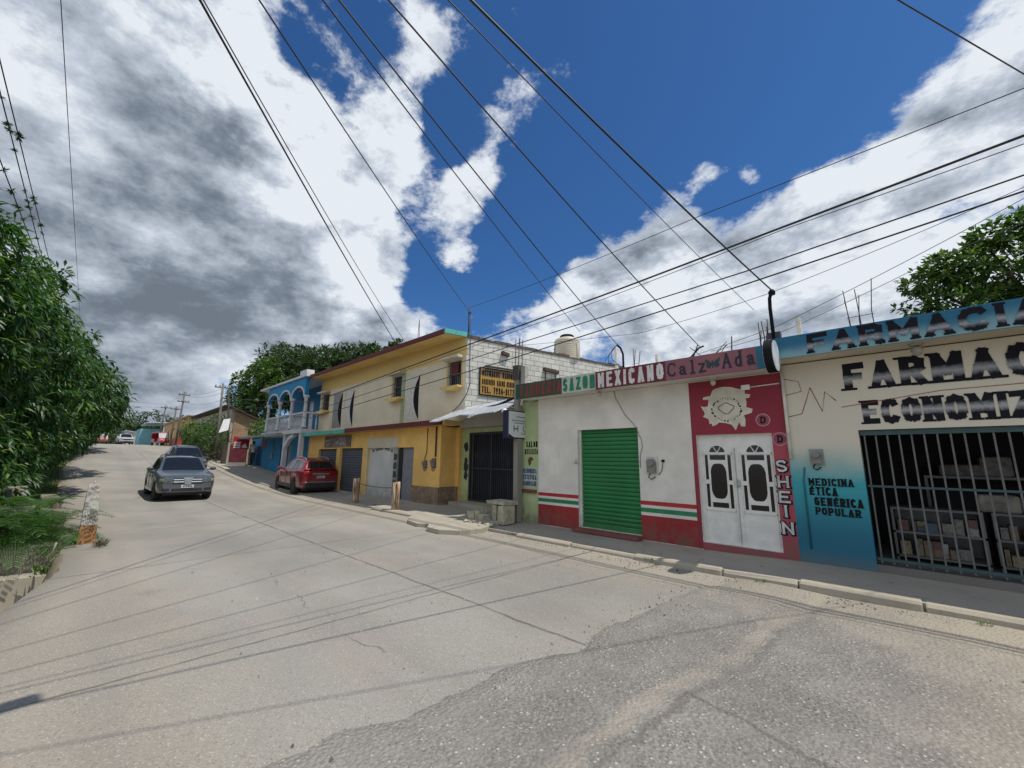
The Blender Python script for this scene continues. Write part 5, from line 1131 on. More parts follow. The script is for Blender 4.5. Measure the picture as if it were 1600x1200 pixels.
def suv(name, label, loc, rz, P, paint, front=True, group=None, chrome_grille=True, rails=True):
    t = thing(name, label, 'car', loc, rz, group); Ln = P['L']
    zb, z0, hw, rf, wt = smooth_t(P['zb']), T(P['z0']), smooth_t(P['hw']), smooth_t(P['roof']), smooth_t(P['wt'])
    X = lambda s: Ln/2 - s*Ln
    wc = [X(w) for w in P['wheels']]; wr = P['wr']; ar = wr+.055
    def bot(s):
        x = X(s); z = z0(s)
        for c in wc:
            d = abs(x-c)
            if d < ar: z = max(z, wr+math.sqrt(ar*ar-d*d)*.98)
        return z
    S_ = sorted(set([i/110 for i in range(111)] + [.004, .012] + [(Ln/2-(c+d))/Ln for c in wc for d in (-ar, ar, -ar+.01, ar-.01)])); S_ = [s for s in S_ if 0 <= s <= 1]
    def sec(s):
        z, w, zt = bot(s), hw(s), zb(s); mid = z+(zt-z)*.5
        return [(0, z), (w*.80, z), (w*.95, z+.015), (w*.985, min(z+.16, mid)), (w, max(mid, .62) if mid < .7 else mid), (w*.99, zt-.13 if zt-.13 > mid else mid+.01), (w*.965, zt-.05), (w*.90, zt-.01), (w*.6, zt+.02), (0, zt+.035)]
    b = MB(); rows = []
    for s in S_:
        h = sec(s); rows.append([(X(s), -y, z) for y, z in h[::-1]] + [(X(s), y, z) for y, z in h[1:]])
    b.grid(rows); 
    for r in (rows[0], rows[-1]): b.add(r, [tuple(range(len(r)))])
    b.build('body', paint, t, local=True)
    s0, s1 = P['roof'][0][0], P['roof'][-1][0]
    def gsec(s):
        zz, w = rf(s), wt(s); base = min(hw(s)*.92, w+.2); bz = zb(s)-.02; zz = max(zz, bz+.005)
        h = zz-bz
        return [(base, bz), (w+(base-w)*.06, bz+h*.90), (w*.93, bz+h*.985), (w*.6, zz+.012*min(1, h*3)), (0, zz+.02*min(1, h*3))]
    GS = [s0+(s1-s0)*i/46 for i in range(47)]
    b = MB(); rows = []
    for s in GS:
        h = gsec(s); rows.append([(X(s), -y, z) for y, z in h] + [(X(s), y, z) for y, z in h[::-1][1:]])
    b.grid(rows); b.build('cabin', paint, t, local=True)
    def top_patch(sa, sb, off, inset):
        b = MB(); rows = []
        for i in range(9):
            s = sa+(sb-sa)*i/8; h = gsec(s); w = h[2][0]*1.0-inset; zc, ze = h[4][1], h[2][1]
            rows.append([(X(s)+off*.6*(1 if sb < .6 else -1), y*w, ze+(zc-ze)*(1-y*y)+off) for y in (-1, -.75, -.4, 0, .4, .75, 1)])
        b.grid(rows); return b
    r1 = P['roof'][1][0]; r3 = P['roof'][-2][0]
    top_patch(s0+.012, r1-.006, .012, .03).build('windshield', MATS['carglass'], t, local=True)
    top_patch(r3+.006, s1-.012, .012, .05).build('rear_window', MATS['carglass'], t, local=True)
    def side_patch(sa, sb, sg, taper0=0, taper1=0):
        b = MB(); rows = []
        for i in range(9):
            s = sa+(sb-sa)*i/8; h = gsec(s); (y0, z0_), (y1, z1_) = h[0], h[1]; lo, hi = .10, .93
            rows.append([(X(s), sg*(y0+(y1-y0)*v+.008), z0_+(z1_-z0_)*v) for v in (lo, (lo+hi)/2, hi)])
        b.grid(rows); return b
    w_ = [(s0+.05, r1+.03), (r1+.045, .665), (.68, .80), (.81, r3-.005)]
    for sg in (-1, 1):
        for sa, sb in w_: side_patch(sa, sb, sg).build('side_window', MATS['carglass'], t, local=True)
    # front and rear lamps follow the plan curve of the nose / tail
    def plan(y, end):
        ss = [i/400 for i in range(60)]
        for s in ss:
            q = s if end > 0 else 1-s
            if hw(q)*.985 >= abs(y): return X(q)
        return X(ss[-1] if end > 0 else 1-ss[-1])
    def end_patch(end, y0, y1, zl, zh, off=.012, n=8, zl1=None, zh1=None):
        b = MB(); rows = []
        for i in range(n+1):
            f = i/n; y = y0+(y1-y0)*f; a = zl+((zl1 if zl1 is not None else zl)-zl)*f; c = zh+((zh1 if zh1 is not None else zh)-zh)*f
            rows.append([(plan(y, end)+end*off, y, a), (plan(y, end)+end*(off+.012), y, (a+c)/2), (plan(y, end)+end*off*.8, y, c)])
        b.grid(rows)
        o = [r[0] for r in rows]; return b
    for sg in (-1, 1):
        o = end_patch(1, sg*.45, sg*.84, .66, .83, zl1=.70, zh1=.89).build('headlight', MATS['lamp'], t, local=True)
        end_patch(1, sg*.70, sg*.82, .70, .80, .03, zl1=.72, zh1=.82).build('indicator', MATS['amber'], o, local=True)
        end_patch(1, sg*.52, sg*.74, .38, .47, .012).build('fog_lamp', MATS['trimblk'], t, local=True)
        end_patch(-1, sg*.40, sg*.82, .86, 1.02, .012, zl1=.90, zh1=1.04).build('taillight', MATS['tail'], t, local=True)
        end_patch(-1, sg*.62, sg*.80, .48, .54, .012).build('reflector', MATS['tail'], t, local=True)
    gb = end_patch(1, -.44, .44, .62, .82, .006).build('grille', MATS['trimblk'], t, local=True)
    if chrome_grille:
        for z in (.66, .745): end_patch(1, -.43, .43, z, z+.045, .022).build('grille_bar', MATS['chrome'], gb, local=True)
        b = MB(); xg = Ln/2; b.add([(xg+.03, -.13, .82), (xg+.03, .13, .82), (xg+.045, .09, .60), (xg+.045, -.09, .60), (xg, -.14, .84), (xg, .14, .84), (xg, .10, .58), (xg, -.10, .58)], [(0,1,2,3), (0,4,5,1), (1,5,6,2), (2,6,7,3), (3,7,4,0)]); b.build('grille_shield', MATS['chrome'], gb, local=True)
    end_patch(1, -.46, .46, .36, .46, .010).build('air_intake', MATS['trimblk'], t, local=True)
    end_patch(1, -.62, .62, .30, .35, .012, 12).build('bumper_lip', MATS['trimblk'], t, local=True)
    b = MB(); b.box(Ln/2+.02, Ln/2+.03, -.19, .19, .475, .585); b.build('front_plate', MATS['plate'], t, local=True)
    b = MB(); b.box(-Ln/2-.02, -Ln/2-.008, -.17, .17, .76, .865); o = b.build('rear_plate', MATS['plate'], t, local=True)
    b = MB(); [b.box(-Ln/2-.024, -Ln/2-.02, -.13+.05*i, -.10+.05*i, .785, .84) for i in range(6)]; b.build('plate_marks', MATS['black_paint'], o, local=True)
    b = MB(); [b.box(Ln/2+.03, Ln/2+.033, -.14+.05*i, -.11+.05*i, .50, .56) for i in range(6)]; b.build('plate_marks', MATS['black_paint'], t, local=True)
    end_patch(-1, -.70, .70, .33, .56, .012, 14).build('rear_bumper', MATS['trimblk'], t, local=True)
    end_patch(-1, -.66, .66, .575, .60, .018, 14).build('bumper_strip', MATS['chrome'] if not front else paint, t, local=True)
    end_patch(-1, -.36, .36, .93, .97, .016, 10).build('tailgate_trim', MATS['chrome'], t, local=True)
    for sg in (-1, 1):
        b = MB(); xm = X(s0+.065); b.rock((xm, sg*1.0, 1.16), .07, .11, .075, 2, 2, .1); b.box(xm-.03, xm+.02, min(sg*.82, sg*.95), max(sg*.82, sg*.95), 1.10, 1.14); b.build('mirror', paint, t, local=True)
        b = MB(); rows = []
        for i in range(20):
            s = .24+.5*i/19; rows.append([(X(s), sg*(hw(s)*1.0+.006), .34), (X(s), sg*(hw(s)+.022), .40), (X(s), sg*(hw(s)+.006), .46)])
        b.grid(rows); b.build('side_moulding', MATS['trimblk'] if not front else paint, t, local=True)
        for s in (.50, .70):
            b = MB(); b.box(X(s)-.09, X(s)+.09, sg*(hw(s)+.004)-.012, sg*(hw(s)+.004)+.012, .965, .995); b.build('door_handle', paint, t, local=True)
        for s in (.345, .535, .70):
            b = MB(); b.box(X(s)-.004, X(s)+.004, sg*(hw(s)-.002)-.006, sg*(hw(s)-.002)+.006, .50, zb(s)-.10); b.build('door_gap', MATS['trimblk'], t, local=True)
        if rails:
            b = MB(); pts = [(X(s), sg*(wt(s)*.86), rf(s)+.055) for s in (.47, .55, .65, .75, .84)]; pts = [(pts[0][0]+.08, pts[0][1], pts[0][2]-.06)]+pts+[(pts[-1][0]-.08, pts[-1][1], pts[-1][2]-.06)]; b.tube(pts, .018, 6); b.build('roof_rail', MATS['chrome'] if not front else MATS['trimblk'], t, local=True)
    for c in wc:
        for sg in (-1, 1):
            b = MB(); y0 = sg*.66; y1 = sg*(hw(.2)-.02)
            prof = [(wr*.62, 0), (wr*.94, 0), (wr, .03), (wr, .19), (wr*.94, .22), (wr*.64, .22)]
            M4 = Matrix.Translation((c, y1-sg*.22, wr)) @ Matrix.Rotation(-sg*math.pi/2, 4, 'X')
            b.lathe(prof, n=28, M4=M4); w = b.build('wheel', MATS['tyre'], t, local=True)
            b = MB(); b.lathe([(wr*.66, .175), (wr*.62, .205), (wr*.58, .18), (.02, .17)], n=24, M4=M4)
            for i in range(5):
                a = 2*math.pi*i/5; r_ = wr*.6; d = Vector((math.cos(a), math.sin(a), 0)); e = Vector((-d.y, d.x, 0))*.035
                b.add([M4 @ (d*.03+e*1.3+Vector((0, 0, .20))), M4 @ (d*.03-e*1.3+Vector((0, 0, .20))), M4 @ (d*r_-e+Vector((0, 0, .205))), M4 @ (d*r_+e+Vector((0, 0, .205)))], [(0, 1, 2, 3)])
            b.build('rim', MATS['rim'], w, local=True)
    b = MB(); b.box(-Ln/2+.3, Ln/2-.3, -.66, .66, .20, .5); b.build('underbody', MATS['trimblk'], t, local=True)
    return t
g_car = suv('parked_car', 'slate grey SUV with a chrome shield grille driving towards the camera', (-22.05, 2.95, .02), 0, GREY, carpaint('slate_paint', (.075, .10, .13)), True)
g_car.name = 'moving_car'
g_car.rotation_euler = (0, R(-.5), 0)
r_car = suv('parked_car', 'dark red SUV parked nose-away before the yellow building', (-21.75, 7.85, .012), math.pi-.06, RED, carpaint('crimson_car_paint', (.20, .006, .016), .3), False, chrome_grille=False)
r_car.rotation_euler = (0, R(-.3), math.pi-.06)
k_car = suv('moving_car', 'black SUV on the rising road just behind the slate grey one', (-34.0, 4.75, zr(-34.0)-.12), 0, GREY, carpaint('black_car_paint', (.018, .02, .024)), True, chrome_grille=False)
k_car.rotation_euler = (0, R(5.0), 0)
w_car = suv('parked_car', 'small white car far up the road beside the dark roadside trees', (-90, 4.6, zr(-90)), .06, GREY, carpaint('white_car_paint', (.62, .62, .62)), True, chrome_grille=False)
# motor taxis far up the street
MATS['taxi_red'] = carpaint('taxi_red', (.34, .012, .02), .1)
def taxi(label, loc, rz):
    t = thing('motor_taxi', label, 'motor taxi', loc, rz, 'motor taxis')
    b = MB()
    P_ = [(1.25, .45), (1.2, .8), (.95, .95), (.75, 1.0)]
    b.prism([(1.3, .38), (1.32, .62), (1.05, .98), (.75, 1.02), (.7, .55), (-.2, .42), (-.3, .9), (-1.15, .95), (-1.25, .4)], -.55, .55, 'y'); b.build('body', MATS['taxi_red'], t, local=True, bevel=.05)
    b = MB(); b.prism([(.75, 1.62), (.72, 1.72), (0, 1.80), (-1.0, 1.74), (-1.2, 1.6), (-1.2, .93), (-1.14, .93), (-1.1, 1.58)], -.58, .58, 'y'); b.build('canopy', MATS['taxi_red'], t, local=True, bevel=.03)
    b = MB(); b.prism([(.98, 1.0), (1.0, 1.0), (.78, 1.62), (.75, 1.62)], -.52, .52, 'y'); b.build('windshield', plain('pale_windshield', (.55, .58, .6), .15), t, local=True)
    for y in (-.54, .54):
        b = MB(); b.tube([(.98, y, 1.0), (.75, y, 1.64)], .025, 6); b.build('roof_post', MATS['trimblk'], t, local=True)
        b = MB(); b.cyl((1.27, y*.55, .78), (1.34, y*.55, .78), .085, n=14); b.build('headlight', MATS['plate'], t, local=True)
    for x, y in ((1.15, 0), (-.8, -.5), (-.8, .5)):
        b = MB(); b.cyl((x, y-.06, .25), (x, y+.06, .25), .25, n=20); b.build('wheel', MATS['tyre'], t, local=True)
    b = MB(); b.box(-.9, -.35, -.48, .48, .6, .75); b.build('seat', MATS['trimblk'], t, local=True)
    return t
tx = taxi('red motor taxi coming down the left side of the far road', (-85, 1.95, zr(-85)), 0)
dup(tx, (-71, 7.0, zr(-71)), .25, 'maroon motor taxi standing by the far right roadside near the turquoise house', 'motor taxis')

# ================================================================ person by the blue house
def person(label, loc, rz, shirt, trousers, skin=(.22, .11, .07)):
    t = thing('person', label, 'person', loc, rz)
    J = {'pelvis': (0, 0, .93), 'waist': (0, .01, 1.06), 'chest': (0, .0, 1.26), 'neck': (0, -.01, 1.44), 'head0': (0, -.02, 1.53), 'head1': (0, -.03, 1.64), 'crown': (0, -.02, 1.70)}
    RR = {'pelvis': .135, 'waist': .115, 'chest': .14, 'neck': .052, 'head0': .075, 'head1': .088, 'crown': .06}
    E_ = [('pelvis', 'waist'), ('waist', 'chest'), ('chest', 'neck'), ('neck', 'head0'), ('head0', 'head1'), ('head1', 'crown')]
    for s, n_ in ((-1, 'l'), (1, 'r')):
        for k_, p, r in (('hip', (s*.09, 0, .86), .088), ('knee', (s*.10, -.02+.01*s, .48), .058), ('ankle', (s*.105, .02, .09), .042), ('toe', (s*.12, -.14, .035), .035), ('sho', (s*.17, 0, 1.37), .062), ('elb', (s*.235, .03, 1.10), .043), ('wri', (s*.24, -.06, .86), .030), ('palm', (s*.245, -.08, .79), .034), ('fin', (s*.243, -.10, .71), .020)): J[k_+n_] = p; RR[k_+n_] = r
        E_ += [('pelvis', 'hip'+n_), ('hip'+n_, 'knee'+n_), ('knee'+n_, 'ankle'+n_), ('ankle'+n_, 'toe'+n_), ('chest', 'sho'+n_), ('sho'+n_, 'elb'+n_), ('elb'+n_, 'wri'+n_), ('wri'+n_, 'palm'+n_), ('palm'+n_, 'fin'+n_)]
        for i in range(3): J['f%d' % i+n_] = (s*(.235+.012*i), -.105-.015*i, .705+.006*i); RR['f%d' % i+n_] = .009; E_.append(('palm'+n_, 'f%d' % i+n_))
        J['th'+n_] = (s*.225, -.125, .765); RR['th'+n_] = .011; E_.append(('palm'+n_, 'th'+n_))
    ks = list(J); me = bpy.data.meshes.new('body'); me.from_pydata([J[k_] for k_ in ks], [(ks.index(a), ks.index(c)) for a, c in E_], [])
    o = bpy.data.objects.new('body', me); COL.objects.link(o); o.parent = t
    sk = o.modifiers.new('skin', 'SKIN'); 
    for i, k_ in enumerate(ks): me.skin_vertices[0].data[i].radius = (RR[k_], RR[k_]*(.72 if k_ in ('pelvis', 'waist', 'chest') else 1)); 
    me.skin_vertices[0].data[0].use_root = True
    su = o.modifiers.new('sub', 'SUBSURF'); su.levels = 2; su.render_levels = 2
    k = MT('dressed_person'); z = k.node('ShaderNodeSeparateXYZ'); k.t.links.new(k.tc.outputs['Object'], z.inputs[0]); ax = k.math('ABSOLUTE', z.outputs[0])
    c = k.mix(k.math('GREATER_THAN', z.outputs[2], .93), trousers, shirt); c = k.mix(k.math('MULTIPLY', k.math('GREATER_THAN', ax, .195), k.math('LESS_THAN', z.outputs[2], 1.18)), c, skin)
    c = k.mix(k.math('GREATER_THAN', z.outputs[2], 1.43), c, skin); c = k.mix(k.math('LESS_THAN', z.outputs[2], .07), c, (.03, .025, .02)); me.materials.append(k.out(c, .8))
    b = MB(); b.rock((0, 0, 1.675), .098, .105, .085, 3, 2, .12); b.build('hair', MATS['black_paint'], t, local=True)
    b = MB(); b.rock((0, -.115, 1.60), .013, .02, .02, 1, 1, .05); b.build('nose', plain('skin_tone', skin, .6), t, local=True)
    for s in (-1, 1):
        b = MB(); b.rock((s*.034, -.098, 1.63), .013, .008, .007, 1, 1, .05); b.build('eye', MATS['black_paint'], t, local=True)
        b = MB(); b.rock((s*.092, -.01, 1.61), .014, .024, .032, 1, 1, .05); b.build('ear', plain('skin_tone', skin, .6), t, local=True)
    b = MB(); b.box(-.025, .025, -.108, -.10, 1.56, 1.568); b.build('mouth', plain('lip_tone', (.14, .05, .045), .6), t, local=True)
    return t
person('person in a white shirt and dark trousers standing in the porch of the blue house', (-35.2, 8.85, zr(-35.2)+.22), R(60), (.58, .58, .58), (.04, .045, .06))

# ================================================================ trees and plants
def leafmat(name, a, c, young=None, trans=.35, rough=.42):
    k = MT(name)
    r = k.isl; n = k.noise(.9, 3, .6)
    col = k.mix(r, a, c); col = k.mix(k.sm(n, .4, .65, 0, .5), col, tuple(x*.6 for x in a))
    if young: col = k.mix(k.math('MULTIPLY', k.math('GREATER_THAN', r, .86), .8), col, young)
    k.set(k.b.inputs['Base Color'], col); k.b.inputs['Roughness'].default_value = rough
    tr = k.node('ShaderNodeBsdfTranslucent'); k.set(tr.inputs[0], k.mix(1.0, col, (1.3, 1.5, .5), 'MULTIPLY'))
    mx = k.node('ShaderNodeMixShader'); mx.inputs[0].default_value = trans
    k.t.links.new(k.b.outputs[0], mx.inputs[1]); k.t.links.new(tr.outputs[0], mx.inputs[2])
    k.t.links.new(mx.outputs[0], k.t.nodes['Material Output'].inputs[0]); return k.m
MATS['mango'] = leafmat('mango_leaf', (.022, .066, .012), (.055, .14, .024), (.14, .23, .034), .36)
MATS['broad'] = leafmat('broad_leaf', (.045, .10, .022), (.09, .175, .04), (.15, .22, .04))
MATS['feather'] = leafmat('feathery_leaf', (.045, .12, .02), (.08, .19, .035), None, .4)
MATS['dull'] = leafmat('distant_leaf', (.028, .06, .02), (.06, .105, .032), None, .3, .6)
MATS['dry'] = leafmat('dry_brush', (.075, .06, .04), (.13, .11, .07), (.06, .10, .03), .2, .8)
MATS['bark'] = plain('bark', (.10, .075, .055), .9, 0, .35, 5, .6)
def leaf(V, F, p, d, up, ln, w, fold=.25, droop=.3):
    d = d.normalized(); s = d.cross(up)
    if s.length < 1e-3: s = Vector((1, 0, 0))
    s.normalize(); nrm = s.cross(d)
    o = len(V); m = p+d*ln*.5+nrm*ln*.06; e = p+d*ln-Vector((0, 0, droop*ln*.35))
    V += [tuple(p), tuple(m+s*w*.5-nrm*w*fold), tuple(e), tuple(m-s*w*.5-nrm*w*fold), tuple(m)]
    F += [(o, o+1, o+4), (o+1, o+2, o+4), (o+2, o+3, o+4), (o+3, o, o+4)]
def crown_mesh(blobs, ncl, per, ln, w, seed, style='mango', shell=.62):
    q = random.Random(seed); V = []; F = []; tips = []
    vol = [b[3]*b[4]+b[3]*b[5] for b in blobs]; tot = sum(vol)
    for bl, v in zip(blobs, vol):
        cx, cy, cz, rx, ry, rz = bl
        for _ in range(max(3, int(ncl*v/tot))):
            while True:
                u = Vector((q.gauss(0, 1), q.gauss(0, 1), q.gauss(0, 1)))
                if u.length > .1: break
            u.normalize()
            bump = 1+.45*mnoise.noise(Vector((cx+u.x*2.2, cy+u.y*2.2, cz+u.z*2.2))*1.1)
            if mnoise.noise(Vector((cx+u.x*4, cy+u.y*4, cz+u.z*4))*1.3+Vector((9, 0, 0))) > .27: continue
            r = (shell+(1-shell)*q.random()**.6)*bump
            c = Vector((cx+u.x*rx*r, cy+u.y*ry*r, cz+u.z*rz*r)); tips.append(c)
            out = Vector((u.x/rx, u.y/ry, u.z/rz)).normalized()
            n = q.randint(int(per*.6), int(per*1.3))
            for i in range(n):
                a = 2*math.pi*(i*.381966*1.0)+q.uniform(-.4, .4)
                t1 = out.orthogonal().normalized(); t2 = out.cross(t1)
                d = (t1*math.cos(a)+t2*math.sin(a))*q.uniform(.5, 1)+out*q.uniform(.15, .9)
                if style == 'mango': d = d+Vector((0, 0, -.55))
                elif style == 'broad': d = d+Vector((0, 0, -.15))
                leaf(V, F, c+d.normalized()*ln*q.uniform(-.15, .5), d, Vector((q.uniform(-.4, .4), q.uniform(-.4, .4), 1)), ln*q.uniform(.65, 1.15), w*q.uniform(.75, 1.15), .22, .5 if style == 'mango' else .2)
    return V, F, tips
def tree(name, label, base, blobs, ncl, per, ln, w, mat, seed=0, style='mango', tr=.16, group=None, limbs=7, shell=.62, cat='tree'):
    t = thing(name, label, cat, base, 0, group)
    V, F, tips = crown_mesh(blobs, ncl, per, ln, w, seed, style, shell)
    b = MB(); b.v = V; b.f = F; b.smooth = [False]*len(F)
    me = bpy.data.meshes.new('crown'); o_ = t.location
    me.from_pydata([(a-o_.x, c-o_.y, d-o_.z) for a, c, d in V], [], F); me.materials.append(mat); ob = bpy.data.objects.new('crown', me); COL.objects.link(ob); ob.parent = t
    q = random.Random(seed+50); b = MB(); B0 = Vector(base); cz = sum(bl[2] for bl in blobs)/len(blobs); fork = Vector((B0.x+q.uniform(-.2, .2), B0.y+q.uniform(-.2, .2), B0.z+(cz-B0.z)*.45))
    if tr > 0:
        b.tube([B0-Vector((0, 0, .3)), B0.lerp(fork, .5)+Vector((q.uniform(-.1, .1), q.uniform(-.1, .1), 0)), fork], tr, 9, tr*.75)
        for bl in (blobs*3)[:limbs]:
            e = Vector((bl[0]+q.uniform(-.5, .5)*bl[3], bl[1]+q.uniform(-.5, .5)*bl[4], bl[2]+q.uniform(-.1, .6)*bl[5])); m = fork.lerp(e, .5)+Vector((q.uniform(-.2, .2), q.uniform(-.2, .2), .15))
            b.tube([fork, m, e], tr*.55, 7, tr*.12)
            for _ in range(3):
                c = min(tips, key=lambda p: (p-e-Vector((q.uniform(-1, 1), q.uniform(-1, 1), q.uniform(-1, 1)))*bl[3]*.6).length) if tips else e
                b.tube([m.lerp(e, .6), (m+c)/2+Vector((0, 0, .1)), c], tr*.16, 5, tr*.05)
        b.build('trunk', MATS['bark'], t)
    return t
# big mango trees down the left verge
GM = 'mango trees on the left verge'
tree('mango_tree', 'tall dense mango tree nearest the camera on the left verge', (-12, -3.3, -.4), [(-12, -2.75, 5.5, 1.7, 1.2, 1.55), (-11.3, -3.3, 3.5, 1.6, 1.4, 1.4), (-12.8, -2.3, 3.5, 1.6, 1.15, 1.4), (-13.2, -2.1, 2.1, 1.5, 1.0, 1.2), (-11.3, -2.9, 1.9, 1.5, 1.1, 1.1), (-12.2, -2.0, 1.3, 1.2, .8, .9), (-11.4, -2.05, 5.3, 1.2, .7, 1.1), (-12.4, -1.75, 4.3, 1.3, .75, 1.2), (-13.8, -1.5, 4.8, 1.2, .65, .8), (-10.6, -2.1, 4.3, 1.0, .7, 1.0)], 3000, 9, .26, .070, MATS['mango'], 1, group=GM)
tree('mango_tree', 'second mango tree along the left verge, its rounded crown reaching over the road', (-17, -2.9, -.3), [(-17, -2.0, 5.6, 2.0, 1.3, 1.6), (-18, -1.35, 4.3, 2.0, 1.2, 1.4), (-16, -2.0, 3.2, 1.8, 1.1, 1.4), (-18.7, -1.3, 2.5, 1.8, 1.0, 1.2), (-16.5, -1.6, 1.7, 1.8, .9, 1.0)], 2000, 9, .29, .076, MATS['mango'], 2, group=GM)
tree('mango_tree', 'third mango tree further up the left verge, low branches sweeping the road edge', (-23.5, -2.6, -.1), [(-23.5, -1.5, 5.5, 2.3, 1.3, 1.5), (-23.5, -.6, 4.1, 2.3, 1.45, 1.35), (-21.8, -1.5, 2.8, 2.2, 1.1, 1.4), (-25.5, -1.2, 2.4, 2.2, 1.0, 1.2)], 1700, 9, .35, .092, MATS['mango'], 3, group=GM)
tree('mango_tree', 'fourth mango tree low on the left verge with yellow-green young leaves', (-31, -2.2, .3), [(-31, -1.0, 5.6, 2.8, 1.6, 1.5), (-31, -.1, 4.4, 2.6, 1.6, 1.2), (-29.5, -1.4, 2.7, 2.4, 1.1, 1.4), (-34, -.9, 3.2, 2.4, 1.3, 1.2)], 1400, 8, .46, .10, MATS['mango'], 4, group=GM)
tree('mango_tree', 'last mango tree at the crest of the left verge with bright tips over the road', (-44, -2.2, 1.4), [(-44, -1.2, 5.6, 3.2, 2.0, 1.7), (-47, .2, 5.0, 3.0, 1.6, 1.3), (-42, -1.3, 3.8, 3.0, 1.4, 1.6), (-52, .6, 4.9, 2.4, 1.4, 1.0), (-50, -.6, 3.6, 3.5, 1.2, 1.2)], 1200, 8, .58, .13, MATS['mango'], 5, group=GM)
# trees behind the blue house
tree('broadleaf_tree', 'bright round-headed tree standing behind the far end of the blue house', (-62, 15.5, 2.6), [(-62, 15.4, 11.4, 2.8, 2.6, 2.3), (-60, 16.4, 13.0, 2.2, 2.2, 1.7), (-64.5, 14.6, 9.2, 2.4, 2.2, 2.1), (-57.5, 16.6, 11.0, 2.6, 2.4, 2.0), (-60, 15, 8.2, 3.0, 2.4, 2.0), (-54, 16.6, 9.3, 2.4, 2.2, 1.7)], 1700, 8, .66, .25, MATS['broad'], 11, 'broad', .28, 'trees behind the houses')
for i, (x, y, h, r, lb) in enumerate(((-67, 19, 18.3, 3.9, 'tallest dark tree crown behind the blue house roof'), (-58, 19, 16.2, 3.6, 'dark tree crown just right of the tallest one, behind the blue house'), (-50.5, 19, 14.9, 3.4, 'dark tree crown behind the seam of blue and yellow houses'), (-44.5, 19, 14.0, 3.0, 'dark spiky tree crown behind the left of the yellow roof'), (-39.5, 19.5, 13.1, 2.8, 'dark spiky tree crown behind the middle of the yellow roof'), (-35, 20, 12.6, 2.6, 'rightmost dark spiky crown behind the yellow roof'))):
    q = random.Random(i+70)
    tree('dark_tree', lb, (x, y, 1), [(x, y, h-2.0, r*.75, r*.75, 2.0), (x-r*.6, y, h-3.6, r*.7, r*.7, 2.2), (x+r*.6, y-.4, h-3.4, r*.7, r*.7, 2.2), (x+q.uniform(-1, 1), y-1, h-5.5, r, r*.8, 2.4), (x+q.uniform(-2, 2), y, h-1.0, r*.35, r*.35, 1.1)], 900, 8, .62, .22, MATS['dull'], 30+i, 'broad', .25, 'trees behind the houses')
# tree behind the pharmacy
tree('leafy_tree', 'open leafy tree rising behind the pharmacy roof at the right', (4.2, 17.5, 0), [(2.6, 16.4, 6.7, 1.5, 1.2, .95), (1.5, 16.2, 5.9, 1.2, 1.0, .7), (4.2, 16.6, 7.3, 1.6, 1.3, .8), (.9, 15.8, 5.3, .8, .8, .5), (2.6, 16.0, 5.0, 1.9, 1.2, .9), (1.4, 16.2, 7.15, .8, .7, .35), (.95, 16, 6.75, .55, .5, .3), (2.4, 16.3, 7.8, .7, .6, .35), (4.6, 17, 6.0, 1.6, 1.4, 1.2), (3.3, 16.2, 7.9, .7, .6, .35)], 2900, 9, .20, .095, MATS['broad'], 21, 'broad', .2, None, 9, .3)
# dark mass of trees where the street bends, far off
for i, (x, y, h, r, lb) in enumerate(((-135, 4, 9.5, 6, 'dark far tree closing the street on the left'), (-140, 11, 12.5, 5.5, 'tallest dark far tree closing the street'), (-130, 16, 10.5, 4.5, 'dark far tree behind the turquoise house roof'), (-112, -2, 7.5, 4, 'dark far tree behind the red motor taxi'))):
    tree('dark_tree', lb, (x, y, 3.5), [(x, y, h-2.5, r, r, 2.8), (x, y+r*.7, h-4, r*.8, r*.8, 2.4), (x, y-r*.7, h-4, r*.8, r*.8, 2.4), (x, y, h-5, r*1.1, r, 2.4)], 420, 8, 1.0, .36, MATS['dull'], 60+i, 'broad', .3, 'far trees closing the street')
# brush between the pole and the beige house
tree('shrub', 'green and dry brush beside the utility pole', (-44, 8.2, 1.6), [(-44, 8.0, 3.2, 1.6, .9, 1.2), (-46.5, 8.3, 4.4, 1.5, .9, 1.2), (-42, 7.9, 2.4, 1.4, .8, 1.0)], 420, 8, .34, .11, MATS['broad'], 41, 'broad', .05, None, 4, .4, 'shrub')
tree('shrub', 'dry brown brush at the foot of the utility pole', (-41, 7.9, 1.3), [(-41, 7.8, 2.2, 1.6, .7, 1.1), (-44.5, 7.7, 2.4, 1.8, .7, .9), (-39.5, 7.9, 1.6, .9, .6, .8)], 420, 8, .30, .05, MATS['dry'], 42, 'broad', .05, None, 4, .4, 'shrub')
tree('shrub', 'tall leafy bush hiding the front of the ochre and beige houses', (-55, 8.3, 2.4), [(-55, 8.2, 4.0, 2.2, .8, 1.3), (-59, 8.3, 4.2, 2.0, .8, 1.4), (-51, 8.2, 3.5, 2.0, .8, 1.1)], 420, 8, .40, .13, MATS['broad'], 46, 'broad', .06, None, 4, .4, 'shrub')
tree('shrub', 'leafy shrub between the beige house and the blue porch', (-38.6, 10.5, .9), [(-38.5, 10.2, 3.6, 1.0, .9, .8), (-40.5, 10.5, 3.9, 1.2, .9, .9), (-36.6, 10.4, 3.7, .9, .8, .6)], 300, 8, .30, .12, MATS['broad'], 43, 'broad', .05, None, 4, .4, 'shrub')
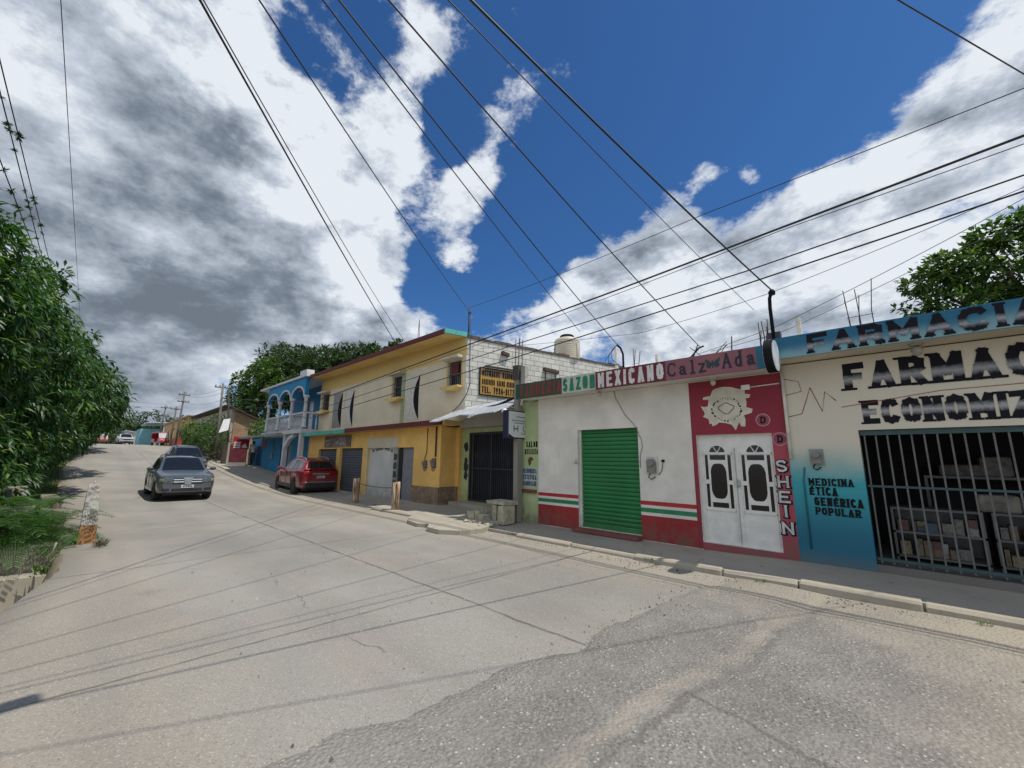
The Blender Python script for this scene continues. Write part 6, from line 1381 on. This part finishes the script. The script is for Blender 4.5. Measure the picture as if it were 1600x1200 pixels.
# feathery bush spilling over the headwall
def feather_bush(label, base, n, L0, seed, cat='bush'):
    t = thing('feathery_bush', label, cat, base); q = random.Random(seed); V = []; F = []; b = MB(); B0 = Vector(base)
    for i in range(n):
        a = q.uniform(0, 2*math.pi); el = q.uniform(.15, 1.1); d = Vector((math.cos(a)*math.cos(el), math.sin(a)*math.cos(el), math.sin(el))); l = L0*q.uniform(.6, 1.15)
        p = B0+Vector((q.uniform(-.3, .3), q.uniform(-.3, .3), q.uniform(-.05, .15))); pts = []
        for j in range(12):
            pts.append(p.copy()); p = p+d*l/11; d = (d+Vector((0, 0, -.13))).normalized()
        b.tube(pts, .006, 4, .002)
        for j in range(2, 12):
            ax = (pts[j]-pts[j-1]).normalized(); s = ax.cross(Vector((0, 0, 1))).normalized()
            for sg in (-1, 1):
                # each side pinna carries a row of tiny leaflets
                pl = .17*math.sin(math.pi*(j+1)/13)*L0+.04; pd = (s*sg+ax*.5+Vector((0, 0, -.1))).normalized()
                for m in range(6):
                    c = pts[j]+pd*pl*(m+1)/6
                    for s2 in (-1, 1): leaf(V, F, c, pd*.3+ax*s2, Vector((0, 0, 1)), .045, .016, .1, 0)
    me = bpy.data.meshes.new('foliage'); me.from_pydata([(x-B0.x, y-B0.y, z-B0.z) for x, y, z in V], [], F); me.materials.append(MATS['feather']); o = bpy.data.objects.new('foliage', me); COL.objects.link(o); o.parent = t
    b.build('stem', plain('green_stem', (.08, .12, .04), .7), t)
feather_bush('bright feathery bush spilling over the headwall beside the tapered pillar', (-12.3, -.5, .18), 60, 1.05, 3)
feather_bush('feathery bush at the left frame edge behind the headwall', (-12.2, -1.35, .2), 56, 1.15, 4)
feather_bush('small feathery bush among the stone steps behind the tapered pillar', (-13.6, -.7, .4), 30, .8, 5)
# weeds
def weed(label, base, n, h, seed, mat='broad', group='weeds in the cracks'):
    q = random.Random(seed); V = []; F = []; B0 = Vector(base)
    for i in range(n):
        a = q.uniform(0, 6.28); d = Vector((math.cos(a), math.sin(a), q.uniform(.5, 1.8))); p = B0+Vector((q.uniform(-1, 1)*h*.8, q.uniform(-1, 1)*h*.5, 0)); leaf(V, F, p, d, Vector((0, 0, 1)), h*q.uniform(.5, 1.2), h*.12, .1, .5)
    me = bpy.data.meshes.new('weed'); me.from_pydata(V, [], F); me.materials.append(MATS[mat]); o = bpy.data.objects.new('weed', me); COL.objects.link(o); return tag(o, label, 'weed', group)
weed('tuft of dry weeds at the foot of the tapered pillar', (-11.25, .5, .0), 70, .17, 1, 'dry'); weed('green weed on the headwall ledge under the tapered pillar', (-11.0, -.15, -.35), 40, .28, 2)
weed('grass tuft on the ditch floor at the lower left', (-8.6, -1.0, -.72), 160, .22, 4)
weed('weed under the wire between the two short posts', (-13.6, 7.3, .05), 60, .12, 5); weed('weed by the kerb end at the foot of the pole', (-40.5, 7.0, zr(-40.5)), 80, .4, 6, 'dry')
# grass strip of the verge: nobody could count it
q = random.Random(9); V = []; F = []
for i in range(9000):
    x = -12.2-38*q.random()**1.6; y = yl(x)-.1-abs(q.gauss(0, .55)); z = zg(x, y); h = q.uniform(.06, .22)
    leaf(V, F, Vector((x, y, z)), Vector((q.uniform(-.5, .5), q.uniform(-.5, .5), 1)), Vector((q.uniform(-1, 1), q.uniform(-1, 1), .2)), h, .022, .1, .3)
for i in range(1800):
    x, y = q.uniform(-11, -6.5), q.uniform(-2.2, -.45); leaf(V, F, Vector((x, y, zg(x, y))), Vector((q.uniform(-.5, .5), q.uniform(-.5, .5), 1)), Vector((q.uniform(-1, 1), q.uniform(-1, 1), .2)), q.uniform(.04, .14), .016, .1, .3)
me = bpy.data.meshes.new('verge_grass'); me.from_pydata(V, [], F); me.materials.append(MATS['broad']); o = bpy.data.objects.new('verge_grass', me); COL.objects.link(o); tag(o, 'rough grass along the left road verge and ditch', 'grass', kind='stuff')
# low undergrowth hedge under the mango trees
q = random.Random(31); bl = []
for i in range(26):
    x = -12.6-1.55*i; bl.append((x, yl(x)-1.15-q.uniform(0, .5), zr(x)+.5+q.uniform(0, .5), .95, .6, .65))
V, F, tp = crown_mesh(bl, 1500, 8, .26, .075, 8, 'mango', .35)
me = bpy.data.meshes.new('undergrowth'); me.from_pydata(V, [], F); me.materials.append(MATS['mango']); o = bpy.data.objects.new('undergrowth', me); COL.objects.link(o); tag(o, 'tangled undergrowth below the mango trees along the left verge', 'undergrowth', kind='stuff')

# ---------------------------------------------------------------- headwall, pillar and stone steps on the left
MATS['oldstone'] = concrete('mossy_concrete', (.22, .20, .15), .6, 1.5, (.07, .075, .045))
b = MB(); q = random.Random(6); rough_box(b, -12.15, -11.8, -5, .05, -1.1, .05, .02); tag(b.build('headwall', MATS['oldstone'], bevel=.03), 'low mossy culvert headwall running left from the tapered pillar', 'wall')
b = MB(); rough_box(b, -11.8, -11.35, -5, -.12, -1.1, -.40, .02); tag(b.build('culvert_ledge', MATS['slab'], bevel=.02), 'pale concrete ledge stepping down from the culvert headwall', 'ledge')
t_ = thing('tapered_pillar', 'peeling white tapered concrete pillar with an orange foot on the left road edge', 'pillar', (-11.8, .28, -.1))
k = MT('peeling_white'); n = k.noise(7, 6, .7); c = k.mix(k.sm(n, .45, .6), (.50, .48, .43), (.23, .21, .18)); c = k.mix(k.sm(k.noise(25, 4, .7), .55, .7, 0, .7), c, (.10, .09, .08)); k.bump(n, .6, .03); MATS['peel'] = k.out(c, .9)
def frust(b, z0, z1, a0, a1, q_=.02):
    vs = []
    for z, (x0, x1, y0, y1) in ((z0, a0), (z1, a1)): vs += [(x0, y0, z), (x1, y0, z), (x1, y1, z), (x0, y1, z)]
    b.add(vs, [(3, 2, 1, 0), (4, 5, 6, 7)]+[(i, (i+1) % 4, 4+(i+1) % 4, 4+i) for i in range(4)])
b = MB(); frust(b, .34, 1.0, (-12.05, -11.72, .185, .425), (-12.02, -11.76, .19, .37)); b.build('shaft', MATS['peel'], t_, bevel=.012)
b = MB(); frust(b, -.3, .34, (-12.08, -11.70, .16, .45), (-12.05, -11.72, .185, .425)); b.build('orange_foot', plain('orange_paint', (.36, .17, .065), .85, 0, .45, 7), t_, bevel=.012)
b = MB(); frust(b, 1.0, 1.12, (-12.0, -11.78, .20, .365), (-11.99, -11.79, .205, .36)); b.tube([(-11.9, .28, 1.1), (-11.9, .28, 1.18)], .012, 5); b.build('broken_cap', MATS['peel'], t_)
q = random.Random(12)
for i, (x, y, z0, z1, lb) in enumerate(((-13.1, -.1, 0, .60, 'tall stone block right behind the tapered pillar'), (-13.6, -.12, 0, .50, 'second stone block behind the tapered pillar'), (-14.4, -.18, 0, .74, 'tall dark stone block further behind the pillar'), (-15.4, -.3, 0, .46, 'low stone block beyond the dark one on the left verge'), (-16.6, -.35, 0, .66, 'mossy stone block under the second mango tree'), (-18.2, -.4, 0, .5, 'last stone block of the broken verge wall'))):
    b = MB(); rough_box(b, x-.24, x+.24, y-.26, y+.02, z0-.1, z1, .075); tag(b.build('stone_block', MATS['oldstone'], bevel=.03), lb, 'block', 'blocks of the broken verge wall')
for i, (x, y, z, w, lb) in enumerate(((-13.3, -.75, .62, .5, 'upper flat stone slab among the bushes behind the headwall'), (-12.9, -1.1, .36, .55, 'lower flat stone slab among the bushes behind the headwall'), (-14.6, -1.0, .95, .5, 'flat stone slab under the mango leaves'))):
    b = MB(); rough_box(b, x-.5, x+.5, y-w/2, y+w/2, -.1, z, .04); tag(b.build('stone_slab', MATS['oldstone'], bevel=.03), lb, 'slab', 'stone steps in the bushes')
b = MB(); b.tube([(-11.45, -.12, -.42), (-11.42, -.1, 0), (-11.38, -.08, .12)], .016, 5); tag(b.build('dry_stick', plain('dry_stick', (.36, .32, .25), .9)), 'pale dry stick standing on the culvert ledge', 'stick')

# loose gravel, leaf litter and grit washed into the gutter and along the edge of the asphalt: nobody could count it
q = random.Random(77); b = MB()
for i in range(900):
    r = q.random()
    if r < .5: x = q.uniform(-9, 2.5); y = 6.86-abs(q.gauss(0, .16))
    elif r < .8:
        y = q.uniform(.8, 6.6); x = lerp_table(sorted([(e[1], e[0]) for e in EDGE]), y)+q.gauss(.1, .22)
    else: x, y = q.uniform(-8, 1), q.uniform(1.2, 6.5)
    s_ = q.uniform(.006, .017)*(1.5 if q.random() < .08 else 1); z = .030 if x > lerp_table(sorted([(e[1], e[0]) for e in EDGE]), y)+.12 else .010; o_ = [(x+s_*q.uniform(.6, 1.3)*math.cos(a), y+s_*q.uniform(.6, 1.3)*math.sin(a), z-.012) for a in (0, 1.5, 3.1, 4.6)]
    b.add(o_+[(x+q.uniform(-.3, .3)*s_, y+q.uniform(-.3, .3)*s_, z+s_*.7)], [(0, 1, 4), (1, 2, 4), (2, 3, 4), (3, 0, 4)])
k = MT('loose_gravel'); MATS['gravel'] = k.out(k.mix(k.isl, (.12, .105, .09), (.46, .42, .36)), .9)
o = b.build('loose_gravel', MATS['gravel']); tag(o, 'loose gravel scattered along the gutter and the asphalt edge', 'gravel', kind='stuff')
q = random.Random(5); V = []; F = []
for i in range(130):
    x = q.uniform(-10, 2.2); y = 6.95+abs(q.gauss(0, .35)) if q.random() < .6 else 6.8-abs(q.gauss(0, .3)); z = (pz(x)+.012 if y > 7.15 else .02)
    leaf(V, F, Vector((x, y, z)), Vector((q.uniform(-1, 1), q.uniform(-1, 1), .15)), Vector((0, 0, 1)), q.uniform(.03, .08), q.uniform(.012, .03), .2, .4)
me = bpy.data.meshes.new('leaf_litter'); me.from_pydata(V, [], F); me.materials.append(MATS['dry']); o = bpy.data.objects.new('leaf_litter', me); COL.objects.link(o); tag(o, 'dry leaf litter blown along the pavement and kerb', 'leaves', kind='stuff')
for i, (x, y) in enumerate(((-1.75, 6.9), (-6.7, 6.96), (.35, 6.84), (-3.4, 6.92), (-8.9, 6.2))):
    weed(('weed growing at the kerb joint below the rose pilaster', 'weed at the kerb end below the green pier', 'weed at the kerb joint before the pharmacy gate', 'weed in the gutter before the white double door', 'weed in the crack of the broken driveway slab')[i], (x, y, .03), 26, .075+.02*(i % 2), 20+i)

# ================================================================ houses, poles and signs up the street
def houseblock(name, label, x0, x1, y0, y1, z0, z1, wallm, roofm, drop=.8, over=.4, ops=(), doorm=None):
    t = thing(name, label, 'house', ((x0+x1)/2, y0, z0)); b = MB(); wall_with_openings(b, x0, x1, z0-1, z1, y0, y0+.25, list(ops)); b.build('front_wall', wallm, t)
    b = MB(); pts = [(y0+.25, z0-1), (y1, z0-1), (y1, z1-drop), (y0+.25, z1)]; b.prism(pts, x1-.25, x1, 'x'); b.prism(pts, x0, x0+.25, 'x'); b.build('side_wall', wallm, t)
    b = MB(); sl = drop/(y1-y0); b.prism([(y0-over, z1+over*sl), (y1+over, z1-drop-over*sl), (y1+over, z1-drop-over*sl+.12), (y0-over, z1+over*sl+.12)], x0-over, x1+over, 'x'); b.build('roof', roofm, t)
    for o in ops:
        b = MB(); b.box(o[0], o[1], y0+.12, y0+.16, o[2], o[3]); b.build('door', doorm or MATS['grey_door'], t)
    return t
MATS['beige_far'] = wallpaint('beige_house_paint', (.40, .35, .27), (.2, .16, .12), .35); MATS['roof_far'] = plain('rust_dark_roof', (.07, .045, .04), .8, 0, .3)
k = MT('ochre_brick'); br = k.node('ShaderNodeTexBrick'); mp = k.node('ShaderNodeCombineXYZ'); X, Y_, Z = k.xyz(); k.set(mp.inputs[0], Y_); k.set(mp.inputs[1], Z); k.t.links.new(mp.outputs[0], br.inputs['Vector']); br.inputs['Scale'].default_value = 1; br.inputs['Brick Width'].default_value = .5; br.inputs['Row Height'].default_value = .25
br.inputs['Color1'].default_value = (.34, .22, .12, 1); br.inputs['Color2'].default_value = (.26, .16, .09, 1); br.inputs['Mortar'].default_value = (.22, .17, .12, 1); MATS['ochre'] = k.out(br.outputs['Color'], .9)
t_ = houseblock('beige_house', 'beige single-storey house with an ochre brick end wall beyond the utility pole', -64, -45.5, 9.3, 12.3, 2.0, 6.1, MATS['beige_far'], MATS['roof_far'], 1.3, .5, [(-60, -58.6, 2.6, 4.8), (-52, -50.6, 2.2, 4.6)])
b = MB(); b.prism([(9.55, 1), (12.25, 1), (12.25, 4.75), (9.55, 5.95)], -45.5, -45.42, 'x'); b.build('brick_end', MATS['ochre'], t_)
b = MB(); b.box(-49.5, -46, 9.22, 9.3, 3.2, 5.6); b.build('pale_patch', wallpaint('pale_patch', (.55, .5, .4), (.3, .25, .2), .2), t_)
houseblock('ochre_house', 'ochre and orange house beyond the beige one, up the street', -90, -66, 9.2, 18, 3.0, 6.7, wallpaint('ochre_paint', (.45, .30, .12), (.2, .14, .08), .3), plain('pale_roof', (.42, .36, .27), .7), .6, .3, [(-74, -71.5, 3.0, 5.2), (-82, -79, 3.0, 5.2)], wallpaint('rust_red_door', (.30, .06, .03), (.1, .05, .03), .2))
t_ = thing('turquoise_house', 'small turquoise house with a silver tin roof where the street bends', 'house', (-98, 8, 3.4)); b = MB(); b.box(-103, -95, 6.6, 11, 2.5, 6.2); b.build('wall', wallpaint('turquoise_paint', (.16, .36, .40), (.2, .25, .25), .3), t_)
b = MB(); b.prism([(7.1, 7.1), (9.9, 7.3), (9.9, 7.42), (7.1, 7.22)], -103, -93, 'x'); b.build('roof', MATS['tin'], t_); b = MB(); b.box(-94.98, -94.9, 8.2, 8.9, 2.5, 5.4); b.build('door', MATS['white_gloss'], t_)
b = MB(); [b.box(-93.4, -93.3, y, y+.1, 3, 7.2) for y in (9.4,)]; b.build('roof_post', MATS['trim'], t_)
houseblock('pink_house', 'small rose-coloured house with a rusty roof beyond the ochre one', -108, -99.5, 10.5, 15, 3.4, 6.6, wallpaint('rose_house_paint', (.42, .22, .20), (.2, .12, .1), .3), MATS['roof_far'], .8, .4, [(-103, -101.5, 3.4, 5.4)])
houseblock('white_house', 'low whitewashed house among the dark trees at the far bend', -122, -113, 6.0, 10, 3.7, 6.4, wallpaint('far_white', (.55, .53, .48), (.3, .28, .24), .3), MATS['tin'], .7, .4, [(-118, -116.5, 3.7, 5.6)])
t_ = thing('tarp_stall', 'roadside stall with an orange tarp in front of the ochre house', 'stall', (-68, 8.2, 2.9))
b = MB(); b.grid([[(x, 7.6, 5.0+.06*math.sin(x*3)), (x, 9.0, 5.5)] for x in frange(-70.5, -66, .5)]); b.build('tarp', plain('orange_tarp', (.42, .13, .04), .7), t_)
for x in (-70.3, -66.2): b = MB(); b.tube([(x, 7.65, 2.8), (x, 7.65, 5.05)], .05, 6); b.build('post', MATS['beige_far'], t_)
b = MB(); b.box(-70, -66.5, 8.0, 8.7, 2.9, 3.9); b.build('counter', plain('stall_red', (.32, .06, .04), .7), t_)
# kiosk with red advertising panel
t_ = thing('kiosk', 'dark roadside kiosk with a red panelled front and grey roof next to the blue porch', 'kiosk', (-36.6, 8.0, .7)); MATS['maroon_panel'] = plain('maroon_panel', (.13, .02, .03), .6, 0, .3, 3)
b = MB(); b.box(-38.2, -37.6, 7.5, 9.0, .5, 2.6); b.box(-37.6, -36.2, 8.9, 9.0, .5, 2.6); b.build('walls', plain('dark_boards', (.06, .045, .035), .8), t_); b = MB(); b.box(-36.2, -36.1, 7.5, 8.7, 1.3, 2.2); b.build('panel', MATS['maroon_panel'], t_)
b = MB(); b.box(-36.2, -36.12, 7.5, 8.7, .6, 1.3); b.build('grey_base', MATS['niche_g'], t_)
for y in (7.5, 8.75): b = MB(); b.box(-36.2, -36.08, y-.06, y+.06, .5, 2.7); b.build('post', MATS['beige_far'], t_)
t_ = thing('red_sign', 'red and white rectangular sign board hanging in front of the kiosk', 'sign', (-35, 8.0, 2.2)); b = MB(); b.box(-35.06, -35.0, 7.5, 8.5, 2.2, 3.1); b.build('panel', plain('sign_scarlet', (.40, .015, .03), .45), t_)
b = MB(); b.box(-35, -34.992, 7.75, 8.45, 2.92, 3.04); [b.box(-35, -34.992, 7.54, 7.95+.06*math.sin(i*3), 2.28+.12*i, 2.35+.12*i) for i in range(4)]; b.prism([(8.05, 2.3), (8.4, 2.3), (8.25, 2.62), (8.1, 2.5)], -35, -34.992, 'x'); b.build('white_print', MATS['white_gloss'], t_)
b = MB(); b.tube([(-35.03, 8.5, 3.0), (-35.03, 9.3, 3.05)], .02, 5); b.build('bracket', MATS['steel_grey'], t_)
b = MB(); b.add([(-39.3, 7.35, 3.5), (-39.3, 7.95, 3.75), (-39.5, 8.05, 4.7), (-39.5, 7.6, 4.6), (-39.36, 7.35, 3.5), (-39.36, 7.95, 3.75), (-39.56, 8.05, 4.7), (-39.56, 7.6, 4.6)], [(0,1,2,3), (7,6,5,4), (0,4,5,1), (1,5,6,2), (2,6,7,3), (3,7,4,0)]); tag(b.build('white_board', MATS['white_gloss']), 'tilted blank white board beside the utility pole', 'sign')
# utility poles
MATS['poleconc'] = concrete('pole_concrete', (.15, .135, .12), .3)
def pole(label, x, y, h, lean=(0, 0), arms=2, z=None):
    z = zr(x) if z is None else z; t = thing('utility_pole', label, 'utility pole', (x, y, z), group='utility poles up the street'); b = MB(); b.tube([(x, y, z-.4), (x+lean[0]*.5, y+lean[1]*.5, z+h*.5), (x+lean[0], y+lean[1], z+h)], .115, 10, .075); b.build('shaft', MATS['poleconc'], t)
    for i in range(arms):
        zz = z+h-.35-.8*i; b = MB(); xx, yy = x+lean[0], y+lean[1]; b.box(xx-.04, xx+.04, yy-.55, yy+.55, zz-.04, zz+.04); o = b.build('crossarm', MATS['rebar'], t)
        for dy in (-.48, -.18, .18, .48): b = MB(); b.lathe([(.02, 0), (.05, .04), (.04, .08), (.055, .12), (.02, .17)], (xx, yy+dy, zz+.05), 8); b.build('insulator', MATS['niche_g'], o)
    return t
pole('leaning dark utility pole beside the kiosk and dry brush', -40.5, 7.6, 6.4, (-.5, -.1), 1); b = MB(); b.tube([(-40.9, 8.6, .9), (-40.7, 8.2, 4.2), (-40.8, 7.9, 7.3)], .085, 8, .06); tag(b.build('wooden_pole', plain('dark_pole_wood', (.06, .05, .045), .9)), 'dark wooden support pole leaning against the utility pole', 'pole')
pole('tall utility pole before the ochre house', -61, 7.4, 6.4, (.4, .1), 2); pole('slim pale utility pole beside the tall one', -66, 7.5, 4.9, (.6, .0), 1); pole('farthest utility pole by the turquoise house', -76, 7.3, 5.6, (.9, .15), 1)

# ================================================================ overhead wires
MATS['wire'] = plain('black_cable', (.012, .012, .013), .6); MATS['wire_g'] = plain('weathered_cable', (.05, .05, .05), .6)
def wire(label, pts, r=.011, sag=.0, group=None, mat='wire', n=14):
    P_ = []
    for (a, c) in zip(pts, pts[1:]):
        a = Vector(a); c = Vector(c)
        for i in range(n): t = i/n; P_.append(a.lerp(c, t)-Vector((0, 0, 4*sag*t*(1-t))))
    P_.append(Vector(pts[-1])); b = MB(); b.tube(P_, r*.7, 5); return tag(b.build('overhead_wire', MATS[mat]), label, 'wire', group)
g1 = 'street cables above the shop fronts'
ST = [(-40.9, 7.5, 6.6)]
wire('highest thin wire crossing the sky above the shop fronts', [(9, 7.2, 6.35), (-2.2, 7.2, 6.08), (-10.9, 9.0, 7.05)], .010, .06, g1)
wire('thick black bundle just below the highest wire', [(12, 7.2, 6.25), (-4, 7.2, 5.15), (-20, 7.2, 4.22), (-40.9, 7.5, 6.4)], .026, .0, g1)
wire('slack thin wire hugging the thick bundle from below', [(12, 7.25, 6.05), (-1.1, 7.25, 5.33), (-8, 7.25, 4.85), (-22, 7.3, 4.2), (-40.9, 7.5, 6.2)], .009, .04, g1)
wire('upper one of two parallel black cables below the bundle', [(12, 7.2, 5.9), (-1.65, 7.2, 4.79), (-7, 7.2, 4.53), (-20, 7.2, 3.78), (-40.9, 7.5, 5.9)], .016, .0, g1)
wire('lower one of two parallel black cables below the bundle', [(12, 7.2, 5.8), (-1.66, 7.2, 4.57), (-7, 7.2, 4.19), (-20, 7.2, 3.48), (-40.9, 7.5, 5.6)], .018, .0, g1)
wire('thin wire from the pharmacy roof side passing the mast top', [(8, 9, 6.6), (1.63, 9, 5.68), (-1.65, 9, 4.98), (-4.4, 9, 4.74), (-10.5, 9.2, 5.5)], .008, .03, 'thin wires over the roofs', 'wire_g')
wire('thin wire rising right from the white stub beside the mast', [(8, 9, 7.2), (1.61, 9, 5.51), (-1.6, 9, 4.28), (-4.6, 9, 3.75)], .008, .03, 'thin wires over the roofs', 'wire_g')
wire('lowest thin wire running right behind the FARMACIA parapet', [(8, 9, 6.8), (.69, 9, 4.93), (-1.43, 9, 4.18), (-2.7, 8.6, 3.9)], .007, .02, 'thin wires over the roofs', 'wire_g')
# service drops fanning out from a pole behind the camera on the left
Q = (-2.6, -1.25, 6.02)
t_ = thing('utility_pole', 'utility pole behind the left road edge from which the service drops fan out', 'utility pole', (-2.6, -1.4, -.5)); b = MB(); b.tube([(-2.6, -1.4, -.9), (-2.6, -1.4, 8.5)], .17, 10, .11); b.build('shaft', MATS['poleconc'], t_)
g2 = 'service drops crossing the street'
for lb, tgt, r, sg in (('leftmost service drop, a twisted pair to the middle of the yellow roof', (-14.6, 8.4, 6.15), .018, .10), ('thin companion of the leftmost service drop', (-14.0, 8.5, 6.1), .010, .20), ('second service drop, to the iron mast at the turquoise roof corner', (-10.95, 9.05, 6.95), .013, .12),
    ('third service drop, toward the water tank', (-7.5, 11, 5.9), .012, .10), ('fourth service drop, to the bent cable riser over MEXICANO', (-4.62, 8.25, 4.34), .012, .10), ('fifth service drop, ending in the tangle of rods above Calz', (-2.9, 8.6, 4.02), .012, .12), ('sixth thin service drop, sinking behind the shop roof', (-2.6, 12, 5.7), .009, .10), ('rightmost thick service drop, to the weatherhead of the black mast', (-1.38, 7.76, 4.55), .017, .10), ('thin wire cutting the top right corner of the view', (2.2, 8.6, 6.3), .010, .02)):
    wire(lb, [Q, tgt], r, sg, g2)
b = MB(); b.cyl((-2.3, .55, 5.6), (-2.36, 1.1, 5.6), .085, n=12); tag(b.build('splice_case', MATS['black_paint']), 'black cable splice case hanging on the service drops overhead', 'splice case')
# air plants grow on the left-hand lines
g3 = 'power lines along the left verge'
LL = [('lone high wire on the left, rising clear of the trees', [(6, -1.5, 9.6), (-11, -1.5, 10.5), (-46, -1.5, 12.3)], .012), ('outermost left power line with knots of air plants', [(6, -1.5, 6.1), (-8.3, -1.5, 6.97), (-18, -1.5, 7.57), (-46, -1.2, 9.2)], .012), ('middle left power line with knots of air plants', [(6, -1.5, 5.85), (-8.7, -1.5, 6.75), (-16.7, -1.5, 7.09), (-46, -1.2, 8.8)], .012), ('inner left power line close to the mango crown', [(6, -1.5, 5.3), (-9.7, -1.5, 6.2), (-14.6, -1.5, 6.66), (-46, -1.2, 8.4)], .012)]
q = random.Random(4); ap = None
for j, (lb, pts, r) in enumerate(LL):
    wire(lb, pts, r, 0.0, g3)
    if j == 0: continue
    for i in range(9 if j == 2 else 6):
        x = -8.6-q.uniform(.2, 7.5)
        for (a, c) in zip(pts, pts[1:]):
            if c[0] <= x <= a[0]: f = (a[0]-x)/(a[0]-c[0]); z = a[2]+(c[2]-a[2])*f; break
        if ap is None:
            V = []; F = []
            for _ in range(40):
                d = Vector((q.gauss(0, 1), q.gauss(0, 1), q.gauss(0, 1))).normalized(); leaf(V, F, Vector((0, 0, 0)), d, Vector((.1, .2, 1)), q.uniform(.05, .11), .02, .1, .2)
            ap = bpy.data.meshes.new('air_plant'); ap.from_pydata(V, [], F); ap.materials.append(MATS['dull'])
        o = bpy.data.objects.new('air_plant', ap); COL.objects.link(o); o.location = (x, -1.5, z); o.rotation_euler = (q.uniform(0, 6), q.uniform(0, 6), 0); o.scale = (q.uniform(.6, 1.0),)*3
        tag(o, 'tuft of air plant growing on a left-hand power line above the mango tree', 'air plant', 'air plants on the power lines')
for i, (za, y0, zb2) in enumerate(((7.2, 7.4, 9.0), (6.9, 7.5, 8.7), (6.3, 7.55, 7.8))):
    wire(('highest', 'middle', 'lowest')[i]+' wire between the pole by the kiosk and the tall far pole', [(-41, y0, za), (-60.6, y0, zb2), (-75, 7.4, zb2+.2)], .014, .35, 'far wires between the poles')
for i, z in enumerate((9.0, 8.5, 7.9, 7.3)):
    wire(('topmost', 'second', 'third', 'lowest')[i]+' far wire crossing the street above the red motor taxi', [(-75.2, 7.4, z-.2), (-80, -6, z+.9-.2*i)], .016, .25, 'far wires over the street')
